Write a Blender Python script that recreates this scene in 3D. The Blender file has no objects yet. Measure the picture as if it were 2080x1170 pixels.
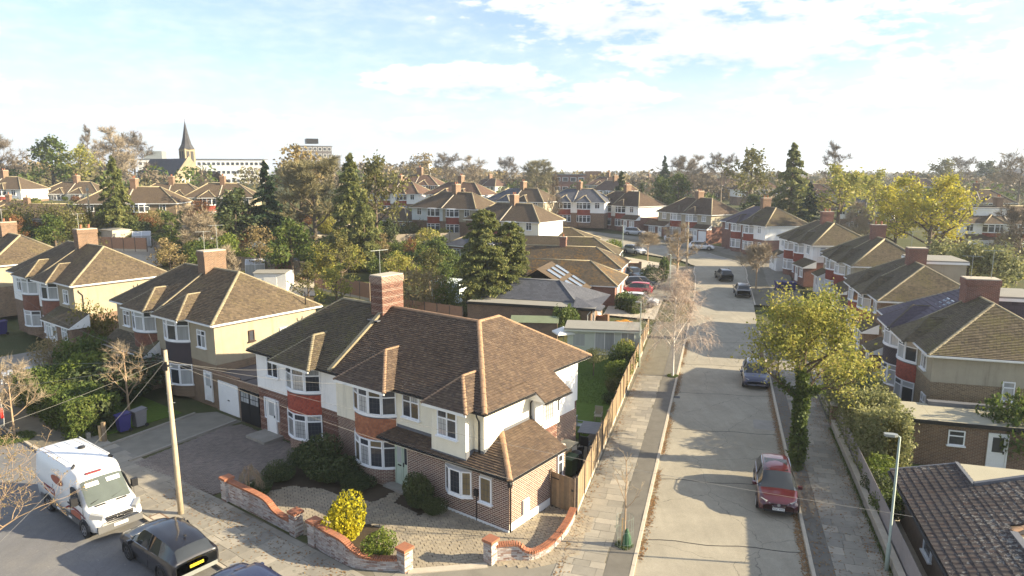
import bpy, math, random
import numpy as np
from mathutils import Matrix, Vector
R = math.radians
SC = bpy.context.scene
COL = SC.collection

# ------------------------------------------------------------------ camera
CAM_H, PITCH, FOC = 15.5, R(9.6), 1387.0
cam_d = bpy.data.cameras.new("camera"); cam = bpy.data.objects.new("camera", cam_d); COL.objects.link(cam)
cam_d.sensor_width = 36; cam_d.lens = 24.006; cam_d.clip_end = 6000; cam_d.clip_start = .3
cam.location = (0, 0, CAM_H); cam.rotation_euler = (R(90) - PITCH, 0, 0)
SC.camera = cam

# ------------------------------------------------------------------ light
SUN_AZ, SUN_EL = R(97), R(21)          # compass bearing from +Y towards +X, elevation
SKY_STRENGTH, SUN_STRENGTH, EXPOSURE = .15, 2.95, 2.36
sun_d = bpy.data.lights.new("sun", 'SUN'); sun = bpy.data.objects.new("sun", sun_d); COL.objects.link(sun)
sun_d.energy = SUN_STRENGTH; sun_d.angle = R(.53); sun_d.color = (1, .84, .58)
sun.location = (60, -20, 60)
sv = Vector((math.sin(SUN_AZ)*math.cos(SUN_EL), math.cos(SUN_AZ)*math.cos(SUN_EL), math.sin(SUN_EL)))
sun.rotation_euler = sv.to_track_quat('Z', 'Y').to_euler()
SC.view_settings.view_transform = 'Standard'; SC.view_settings.look = 'None'
SC.view_settings.exposure = EXPOSURE; SC.view_settings.gamma = 1
SC.view_settings.use_curve_mapping = False
SC.cycles.max_bounces = 6; SC.cycles.transparent_max_bounces = 6
SC.cycles.use_denoising = True

world = bpy.data.worlds.new("World"); SC.world = world; world.use_nodes = True

class NT:
    """small helper round a node tree"""
    def __init__(s, nt): s.nt = nt; s.nt.nodes.clear()
    def n(s, typ, ins=None, **kw):
        nd = s.nt.nodes.new(typ)
        for k, v in kw.items(): setattr(nd, k, v)
        if ins:
            for k, v in ins.items():
                sk = nd.inputs[k]
                if hasattr(v, 'is_output'): s.nt.links.new(v, sk)
                else:
                    if isinstance(v, tuple) and len(v) == 3 and sk.type == 'RGBA': v = (*v, 1)
                    sk.default_value = v
        return nd
    def m(s, op, a, b=0., c=0.):
        return s.n('ShaderNodeMath', {0: a, 1: b, 2: c}, operation=op).outputs[0]
    def smooth(s, x, lo, hi):
        return s.n('ShaderNodeMapRange', {0: x, 1: lo, 2: hi, 3: 0., 4: 1.}, interpolation_type='SMOOTHSTEP').outputs[0]
    def mix(s, f, a, b, blend='MIX'):
        nd = s.n('ShaderNodeMix', data_type='RGBA', blend_type=blend, clamp_factor=True)
        for i, v in ((0, f), (6, a), (7, b)):
            sk = nd.inputs[i]
            if hasattr(v, 'is_output'): s.nt.links.new(v, sk)
            else: sk.default_value = v if i == 0 else (*v[:3], 1)
        return nd.outputs[2]
    def ramp(s, f, cols):
        nd = s.n('ShaderNodeValToRGB', {0: f}); cr = nd.color_ramp
        while len(cr.elements) < len(cols): cr.elements.new(.5)
        for i, c in enumerate(cols):
            cr.elements[i].position = i/max(1, len(cols)-1); cr.elements[i].color = (*c, 1)
        return nd.outputs[0]
    def noise(s, vec, scale, detail=3., rough=.55):
        d = {'Scale': scale, 'Detail': detail, 'Roughness': rough}
        if vec is not None: d['Vector'] = vec
        return s.n('ShaderNodeTexNoise', d).outputs[0]

def build_world():
    T = NT(world.node_tree)
    sky = T.n('ShaderNodeTexSky', sky_type='NISHITA', sun_disc=False, sun_elevation=SUN_EL, sun_rotation=SUN_AZ,
              altitude=60., air_density=1., dust_density=1.2, ozone_density=1.6).outputs[0]
    d = T.n('ShaderNodeTexCoord').outputs['Generated']
    sx = T.n('ShaderNodeSeparateXYZ', {0: d})
    x, y, z = sx.outputs
    az = T.m('ARCTAN2', x, y); el = T.m('ARCSINE', z)
    v = T.n('ShaderNodeCombineXYZ', {0: T.m('MULTIPLY', az, 6.), 1: T.m('MULTIPLY', el, 17.), 2: 0.}).outputs[0]
    n1 = T.noise(v, 1.6, 6., .6); n2 = T.noise(v, 5.5, 5., .6)
    nz = T.m('ADD', T.m('MULTIPLY', T.m('SUBTRACT', n1, .5), 1.7), T.m('MULTIPLY', T.m('SUBTRACT', n2, .5), 1.0))
    # cloud banks: azimuth, elevation, half width, half height (radians)
    banks = [(.17, .232, .24, .066), (.33, .172, .22, .046), (-.055, .128, .15, .026), (.135, .105, .10, .022),
             (.62, .118, .16, .038), (.50, .088, .20, .022), (-.70, .092, .10, .026), (-.68, .155, .05, .022),
             (-.13, .062, .06, .017), (-.45, .066, .16, .020), (.57, .285, .16, .030), (.36, .205, .06, .02), (.60, .205, .03, .01),
             (1.2, .2, .3, .06), (-1.3, .22, .35, .06), (2.0, .16, .3, .04), (-2.1, .2, .4, .06), (2.9, .2, .35, .05), (-2.9, .3, .3, .06)]
    dens = None; shade = None
    for a, e, w, h in banks:
        dx = T.m('DIVIDE', T.m('SUBTRACT', az, a), w); dy = T.m('DIVIDE', T.m('SUBTRACT', el, e), h)
        q = T.m('SUBTRACT', 1., T.m('ADD', T.m('POWER', T.m('ABSOLUTE', dx), 2.), T.m('POWER', T.m('ABSOLUTE', dy), 2.)))
        q = T.m('MAXIMUM', q, -1.2)
        sh = T.m('MULTIPLY', T.smooth(T.m('ADD', dy, T.m('MULTIPLY', nz, .6)), .35, -.75), T.m('MAXIMUM', T.m('ADD', q, .5), 0.))
        dens = q if dens is None else T.m('MAXIMUM', dens, q)
        shade = sh if shade is None else T.m('MAXIMUM', shade, sh)
    cov = T.smooth(T.m('ADD', T.m('MULTIPLY', dens, .8), T.m('MULTIPLY', nz, 2.3)), -.35, .75)
    wisp = T.m('ADD', .18, T.m('MULTIPLY', T.smooth(nz, -.3, .6), .30))
    hz = T.smooth(el, .17, .0)
    cov = T.m('MAXIMUM', cov, wisp)
    W = (1.75, 1.76, 1.79)
    cc = T.mix(T.m('MULTIPLY', shade, .8), W, (1.14, 1.25, 1.42))
    base = T.mix(T.m('MULTIPLY', hz, .86), T.mix(1., sky, (.28, .305, .335), 'MULTIPLY'), (1.18, 1.32, 1.46))
    col = T.mix(cov, base, cc)
    bg = T.n('ShaderNodeBackground', {'Color': col, 'Strength': SKY_STRENGTH})
    out = T.n('ShaderNodeOutputWorld', {'Surface': bg.outputs[0]})
build_world()

# ------------------------------------------------------------------ materials
MATS = {}
def mat(name, fn):
    if name not in MATS:
        m = bpy.data.materials.new(name); m.use_nodes = True
        T = NT(m.node_tree); sh = fn(T)
        T.n('ShaderNodeOutputMaterial', {'Surface': sh})
        MATS[name] = m
    return MATS[name]
def bsdf(T, col, rough=.85, bump=None, bstr=.3, bdist=.02, spec=.3, **kw):
    d = {'Base Color': col, 'Roughness': rough, 'Specular IOR Level': spec}
    d.update(kw)
    if bump is not None:
        d['Normal'] = T.n('ShaderNodeBump', {'Height': bump, 'Strength': bstr, 'Distance': bdist}).outputs[0]
    return T.n('ShaderNodeBsdfPrincipled', d).outputs[0]
def objc(T): return T.n('ShaderNodeTexCoord').outputs['Object']
def pos(T): return T.n('ShaderNodeNewGeometry').outputs['Position']
def uv(T): return T.n('ShaderNodeTexCoord').outputs['UV']
def prand(T):
    a = T.n('ShaderNodeNewGeometry').outputs['Random Per Island']; b = T.n('ShaderNodeObjectInfo').outputs['Random']
    return T.m('FRACT', T.m('ADD', a, T.m('MULTIPLY', b, 7.31)))
def plain(name, col, rough=.7, var=.25, scale=3., bump=.15, spec=.3, fine=40., streak=0., **kw):
    """painted / rendered / concrete surface: base colour with broad and fine variation"""
    def f(T):
        p = pos(T)
        n = T.noise(p, scale, 5., .6); g = T.noise(p, fine, 2.)
        k = T.m('ADD', T.m('MULTIPLY', n, var*2), 1-var)
        k = T.m('MULTIPLY', k, T.m('ADD', T.m('MULTIPLY', g, .3), .85))
        if streak:
            sn = T.noise(T.n('ShaderNodeMapping', {'Vector': p, 'Scale': (2.6, 2.6, .22)}).outputs[0], 1., 5., .7)
            k = T.m('MULTIPLY', k, T.m('SUBTRACT', 1., T.m('MULTIPLY', T.smooth(sn, .5, .78), streak)))
        c = T.mix(1., col, T.n('ShaderNodeCombineColor', {0: k, 1: k, 2: k}).outputs[0], 'MULTIPLY')
        return bsdf(T, c, rough, g, bump, .01, spec, **kw)
    return mat(name, f)
def pieces(name, cols, rough=.85, var=.3, scale=6., spot=None, spot_amt=.62, bump=.25, spec=.25, spscale=9.):
    """bricks, tiles, slabs: one colour per piece with grain, optional lichen"""
    def f(T):
        p = pos(T)
        c = T.ramp(prand(T), cols)
        n = T.noise(p, scale, 5., .65)
        k = T.m('ADD', T.m('MULTIPLY', n, var*2), 1-var); k = T.m('MULTIPLY', k, T.m('ADD', T.m('MULTIPLY', T.noise(p, .42, 4., .65), .7), .65))
        c = T.mix(1., c, T.n('ShaderNodeCombineColor', {0: k, 1: k, 2: k}).outputs[0], 'MULTIPLY')
        if spot:
            s = T.smooth(T.m('ADD', T.noise(p, spscale, 4., .7), T.m('MULTIPLY', T.m('SUBTRACT', T.noise(p, .5, 2.), .5), .5)), spot_amt, spot_amt+.07)
            c = T.mix(T.m('MULTIPLY', s, .8), c, spot)
        return bsdf(T, c, rough, T.noise(p, 60., 3.), bump, .006, spec)
    return mat(name, f)
def brickmat(name, c1, c2, mortar, bw=.225, bh=.075, ms=.008, stain=.35, off=.5):
    def f(T):
        b = T.n('ShaderNodeTexBrick', {'Vector': uv(T), 'Color1': c1, 'Color2': c2, 'Mortar': mortar, 'Scale': 1., 'Mortar Size': ms,
                                       'Mortar Smooth': .1, 'Bias': -.1, 'Brick Width': bw, 'Row Height': bh}, offset=off)
        p = pos(T); n = T.noise(p, 1.1, 5., .65); g = T.noise(p, 22., 3.)
        k = T.m('ADD', T.m('MULTIPLY', n, stain*2), 1-stain); k = T.m('MULTIPLY', k, T.m('ADD', T.m('MULTIPLY', g, .5), .75))
        c = T.mix(1., b.outputs[0], T.n('ShaderNodeCombineColor', {0: k, 1: k, 2: k}).outputs[0], 'MULTIPLY')
        return bsdf(T, c, .9, T.m('SUBTRACT', 1., b.outputs[1]), .5, .01, .2)
    return mat(name, f)
def rooftex(name, c1, c2, moss=(.09, .085, .03), amt=.62, lichen=None, tw=.17, th=.1):
    def f(T):
        b = T.n('ShaderNodeTexBrick', {'Vector': uv(T), 'Color1': c1, 'Color2': c2, 'Mortar': tuple(v*.35 for v in c1), 'Scale': 1., 'Mortar Size': .006,
                                       'Mortar Smooth': .2, 'Brick Width': tw, 'Row Height': th}, offset=.5)
        p = pos(T); n = T.noise(p, .7, 5., .7); g = T.noise(p, 14., 4., .7)
        k = T.m('ADD', T.m('MULTIPLY', n, .6), .7)
        c = T.mix(1., b.outputs[0], T.n('ShaderNodeCombineColor', {0: k, 1: k, 2: k}).outputs[0], 'MULTIPLY')
        c = T.mix(T.m('MULTIPLY', T.smooth(T.m('ADD', T.m('MULTIPLY', g, .7), T.m('MULTIPLY', n, .35)), amt, amt+.12), .85), c, moss)
        if lichen: c = T.mix(T.smooth(T.noise(p, 7., 4., .75), .67, .71), c, lichen)
        return bsdf(T, c, .9, T.m('SUBTRACT', 1., b.outputs[1]), .6, .012, .2)
    return mat(name, f)
def leafm(name, cols, trans=.35, clump=.5, rough=.6):
    def f(T):
        p = pos(T)
        r = T.m('ADD', T.m('MULTIPLY', T.n('ShaderNodeNewGeometry').outputs['Random Per Island'], .62),
                T.m('MULTIPLY', T.m('SUBTRACT', T.noise(p, clump, 3.), .5), .9))
        c = T.ramp(T.m('ADD', r, .19), cols)
        a = bsdf(T, c, rough, spec=.25)
        b = T.n('ShaderNodeBsdfTranslucent', {'Color': c}).outputs[0]
        return T.n('ShaderNodeMixShader', {0: trans, 1: a, 2: b}).outputs[0]
    return mat(name, f)
def glassm(name, col, rough=.04, var=.5):
    def f(T):
        r = T.n('ShaderNodeObjectInfo').outputs['Random']; p = objc(T)
        n = T.noise(T.n('ShaderNodeMapping', {'Vector': p, 'Scale': (9., 9., .5)}).outputs[0], 1., 3., .6) if col[0] > .1 else T.noise(p, 1.7, 2.)
        k = T.m('ADD', T.m('MULTIPLY', T.m('ADD', T.m('MULTIPLY', r, .5), T.m('MULTIPLY', n, .6)), var*2), 1-var)
        c = T.mix(1., col, T.n('ShaderNodeCombineColor', {0: k, 1: k, 2: k}).outputs[0], 'MULTIPLY')
        return bsdf(T, c, rough, T.noise(p, 1.5, 1.), .02, .02, .6)
    return mat(name, f)
def carpaint(name, col, coat=1.):
    return mat(name, lambda T: bsdf(T, col, .3, spec=.5, **{'Coat Weight': coat, 'Coat Roughness': .03, 'Metallic': .08}))

M = {}
M['white'] = plain('white_paint', (.80, .80, .78), .55, .08, 2., .05)
M['upvc'] = plain('white_window_frame', (.82, .83, .84), .35, .06, 2., .03, .4)
M['cream'] = plain('cream_render', (.80, .75, .61), .85, .1, 1.2, .25, .2, streak=.22)
M['whiter'] = plain('white_render', (.83, .82, .79), .85, .1, 1.2, .25, .2, streak=.22)
M['pebble'] = plain('ochre_pebbledash', (.36, .31, .225), .95, .2, 1., .6, .1, 60., streak=.28)
M['pebble2'] = plain('buff_pebbledash', (.38, .34, .26), .95, .22, 1., .6, .1, 60., streak=.28)
M['brown'] = plain('dark_brown_board', (.05, .03, .025), .6)
M['black'] = plain('black_plastic', (.02, .02, .022), .4, .2)
M['lead'] = plain('grey_lead', (.13, .135, .15), .6, .2)
M['leading'] = plain('window_leading', (.07, .07, .08), .5, .1)
M['mortar'] = plain('pale_mortar', (.60, .53, .44), .95, .15)
M['mortarw'] = plain('whitened_mortar', (.44, .40, .34), .95, .3, 3.)
M['sage'] = plain('sage_green_paint', (.47, .55, .45), .5, .08)
M['timber'] = pieces('weathered_timber', [(.27, .195, .12), (.21, .16, .105), (.33, .24, .15), (.25, .19, .125), (.19, .15, .105)], .9, .35, 5., (.15, .13, .09), .66, .4, .1, 2.5)
M['timberd'] = plain('dark_weathered_timber', (.17, .13, .10), .9, .3, 5., .5, .1)
M['timberr'] = plain('reddish_fence_timber', (.34, .20, .13), .9, .25, 5., .4, .1)
M['timberl'] = plain('pale_timber', (.48, .34, .18), .85, .2, 5., .4, .1)
M['concrete'] = plain('pale_concrete', (.46, .41, .33), .95, .25, 2.5, .4, .1)
M['concreted'] = plain('old_concrete', (.29, .27, .235), .95, .3, 1.5, .4, .1)
M['felt'] = plain('grey_roof_felt', (.27, .26, .23), .95, .15, 1.3, .4, .1)
M['felty'] = plain('beige_roof_felt', (.36, .335, .255), .95, .12, 1., .4, .1)
M['darkfelt'] = plain('dark_roof_felt', (.11, .105, .11), .95, .15, 1.3, .4, .1)
M['greenfelt'] = plain('green_shed_felt', (.17, .20, .13), .95, .2, 1.3, .4, .1)
M['sagewall'] = plain('pale_green_cladding', (.58, .62, .55), .6, .08)
M['bluewall'] = plain('pale_blue_render', (.60, .66, .68), .8, .08)
M['steel'] = plain('galvanised_steel', (.36, .38, .36), .45, .15, **{'Metallic': .5})
M['lampgreen'] = plain('greenish_lamp_post_paint', (.30, .36, .31), .5, .1)
M['birchtwig'] = plain('pinkish_birch_twig', (.50, .40, .32), .95, .2, 3., .2, .1)
M['pole'] = plain('weathered_pole_wood', (.42, .35, .25), .9, .3, 6., .4, .1)
M['wire'] = plain('pale_grey_cable', (.22, .215, .20), .7, .1)
M['brick_main'] = brickmat('red_brown_brick', (.20, .10, .07), (.13, .068, .052), (.50, .43, .35), ms=.011)
M['brick_yel'] = brickmat('yellow_brown_brick', (.22, .135, .08), (.12, .075, .05), (.36, .30, .22), ms=.010)
M['brick_buff'] = brickmat('buff_stock_brick', (.25, .175, .10), (.14, .095, .06), (.38, .32, .23), ms=.010)
M['brick_or'] = brickmat('orange_brown_brick', (.20, .115, .07), (.13, .075, .05), (.31, .26, .20), ms=.009)
M['brick_dk'] = brickmat('dark_red_brick', (.21, .085, .06), (.15, .065, .05), (.30, .25, .21))
M['tile_dk'] = rooftex('dark_brown_roof_tile', (.085, .062, .05), (.06, .045, .038))
M['tile_br'] = rooftex('mossy_brown_roof_tile', (.112, .082, .055), (.085, .064, .045), (.145, .12, .05), .60)
M['tile_rd'] = rooftex('red_brown_roof_tile', (.13, .08, .058), (.10, .065, .05), amt=.7)
M['tile_sl'] = rooftex('blue_grey_slate', (.10, .105, .125), (.075, .08, .095), amt=.75, tw=.3, th=.22)
M['tile_pu'] = rooftex('purple_grey_roof_tile', (.10, .085, .10), (.075, .065, .08), amt=.78, tw=.33, th=.3)
M['tile_or'] = rooftex('ochre_stained_roof_tile', (.13, .10, .07), (.10, .075, .055), (.23, .13, .04), .56)
M['hang_red'] = rooftex('red_hung_tile', (.30, .075, .05), (.24, .06, .045), amt=.9)
M['ridge'] = pieces('orange_ridge_tile', [(.30, .19, .12), (.36, .22, .13), (.26, .18, .12)], spot=(.12, .11, .06))
M['ridged'] = pieces('dark_ridge_tile', [(.10, .085, .06), (.13, .11, .075), (.085, .07, .05)], spot=(.14, .13, .06))
M['ridgec'] = pieces('weathered_ridge_tile', [(.28, .24, .16), (.33, .28, .18), (.24, .20, .13)], spot=(.10, .10, .06))
M['p_roof'] = pieces('brown_clay_roof_tiles', [(.105, .074, .053), (.13, .092, .065), (.085, .061, .047), (.118, .082, .058), (.156, .113, .078)], .9, .25, 3., (.42, .39, .33), .70, spscale=9.)
M['p_roofm'] = pieces('mossy_grey_roof_tiles', [(.105, .082, .055), (.13, .105, .07), (.085, .068, .05), (.15, .115, .075)], .95, .3, 3., (.155, .135, .05), .55)
M['p_roofl'] = pieces('left_pair_mossy_roof_tiles', [(.12, .091, .062), (.155, .118, .078), (.088, .068, .05), (.17, .13, .086)], .95, .3, 3., (.20, .165, .075), .59)
M['p_roofd'] = pieces('dark_mossy_roof_tiles', [(.125, .10, .068), (.165, .132, .088), (.09, .074, .054), (.14, .112, .074)], .95, .3, 3., (.155, .135, .06), .54)
M['p_rooforange'] = pieces('ochre_lichened_roof_tiles', [(.11, .088, .062), (.14, .112, .078), (.09, .072, .054), (.15, .115, .075)], .95, .3, 3., (.26, .15, .05), .52, spscale=3.)
M['p_roofpu'] = pieces('purple_grey_interlocking_tiles', [(.105, .088, .105), (.12, .10, .118), (.09, .078, .09)], .8, .15)
M['p_pan'] = pieces('old_brown_interlocking_tiles', [(.062, .054, .052), (.074, .062, .058), (.052, .046, .046), (.085, .06, .052)], .95, .3, 4., (.24, .235, .215), .60, spscale=8.)
M['p_hung'] = pieces('orange_hung_tiles', [(.37, .15, .08), (.43, .18, .095), (.30, .12, .07), (.40, .155, .08)], .85, .25)
M['p_hungr'] = pieces('red_hung_tiles', [(.31, .075, .05), (.37, .09, .06), (.24, .06, .045), (.33, .08, .052)], .85, .25)
M['p_hungb'] = pieces('brown_hung_tiles', [(.19, .085, .055), (.23, .10, .065), (.15, .07, .05)], .8, .15)
M['p_hungd'] = pieces('dark_hung_tiles', [(.06, .05, .055), (.075, .06, .065)], .8, .15)
M['p_brick'] = pieces('red_brown_bricks', [(.14, .068, .052), (.175, .085, .062), (.10, .05, .042), (.20, .10, .072), (.12, .06, .048)], .9, .2)
M['p_brickw'] = pieces('flaking_whitewashed_bricks', [(.36, .33, .32), (.48, .45, .43), (.22, .13, .105), (.40, .37, .36), (.54, .51, .48), (.30, .20, .16)], .9, .3, 9., (.17, .11, .085), .60)
M['p_coping'] = pieces('orange_coping_bricks', [(.30, .125, .07), (.35, .15, .085), (.25, .105, .065)], .9, .35, 14., (.16, .10, .07), .60)
M['p_slab'] = pieces('concrete_paving_slabs', [(.255, .235, .195), (.30, .275, .225), (.22, .205, .175), (.27, .25, .205), (.36, .325, .265)], .95, .22, 2.5, (.16, .155, .12), .66, spscale=2.5)
M['p_block'] = pieces('block_paving', [(.30, .255, .19), (.345, .295, .215), (.26, .225, .175), (.33, .28, .205)], .95, .2, 4.)
M['p_blockr'] = pieces('red_grey_block_paving', [(.19, .165, .145), (.225, .19, .165), (.16, .14, .125)], .95, .2, 4.)
M['glass'] = glassm('window_glass', (.045, .05, .06))
M['glassn'] = glassm('net_curtained_glass', (.36, .37, .37), .06, .55)
M['glassw'] = glassm('warm_curtained_glass', (.15, .12, .07), .06, .4)
M['glasscar'] = glassm('tinted_car_glass', (.028, .032, .036), .03, .3)
M['tyre'] = plain('tyre_rubber', (.018, .018, .019), .85, .15)
M['alloy'] = mat('alloy_wheel', lambda T: bsdf(T, (.45, .45, .46), .3, spec=.5, Metallic=.8))
M['alloyd'] = mat('dark_alloy_wheel', lambda T: bsdf(T, (.09, .09, .095), .3, spec=.5, Metallic=.7))
M['chrome'] = mat('bright_metal_trim', lambda T: bsdf(T, (.7, .7, .72), .15, spec=.5, Metallic=1.))
M['glassvan'] = glassm('van_windscreen', (.085, .10, .09), .04, .4)
M['lamp'] = mat('clear_headlamp', lambda T: bsdf(T, (.28, .29, .30), .1, spec=.6))
M['red_lamp'] = mat('red_rear_lamp', lambda T: bsdf(T, (.45, .02, .015), .15, spec=.6))
M['plate_y'] = plain('yellow_number_plate', (.85, .62, .04), .4, .03)
M['plate_w'] = plain('white_number_plate', (.80, .80, .78), .4, .03)
M['soil'] = plain('dark_soil', (.075, .058, .04), 1., .3, 2., .5, .1)
M['bark'] = plain('tree_bark', (.13, .10, .075), .95, .3, 4., .5, .1)
M['barkl'] = plain('pale_twig_bark', (.36, .26, .17), .95, .25, 4., .3, .1)
M['birch'] = plain('white_birch_bark', (.58, .54, .48), .8, .25, 6., .2, .1)
M['twig'] = plain('brown_winter_twig', (.17, .14, .105), .95, .25, 3., .2, .1)
M['twigo'] = plain('olive_winter_twig', (.21, .19, .10), .95, .25, 3., .2, .1)
M['twigb'] = plain('buff_winter_twig', (.31, .255, .18), .95, .2, 3., .2, .1)
M['l_yel'] = leafm('yellow_green_leaf', [(.13, .16, .035), (.25, .265, .055), (.37, .345, .08), (.43, .33, .09)], .42, .45)
M['l_gold'] = leafm('golden_oak_leaf', [(.17, .18, .028), (.33, .32, .038), (.50, .44, .05), (.44, .34, .05)], .42, .25)
M['l_oliv'] = leafm('olive_green_leaf', [(.055, .065, .02), (.105, .11, .03), (.165, .155, .045), (.21, .175, .06)], .35, .35)
M['l_grn'] = leafm('mid_green_leaf', [(.04, .068, .016), (.075, .115, .024), (.12, .155, .036), (.19, .205, .05)], .35, .5)
M['l_brt'] = leafm('bright_green_leaf', [(.06, .10, .02), (.12, .17, .03), (.19, .23, .04), (.26, .27, .05)], .4, .6)
M['l_dk'] = leafm('dark_evergreen_leaf', [(.03, .048, .02), (.055, .078, .03), (.095, .118, .044), (.15, .16, .062)], .25, .6)
M['l_con'] = leafm('conifer_spray', [(.07, .10, .034), (.13, .155, .05), (.205, .215, .07), (.30, .28, .10)], .38, .5)
M['l_fir'] = leafm('dark_fir_needle', [(.016, .036, .018), (.034, .062, .028), (.065, .095, .04)], .2, .4)
M['l_rust'] = leafm('rusty_brown_leaf', [(.13, .06, .025), (.20, .095, .04), (.26, .14, .06)], .35, .4)
M['l_ochre'] = leafm('ochre_winter_leaf', [(.16, .12, .055), (.25, .19, .085), (.31, .24, .11), (.22, .19, .08)], .35, .4)
M['l_silv'] = leafm('silvery_green_leaf', [(.10, .12, .045), (.18, .195, .075), (.28, .28, .12), (.36, .34, .16)], .38, .8)
M['l_lemon'] = leafm('lemon_yellow_leaf', [(.22, .22, .02), (.48, .42, .02), (.66, .56, .035)], .4, 1.5)
M['l_lit'] = leafm('fallen_leaf', [(.20, .11, .045), (.30, .17, .07), (.15, .09, .045), (.34, .25, .10)], .1, 1.)
M['lawn'] = mat('lawn_grass', lambda T: bsdf(T, T.ramp(T.noise(pos(T), 3., 6., .7), [(.055, .10, .018), (.10, .155, .028), (.15, .195, .05)]), .95, T.noise(pos(T), 90., 2.), .8, .04, .1))
M['lawnb'] = mat('sunlit_lawn_grass', lambda T: bsdf(T, T.ramp(T.noise(pos(T), 3., 6., .7), [(.08, .12, .015), (.13, .18, .025), (.19, .22, .03)]), .95, T.noise(pos(T), 90., 2.), .8, .04, .1))  # brighter copy of the lawn greens, with the sunlight put into the colour

# ------------------------------------------------------------------ mesh helpers
def props(o, label=None, cat=None, group=None, kind=None):
    if label: o['label'] = label
    if cat: o['category'] = cat
    if group: o['group'] = group
    if kind: o['kind'] = kind
    return o
def link(o, parent=None, loc=None, rz=None):
    COL.objects.link(o)
    if parent is not None: o.parent = parent
    if loc is not None: o.location = loc
    if rz is not None: o.rotation_euler = (0, 0, rz)
    return o
def empty(name, loc=(0, 0, 0), rz=0, label=None, cat=None, group=None):
    o = bpy.data.objects.new(name, None); o.empty_display_size = .5
    link(o, None, loc, rz); return props(o, label, cat, group)
def meshobj(name, me, parent=None, loc=None, rz=None):
    return link(bpy.data.objects.new(name, me), parent, loc, rz)
def uvbox(me):
    n = len(me.polygons)
    if not n: return
    nor = np.zeros(n*3); me.polygons.foreach_get('normal', nor); nor = nor.reshape(-1, 3)
    tot = np.zeros(n, int); me.polygons.foreach_get('loop_total', tot)
    vi = np.zeros(len(me.loops), int); me.loops.foreach_get('vertex_index', vi)
    co = np.zeros(len(me.vertices)*3); me.vertices.foreach_get('co', co); co = co.reshape(-1, 3)[vi]
    flat = np.abs(nor[:, 2]) > .95
    t = np.stack([-nor[:, 1], nor[:, 0], np.zeros(n)], 1); l = np.linalg.norm(t, axis=1, keepdims=True); t = t/np.maximum(l, 1e-9)
    t[flat] = (1, 0, 0); b = np.cross(nor, t); b[flat] = (0, 1, 0)
    t = np.repeat(t, tot, 0); b = np.repeat(b, tot, 0)
    u = np.stack([(co*t).sum(1), (co*b).sum(1)], 1).astype(np.float32)
    lay = me.uv_layers.new(name="UVMap"); lay.data.foreach_set('uv', u.ravel())
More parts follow.
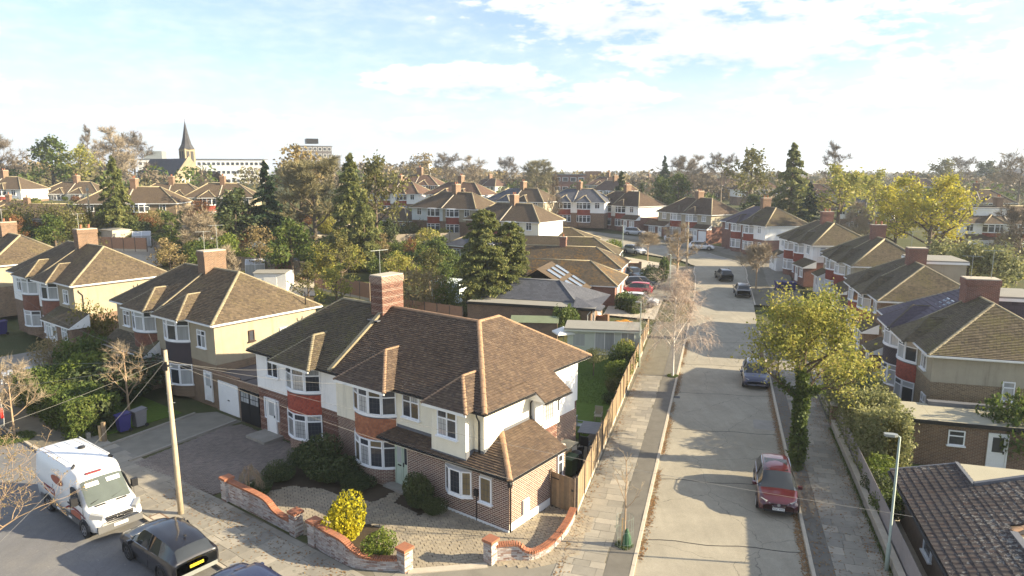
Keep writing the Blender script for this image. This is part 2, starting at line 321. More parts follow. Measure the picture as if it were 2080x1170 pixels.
class MB:
    def __init__(s): s.v = []; s.f = []; s.m = []
    def face(s, pts, m=0):
        i = len(s.v); s.v.extend([tuple(p) for p in pts]); s.f.append(tuple(range(i, i+len(pts)))); s.m.append(m)
    def box(s, x0, x1, y0, y1, z0, z1, m=0):
        s.face([(x0, y0, z0), (x1, y0, z0), (x1, y0, z1), (x0, y0, z1)], m); s.face([(x1, y1, z0), (x0, y1, z0), (x0, y1, z1), (x1, y1, z1)], m)
        s.face([(x0, y1, z0), (x0, y0, z0), (x0, y0, z1), (x0, y1, z1)], m); s.face([(x1, y0, z0), (x1, y1, z0), (x1, y1, z1), (x1, y0, z1)], m)
        s.face([(x0, y0, z1), (x1, y0, z1), (x1, y1, z1), (x0, y1, z1)], m); s.face([(x0, y1, z0), (x1, y1, z0), (x1, y0, z0), (x0, y0, z0)], m)
        return s
    def bar(s, p, q, w, h=None, m=0):
        """rectangular bar from p to q"""
        p, q = Vector(p), Vector(q); d = (q-p).normalized(); h = h or w
        a = d.cross(Vector((0, 0, 1)));
        if a.length < 1e-4: a = Vector((1, 0, 0))
        a.normalize(); b = a.cross(d); a = a*w/2; b = b*h/2
        P = [p-a-b, p+a-b, p+a+b, p-a+b]; Q = [v+(q-p) for v in P]
        for i in range(4):
            j = (i+1) % 4; s.face([P[i], P[j], Q[j], Q[i]], m)
        s.face(P[::-1], m); s.face(Q, m); return s
    def tube(s, pts, rad, n=6, m=0, cap=True):
        pts = [Vector(p) for p in pts]; base = len(s.v)
        if not hasattr(rad, '__len__'): rad = [rad]*len(pts)
        d0 = None
        for i, p in enumerate(pts):
            d = (pts[min(i+1, len(pts)-1)]-pts[max(i-1, 0)])
            d = d.normalized() if d.length > 1e-9 else Vector((0, 0, 1))
            if d0 is None:
                a = d.cross(Vector((.31, .17, .93)));
                if a.length < .05: a = d.cross(Vector((1, 0, 0)))
            else: a = d0 - d*d0.dot(d)
            a.normalize(); d0 = a; b = d.cross(a)
            for k in range(n):
                t = 2*math.pi*k/n; s.v.append(tuple(p + (a*math.cos(t)+b*math.sin(t))*rad[i]))
        for i in range(len(pts)-1):
            for k in range(n):
                k2 = (k+1) % n; o = base+i*n
                s.f.append((o+k, o+k2, o+n+k2, o+n+k)); s.m.append(m)
        if cap:
            s.f.append(tuple(base+k for k in range(n))[::-1]); s.m.append(m)
            s.f.append(tuple(base+(len(pts)-1)*n+k for k in range(n))); s.m.append(m)
        return s
    def prism(s, poly, z0, z1, m=0, top=None):
        """vertical prism over a counter-clockwise 2D polygon"""
        n = len(poly)
        for i in range(n):
            a, b = poly[i], poly[(i+1) % n]
            s.face([(*a, z0), (*b, z0), (*b, z1), (*a, z1)], m)
        s.face([(*p, z1) for p in poly], m if top is None else top); s.face([(*p, z0) for p in poly[::-1]], m)
        return s
    def lathe(s, prof, n=12, m=0, cx=0, cy=0):
        base = len(s.v)
        for r, z in prof:
            for k in range(n):
                t = 2*math.pi*k/n; s.v.append((cx+r*math.cos(t), cy+r*math.sin(t), z))
        for i in range(len(prof)-1):
            for k in range(n):
                k2 = (k+1) % n; o = base+i*n; s.f.append((o+k, o+k2, o+n+k2, o+n+k)); s.m.append(m)
        s.f.append(tuple(base+(len(prof)-1)*n+k for k in range(n))); s.m.append(m); return s
    def mesh(s, name, mats, smooth=False, uvs=True):
        me = bpy.data.meshes.new(name); me.from_pydata(s.v, [], s.f)
        for m in (mats if isinstance(mats, (list, tuple)) else [mats]): me.materials.append(m)
        me.polygons.foreach_set('material_index', s.m)
        if smooth: me.polygons.foreach_set('use_smooth', [True]*len(me.polygons))
        me.update()
        if uvs: uvbox(me)
        return me
    def obj(s, name, mats, parent=None, loc=None, rz=None, smooth=False, kind=None, label=None):
        o = meshobj(name, s.mesh(name, mats, smooth), parent, loc, rz)
        return props(o, label, None, None, kind)
def npmesh(name, v, f, m, smooth=False):
    """big mesh straight from arrays; f is (N,k)"""
    me = bpy.data.meshes.new(name); v = np.asarray(v, np.float32); f = np.asarray(f, np.int32); k = f.shape[1]
    me.vertices.add(len(v)); me.vertices.foreach_set('co', v.ravel())
    me.loops.add(f.size); me.loops.foreach_set('vertex_index', f.ravel())
    me.polygons.add(len(f)); me.polygons.foreach_set('loop_start', np.arange(0, f.size, k, dtype=np.int32))
    me.materials.append(m); me.update(calc_edges=True); me.validate(); return me
def thing_mesh(name, mb, mats, loc, rz, label, cat, group=None, smooth=False):
    o = mb.obj(name, mats, None, loc, rz, smooth); return props(o, label, cat, group)
def copy_tree(o, parent=None, mats=None):
    c = o.copy(); COL.objects.link(c)
    if parent is not None: c.parent = parent
    for ch in list(o.children): copy_tree(ch, c)
    return c

# ------------------------------------------------------------------ survey: sight lines and terrain
_c, _s = math.cos(PITCH), math.sin(PITCH)
def at(px, py, z=0.):
    """ground plan position of a sighted point at height z"""
    u = (px-1040)/FOC; v = (585-py)/FOC; t = (z-CAM_H)/(-_s+v*_c)
    return (u*t, (_c+v*_s)*t)
def sm(t): t = min(1., max(0., t)); return t*t*(3-2*t)
def TZ(x, y):
    return 5.5*sm((y-62)/140) + 5.0*sm((5-x)/75)*sm((y-64)/55)
def far(px, d):
    """plan position at distance d along a bearing"""
    x = (px-1040)/FOC*d*1.0; return (x, d, TZ(x, d))
RB = R(17)
RX = (math.sin(RB), math.cos(RB)); RO = (math.cos(RB), -math.sin(RB))
def road(s, t): return (s*RX[0]+t*RO[0], s*RX[1]+t*RO[1])
HB = R(-52.7)
HO = (-.15, 27.6); HU = (math.sin(HB), math.cos(HB)); HW = (math.cos(HB), -math.sin(HB))
def row(u, w): return (HO[0]+u*HU[0]+w*HW[0], HO[1]+u*HU[1]+w*HW[1])
ROWROT = math.atan2(-HU[1], -HU[0])       # house-local x axis (runs right along the facade)
# ------------------------------------------------------------------ ground, roads, pavements
rng = random.Random(7)
def ground_mat():
    def f(T):
        p = pos(T)
        a = T.noise(p, .09, 4., .6); b = T.noise(p, .6, 5., .7)
        c = T.ramp(T.m('ADD', T.m('MULTIPLY', a, .55), T.m('MULTIPLY', b, .5)), [(.06, .05, .035), (.10, .085, .05), (.075, .085, .035), (.14, .12, .07), (.19, .155, .10)])
        return bsdf(T, c, 1., T.noise(p, 8., 4.), .6, .08, .1)
    return mat('garden_earth_and_grass', f)
def asphalt_mat(name, base, patch, seam):
    def f(T):
        p = pos(T)
        n = T.noise(p, .35, 5., .65); g = T.noise(p, 45., 3., .7); w = T.noise(p, 2.2, 4., .7)
        c = T.mix(T.smooth(n, .38, .66), base, patch)
        st_ = T.noise(T.n('ShaderNodeMapping', {'Vector': p, 'Rotation': (0, 0, R(17)), 'Scale': (2.2, .12, 1.)}).outputs[0], 1., 4., .7); g2 = T.noise(p, 14., 4., .75)
        k = T.m('ADD', T.m('ADD', T.m('MULTIPLY', g, .45), T.m('MULTIPLY', g2, .45)), T.m('ADD', T.m('MULTIPLY', w, .25), T.m('ADD', T.m('MULTIPLY', st_, .3), .27)))
        c = T.mix(1., c, T.n('ShaderNodeCombineColor', {0: k, 1: k, 2: k}).outputs[0], 'MULTIPLY')
        # fine wandering cracks
        v = T.n('ShaderNodeMapping', {'Vector': p, 'Scale': (.22, .22, .22)}).outputs[0]
        v2 = T.n('ShaderNodeMixRGB', {0: .12, 1: v, 2: T.n('ShaderNodeTexNoise', {'Vector': p, 'Scale': 1.3, 'Detail': 4.}).outputs[1]}).outputs[0]
        d = T.n('ShaderNodeTexVoronoi', {'Vector': v2, 'Scale': 1.}, feature='DISTANCE_TO_EDGE').outputs[0]
        c = T.mix(T.m('MULTIPLY', T.smooth(d, .0035, .001), .42 if seam else .2), c, (.03, .027, .025))
        s = T.smooth(T.noise(p, 5., 2.), .735, .75)
        c = T.mix(T.m('MULTIPLY', s, .35), c, (.42, .40, .36))
        return bsdf(T, c, .95, g, .5, .012, .2)
    return mat(name, f)
M['ground'] = ground_mat()
M['road'] = asphalt_mat('worn_concrete_road', (.285, .26, .205), (.335, .305, .24), True)
M['street'] = asphalt_mat('grey_asphalt', (.165, .165, .17), (.20, .195, .185), False)
M['pave'] = plain('pavement_bed', (.17, .155, .12), .95, .35, 1.2, .5, .1)
M['tarstrip'] = plain('pavement_asphalt_strip', (.155, .145, .125), .95, .3, 1.5, .5, .1)
M['drive'] = plain('concrete_driveway_surface', (.22, .205, .17), .95, .3, 1.2, .4, .1)
M['tar'] = plain('tar_joint', (.035, .032, .03), .8, .2)

# terrain, one sheet to the horizon
def terrain():
    xs = np.concatenate([np.linspace(-3000, -260, 12), np.linspace(-240, 240, 121), np.linspace(260, 3000, 12)])
    ys = np.concatenate([[-400, -200, -100, -40], np.linspace(-10, 300, 78), [340, 400, 500, 700, 1000, 1500, 2200, 3200, 4500]])
    V = [(x, y, TZ(x, y)-.16-.02*sm((y-300)/100)) for y in ys for x in xs]; nx = len(xs)
    F = [(j*nx+i, j*nx+i+1, (j+1)*nx+i+1, (j+1)*nx+i) for j in range(len(ys)-1) for i in range(nx-1)]
    o = meshobj('ground', npmesh('ground', V, F, M['ground'], True)); o['kind'] = 'structure'
terrain()
def sheet(name, poly, z, m, thick=.1, kind='structure', label=None, cat=None):
    mb = MB(); mb.prism(poly, z-thick, z, 0); o = mb.obj(name, m); return props(o, label, cat, None, kind)
def ribbon(name, pts, z_off, m, kind='structure'):
    """pts: list of (left point, right point)"""
    V = []; F = []
    for a, b in pts:
        for k in range(5):
            x = a[0]+(b[0]-a[0])*k/4; y = a[1]+(b[1]-a[1])*k/4; V.append((x, y, TZ(x, y)+z_off))
    for i in range(len(pts)-1):
        for k in range(4): o = i*5+k; F.append((o, o+1, o+6, o+5))
    ob = meshobj(name, npmesh(name, V, F, m)); ob['kind'] = kind; return ob
def spline(P, n=8):
    out = []
    for i in range(len(P)-1):
        p0 = P[max(0, i-1)]; p1 = P[i]; p2 = P[i+1]; p3 = P[min(len(P)-1, i+2)]
        for k in range(n):
            t = k/n
            out.append(tuple(.5*((2*b)+(-a+c)*t+(2*a-5*b+4*c-d)*t*t+(-a+3*b-3*c+d)*t**3) for a, b, c, d in zip(p0, p1, p2, p3)))
    out.append(tuple(P[-1])); return out
def offset(P, d):
    out = []
    for i, p in enumerate(P):
        a = P[max(0, i-1)]; b = P[min(len(P)-1, i+1)]; l = math.hypot(b[0]-a[0], b[1]-a[1])
        dd = d[i] if hasattr(d, '__len__') else d
        out.append((p[0]+(b[1]-a[1])/l*dd, p[1]-(b[0]-a[0])/l*dd))
    return out
# block of gardens either side (level with the pavements); the roads lie .1 lower
KL, KR = -2.62, 4.07
lb = [row(-3.5, -6.2), row(-5.8, -3.2)] ; lb = [row(100, -6.9), row(2.2, -6.9), road(26.6, -5.7), road(70, -6.1), (-40, 75), (-66, 96)]
sheet('garden_ground', lb, -.03, M['ground'], .3)
rb_ = [road(6, 7.1), road(6, 60), road(72, 60), road(72, 7.2)]
sheet('garden_ground', rb_, -.03, M['ground'], .3)
# front street and side road
st = [row(150, -9.05), row(150, -17.5), row(-30, -17.5), row(-9.4, -9.05)]
sheet('street', st, -.1, M['street'], .25)
cl = [road(s, .72) for s in (14, 24, 34, 44, 54, 64, 76, 88)] + [(30.2, 98), (32.0, 106), (29.6, 114), (23.5, 121), (13, 131), (0, 144), (-14, 158)]
CL = spline(cl, 5)
hwid = [3.36]*40+[3.6]*5+[4.0]*5+[4.6]*5+[5.0]*5+[4.6]*5+[4.2]*30
hwid = hwid[:len(CL)]
Lk, Rk = offset(CL, [-w for w in hwid]), offset(CL, hwid)
def zoff(P, base):   # lifts a strip slightly above the terrain where it starts to rise
    return base
V = []; F = []
for a, b in zip(Lk, Rk):
    for k in range(7):
        x = a[0]+(b[0]-a[0])*k/6; y = a[1]+(b[1]-a[1])*k/6; V.append((x, y, TZ(x, y)-.094+.13*sm((y-66)/8)))
for i in range(len(CL)-1):
    for k in range(6): o = i*7+k; F.append((o, o+1, o+8, o+7))
o = meshobj('road', npmesh('road', V, F, M['road'])); o['kind'] = 'structure'
# tar joints across the road and along it
mb = MB()
for s in (27.7, 33.9, 41.2, 48.6, 56.3, 64.5):
    P = [road(s+.9*(k/10)-.35*math.sin(k*1.3+s)*.25, KL+.1+(KR-KL-.2)*k/10) for k in range(11)]
    for a, b in zip(P, P[1:]):
        nx, ny = RX[0]*.028, RX[1]*.028
        mb.face([(a[0]-nx, a[1]-ny, -.0885), (b[0]-nx, b[1]-ny, -.0885), (b[0]+nx, b[1]+ny, -.0885), (a[0]+nx, a[1]+ny, -.0885)])
o = mb.obj('road_joints', M['tar']); o['kind'] = 'structure'
# side-road mouth bed
sheet('road', [road(2, KL), road(2, KR), road(16, KR), road(16, KL)], -.097, M['road'], .2)

# kerbs: individual stones
def kerb_run(name, P, w=.14, z0=-.3, z1=.012, step=.92, follow=False):
    root = empty(name, (0, 0, 0)); root['kind'] = 'structure'
    me = MB().box(-.5, .5, -.5, .5, 0, 1).mesh('kerbstone', M['concrete'])
    L = 0; seg = []
    for a, b in zip(P, P[1:]): seg.append((a, b, math.dist(a, b)))
    tot = sum(s[2] for s in seg); n = max(1, int(tot/step)); st_ = tot/n
    def pt(d):
        for a, b, l in seg:
            if d <= l+1e-9: t = d/l; return (a[0]+(b[0]-a[0])*t, a[1]+(b[1]-a[1])*t)
            d -= l
        return seg[-1][1]
    n = min(n, 290)
    for i in range(n):
        a, b = pt(i*st_), pt((i+1)*st_); c = ((a[0]+b[0])/2, (a[1]+b[1])/2)
        o = meshobj('kerbstone', me, root); z = TZ(*c) if follow else 0
        o.location = (*c, z+z0); o.rotation_euler = (0, 0, math.atan2(b[1]-a[1], b[0]-a[0])); o.scale = (math.dist(a, b)-.012, w, z1-z0+rng.uniform(-.006, .006))
    return root
kerb_run('kerb', [road(s, KL-.07) for s in np.arange(17, 74, 1.84)])
kerb_run('kerb', [road(s, KR+.07) for s in np.arange(17, 74, 1.84)])
kerb_run('kerb', [row(60-.92*2*i, -8.97) for i in range(38)])
kerb_run('kerb', [row(-9.2, -8.97), row(-9.8, -9.0)][:2] and [row(u, -8.97) for u in (-6, -4, -2, 0, 2)])
# pavement beds
pl = [road(72, -6.1), road(26.6, -5.72), row(2.2, -6.0), row(2.2, -8.9), row(-9.4, -8.9), road(17, KL-.14), road(72, KL-.14)]
sheet('pavement', [road(16, KL-.14), road(72, KL-.14), road(72, -6.1), road(26.3, -5.72), row(-.5, -4.8), row(-.5, -8.9), row(-9, -8.9)], -.012, M['pave'], .3)
sheet('pavement', [row(-.5, -8.9), row(-.5, -4.6), row(6.5, -5.9), row(140, -6.75), row(140, -8.9)], -.0125, M['pave'], .3)
sheet('pavement', [road(16, KR+.14), road(16, 7.12), road(74, 7.2), road(74, KR+.14)], -.012, M['tarstrip'], .3)
# paving slabs (each its own piece, under an Empty for its pavement)
slab_mesh = MB().box(-.5, .5, -.5, .5, -.06, 0).mesh('paving_slab', M['p_slab'])
def slabs(frame, s0, s1, t0, t1, dl, dw, bond=True, skip=None, limit=299):
    """rows run along t, courses along s"""
    root = empty('pavement_slabs'); root['kind'] = 'structure'; n = 0
    X = frame(1, 0); O0 = frame(0, 0); ang = math.atan2(X[1]-O0[1], X[0]-O0[0])
    s = s0; i = 0
    while s < s1-.05 and n < limit:
        wdt = dw*rng.choice((1, 1, 1, .75)); t = t0 - (dl*rng.uniform(.2, .6) if bond and i % 2 else 0)
        while t < t1-.05:
            l = dl*rng.choice((1, 1, .75, 1.25)); a = max(t, t0); b = min(t+l, t1)
            if b-a > .12:
                c = frame(s+wdt/2, (a+b)/2)
                if not (skip and skip(*c)):
                    o = meshobj('paving_slab', slab_mesh, root); n += 1
                    o.location = (*c, rng.uniform(.0, .007)); o.scale = (wdt-.014, b-a-.014, 1)
                    o.rotation_euler = (rng.uniform(-.004, .004), rng.uniform(-.004, .004), ang)
            t += l
        s += wdt; i += 1
    return root
slabs(road, 19.5, 52, -5.66, -3.75, .92, .62)
sheet('pavement', [road(22, -3.74), road(72, -3.74), road(72, KL-.15), road(22, KL-.15)], -.003, M['tarstrip'], .05)
slabs(road, 22, 60, 4.95, 7.05, .85, .62)
slabs(lambda s, t: row(s, t), 1.5, 26, -8.86, -5.95, .95, .78)
slabs(lambda s, t: row(s, t), -7.5, 1.5, -8.86, -4.6, .95, .78, skip=lambda x, y: (x*RO[0]+y*RO[1]) > -3.8)

# dead leaves in the gutters: flat little faces, nobody could count them
def litter(name, spots, size=.045, label=None):
    V = []; F = []
    for (x, y, z) in spots:
        a = rng.uniform(0, 6.28); r = size*rng.uniform(.6, 1.4); tz = rng.uniform(-.4, .4)
        ca, sa = math.cos(a)*r, math.sin(a)*r; i = len(V)
        V += [(x-ca, y-sa, z), (x+sa*.6, y-ca*.6, z+r*tz), (x+ca, y+sa, z+.01), (x-sa*.6, y+ca*.6, z-r*tz*.3+.008)]; F.append((i, i+1, i+2, i+3))
    o = meshobj(name, npmesh(name, V, F, M['l_lit'])); o['kind'] = 'stuff'; return props(o, label, 'leaves')
sp = []
for i in range(5200):
    s = rng.uniform(18, 66); d = abs(rng.gauss(0, .13))
    if math.sin(s*1.7)+math.sin(s*.63+1)+rng.uniform(-1, 1) < -.4: continue
    sp.append((*road(s, KL+.05+d), -.082))
for i in range(6200):
    s = rng.uniform(18, 66); d = abs(rng.gauss(0, .14)); sp.append((*road(s, KR-.05-d), -.082))
for i in range(1800):
    s = rng.uniform(22, 60); sp.append((*road(s, KR+.2+abs(rng.gauss(0, .8))), .012))
for i in range(1500):
    s = rng.uniform(22, 60); sp.append((*road(s, 7.0-abs(rng.gauss(0, .35))), .012))
for i in range(900):
    s = rng.uniform(22, 60); sp.append((*road(s, -5.6+abs(rng.gauss(0, .22))), .014))
for i in range(700):
    u = rng.uniform(3, 16); sp.append((*row(u, -6.2-abs(rng.gauss(0, 1.0))), .014))
litter('fallen_leaves', sp, label='brown fallen leaves lying along the kerbs and pavements')
# ------------------------------------------------------------------ house kit (house-local: x right along facade, y inwards, z up)
def tiles(mb, poly, tw=.18, g=.132, th=.034, rg=None, m=0, jit=.012, off0=0.):
    """lay overlapping tiles, course by course, over a convex sloping polygon"""
    rg = rg or random.Random(3)
    P = [Vector(p) for p in poly]; n = None
    for i in range(1, len(P)-1):
        c = (P[i]-P[0]).cross(P[i+1]-P[0])
        if c.length > 1e-5: n = c.normalized(); break
    if n.z < 0: n = -n
    t = Vector((0, 0, 1)).cross(n).normalized(); b = n.cross(t); O = min(P, key=lambda p: p.z)
    Q = [((p-O).dot(t), (p-O).dot(b)) for p in P]
    def rng_at(h):
        xs = []
        for i in range(len(Q)):
            (x0, y0), (x1, y1) = Q[i], Q[(i+1) % len(Q)]
            if abs(y1-y0) < 1e-9:
                if abs(y0-h) < 1e-6: xs += [x0, x1]
            elif min(y0, y1)-1e-7 <= h <= max(y0, y1)+1e-7: xs.append(x0+(x1-x0)*(h-y0)/(y1-y0))
        return (min(xs), max(xs)) if len(xs) > 1 else None
    hmax = max(q[1] for q in Q); k = 0; h = 0.
    while h < hmax-.02:
        h1 = min(h+g, hmax); A = rng_at(h+1e-4); B = rng_at(h1-1e-4)
        if A and B:
            lo, hi = min(A[0], B[0]), max(A[1], B[1]); x = lo-(tw/2 if k % 2 else 0)-rg.uniform(0, .02)
            while x < hi-1e-3:
                xa, xb = x+.003, x+tw-.003
                a0, a1 = max(xa, A[0]), min(xb, A[1]); b0, b1 = max(xa, B[0]), min(xb, B[1])
                if a1 > a0 or b1 > b0:
                    a1 = max(a1, a0); b1 = max(b1, b0); j = th+rg.uniform(0, jit); j2 = rg.uniform(0, jit)*.5+.001
                    if A[0] <= xa <= A[1] and B[0] > xb: b0 = b1 = a1
                    p0 = O+t*a0+b*h+n*j; p1 = O+t*a1+b*h+n*j; p2 = O+t*b1+b*h1+n*j2; p3 = O+t*b0+b*h1+n*j2
                    i = len(mb.v); d0 = p0-n*th; d1 = p1-n*th
                    mb.v.extend((tuple(p0), tuple(p1), tuple(p2), tuple(p3), tuple(d0), tuple(d1)))
                    mb.f.extend(((i, i+1, i+2, i+3), (i+4, i+5, i+1, i))); mb.m.extend((m, m))
                x += tw
        h += g; k += 1
def hip_slopes(x0, x1, y0, y1, ze, zr, run_l, run_r, yr=None):
    """four slopes of a hipped roof with the ridge along x; run 0 = gable"""
    yr = (y0+y1)/2 if yr is None else yr
    a, b = (x0+run_l, yr, zr), (x1-run_r, yr, zr)
    S = {'front': [(x0, y0, ze), (x1, y0, ze), b, a], 'back': [(x1, y1, ze), (x0, y1, ze), a, b]}
    if run_r: S['right'] = [(x1, y0, ze), (x1, y1, ze), b]
    if run_l: S['left'] = [(x0, y1, ze), (x0, y0, ze), a]
    return S, a, b
RIDGE_ME = {}
def ridge_line(par, p, q, m, single=True, r=.12, ln=.42, name='ridge_tile'):
    p, q = Vector(p), Vector(q); L = (q-p).length; n = max(1, round(L/ln)); d = (q-p).normalized()
    if not single:
        MB().tube([p, q], r, 6).obj(name, m, par, kind='stuff', smooth=True); return
    key = (m.name, r)
    if key not in RIDGE_ME:
        mb = MB(); N = 6; prof = []
        for e, rr in ((-.5, r), (.5, r*.93)):
            prof.append([(e, math.cos(math.pi*k/N)*rr, math.sin(math.pi*k/N)*rr*.8-.05) for k in range(N+1)])
        for k in range(N): mb.face([prof[0][k], prof[1][k], prof[1][k+1], prof[0][k+1]])
        mb.face(prof[0][::1]); mb.face(prof[1][::-1]); RIDGE_ME[key] = mb.mesh(name, m)
    ang = d.to_track_quat('X', 'Z')
    for i in range(n):
        o = meshobj(name, RIDGE_ME[key], par); c = p+(q-p)*((i+.5)/n)
        o.location = c; o.rotation_mode = 'QUATERNION'; o.rotation_quaternion = ang; o.scale = (L/n*.985, 1+rng.uniform(-.05, .05), 1+rng.uniform(-.08, .08))
WCACHE = {}
def window(par, x, y, z, w, h, ang=0., cols=2, transom=.0, frame='upvc', glass='glass', panes=True, lead=False, sill=True, name='window', fw=.06, bars=0):
    """window standing on (x,y,z) bottom centre, facing -y turned by ang"""
    key = (round(w, 2), round(h, 2), cols, round(transom, 2), frame, sill, fw, bars)
    if key not in WCACHE:
        mb = MB(); W = w/2
        mb.box(-W, W, -.07, .0, 0, fw); mb.box(-W, W, -.07, 0, h-fw, h)
        for i in range(cols+1):
            c = -W+fw/2+(w-fw)*i/cols; f2 = fw*.5 if 0 < i < cols else fw*.5
            mb.box(c-f2, c+f2, -.068, .002, fw-.002, h-fw+.002)
        if transom: mb.box(-W+.01, W-.01, -.066, .003, h-transom-fw/2, h-transom+fw/2)
        for b in range(bars):
            zz = fw+(h-2*fw)*(b+1)/(bars+1); mb.box(-W+.02, W-.02, -.05, 0, zz-.012, zz+.012)
        if sill: mb.box(-W-.06, W+.06, -.15, .002, -.06, .004)
        cells = []
        cw = (w-fw)/cols
        for i in range(cols):
            xa = -W+fw+i*cw; xb = xa+cw-fw
            if transom: cells += [(xa, xb, fw, h-transom-fw/2), (xa, xb, h-transom+fw/2, h-fw)]
            else: cells.append((xa, xb, fw, h-fw))
        WCACHE[key] = (mb.mesh(name, M[frame]), cells, {})
    fr, cells, gl = WCACHE[key]
    o = meshobj(name, fr, par, (x, y, z), ang)
    if not panes:
        k = ('all', glass)
        if k not in gl:
            mb = MB()
            for a, b, c, d in cells: mb.face([(a, -.03, c), (b, -.03, c), (b, -.03, d), (a, -.03, d)])
            gl[k] = mb.mesh('pane', M[glass])
        meshobj('pane', gl[k], o); return o
    for i, (a, b, c, d) in enumerate(cells):
        g = glass if isinstance(glass, str) else glass[(i*7+int(abs(x)*10)) % len(glass)]
        k = (i, g, lead)
        if k not in gl:
            mb = MB(); mb.face([(a, -.028, c), (b, -.028, c), (b, -.03, d), (a, -.03, d)])
            if lead:
                nx = max(1, round((b-a)/.19)); nz = max(1, round((d-c)/.24))
                for q in range(1, nx): xx = a+(b-a)*q/nx; mb.box(xx-.006, xx+.006, -.037, -.029, c, d, 1)
                for q in range(1, nz): zz = c+(d-c)*q/nz; mb.box(a, b, -.0372, -.0292, zz-.006, zz+.006, 1)
            gl[k] = mb.mesh('pane', [M[g], M['leading']])
        meshobj('pane', gl[k], o)
    return o
def door(par, x, y, z, w=.9, h=2.05, ang=0., m='white', glass='glass', half=True, label=None):
    mb = MB(); W = w/2
    mb.box(-W, W, -.05, .0, 0, h); f = .07
    for a, b in ((-W-f, -W+.005), (W-.005, W+f)): mb.box(a, b, -.09, .002, 0, h+f)
    mb.box(-W, W, -.088, .001, h-.002, h+f)
    for zz in (.15, .55): mb.box(-W+.12, W-.12, -.062, -.048, zz, zz+.3)
    o = mb.obj('door', M[m], par, (x, y, z), ang, label=label)
    if half:
        g = MB(); g.box(-W+.14, W-.14, -.06, -.045, 1.05, h-.15); g.obj('pane', M[glass], o)
    hb = MB(); hb.box(W-.14, W-.09, -.1, -.05, .98, 1.12); hb.obj('handle', M['black'], o)
    return o
def arc(cx, cy, bw, bp, n, r_off=0.):
    """plan points of a shallow bay: from (cx-bw,cy) bulging to cy-bp"""
    Rr = (bw*bw+bp*bp)/(2*bp); yc = cy-bp+Rr; a = math.asin(min(1, bw/Rr))
    return [(cx+(Rr+r_off)*math.sin(-a+2*a*i/n), yc-(Rr+r_off)*math.cos(-a+2*a*i/n)) for i in range(n+1)]
def band(mb, pts, z0, z1, back, m=0, flat=False):
    """solid band over an arc in plan, closed to y=back"""
    poly = list(pts)+[(pts[-1][0], back), (pts[0][0], back)]
    mb.prism(poly, z0, z1, m)
def hung(par, cx, cy, bw, bp, z0, z1, m, name='hung_tile'):
    mb = MB(); rg = random.Random(int(cx*100)); g = .115; k = 0; z = z0
    P = arc(cx, cy, bw, bp, 1); Rr = (bw*bw+bp*bp)/(2*bp); yc = cy-bp+Rr; a = math.asin(min(1, bw/Rr)); da = .17/Rr
    while z < z1-.02:
        zt = min(z+g, z1); th = -a+(da/2 if k % 2 else 0)-da
        while th < a:
            t0, t1 = max(-a, th+.006/Rr), min(a, th+da-.006/Rr)
            if t1 > t0:
                ro = Rr+.03+rg.uniform(0, .006); ri = Rr+.014
                q = lambda t, r, zz: (cx+r*math.sin(t), yc-r*math.cos(t), zz)
                i = len(mb.v); mb.v.extend((q(t0, ro, z), q(t1, ro, z), q(t1, ri, zt), q(t0, ri, zt), q(t0, ri, z), q(t1, ri, z)))
                mb.f.extend(((i, i+1, i+2, i+3), (i+4, i+5, i+1, i))); mb.m.extend((0, 0))
            th += da
        z += g; k += 1
    return mb.obj(name, m, par, kind='stuff')
def bay(par, cx, cy, bw, bp, det, hm, wallm, g_z=(.85, 2.3), f_z=(3.62, 4.92), nf=5, glass='glass', lead=False, curved=True, gbrick=True, frame='upvc', hz=None):
    """two-storey bay: plinth, window ring, hung tiles, window ring"""
    n = 12 if det else 6; pts = arc(cx, cy, bw, bp, n if curved else 3); back = cy+.05
    b = MB()
    band(b, pts, 0, g_z[0]-.02, back, 0); o = b.obj('bay_wall', M[wallm], par)
    b = MB(); inner = arc(cx, cy, bw-.06, bp-.05, n if curved else 3)
    band(b, inner, g_z[0]-.02, g_z[1], back); b.obj('bay_frame', M[frame], par)
    b = MB(); band(b, inner, f_z[0]-.02, f_z[1]+.16, back); b.obj('bay_frame', M[frame], par)
    b = MB(); o2 = arc(cx, cy, bw, bp, n if curved else 3, .0); band(b, o2, g_z[1], f_z[0]-.02, back); core = b.obj('bay_wall', M['lead' if det else hm], par)
    if det: hung(par, cx, cy, bw, bp, g_z[1]+.02, f_z[0]-.12, M[hm])
    s1 = arc(cx, cy, bw, bp, n, .10)
    for za, zb in ((g_z[0]-.06, g_z[0]+.02), (f_z[0]-.10, f_z[0]+.02)): b = MB(); band(b, s1, za, zb, back); b.obj('sill', M[frame], par)
    if det == 2:
        b = MB(); band(b, arc(cx, cy, bw, bp, n, .06), f_z[0]-.17, f_z[0]-.101, back); b.obj('lead_flashing', M['lead'], par)
    f = arc(cx, cy, bw, bp, nf)
    for i in range(nf):
        (xa, ya), (xb, yb) = f[i], f[i+1]; ang = math.atan2(yb-ya, xb-xa); w = math.hypot(xb-xa, yb-ya)
        nx, ny = math.sin(ang), -math.cos(ang)
        for zz in (g_z, f_z):
            window(par, (xa+xb)/2+nx*.03, (ya+yb)/2+ny*.03, zz[0], w+.01, zz[1]-zz[0], ang, 1, .38, frame, glass, det == 2, lead and det == 2, False, 'bay_window')
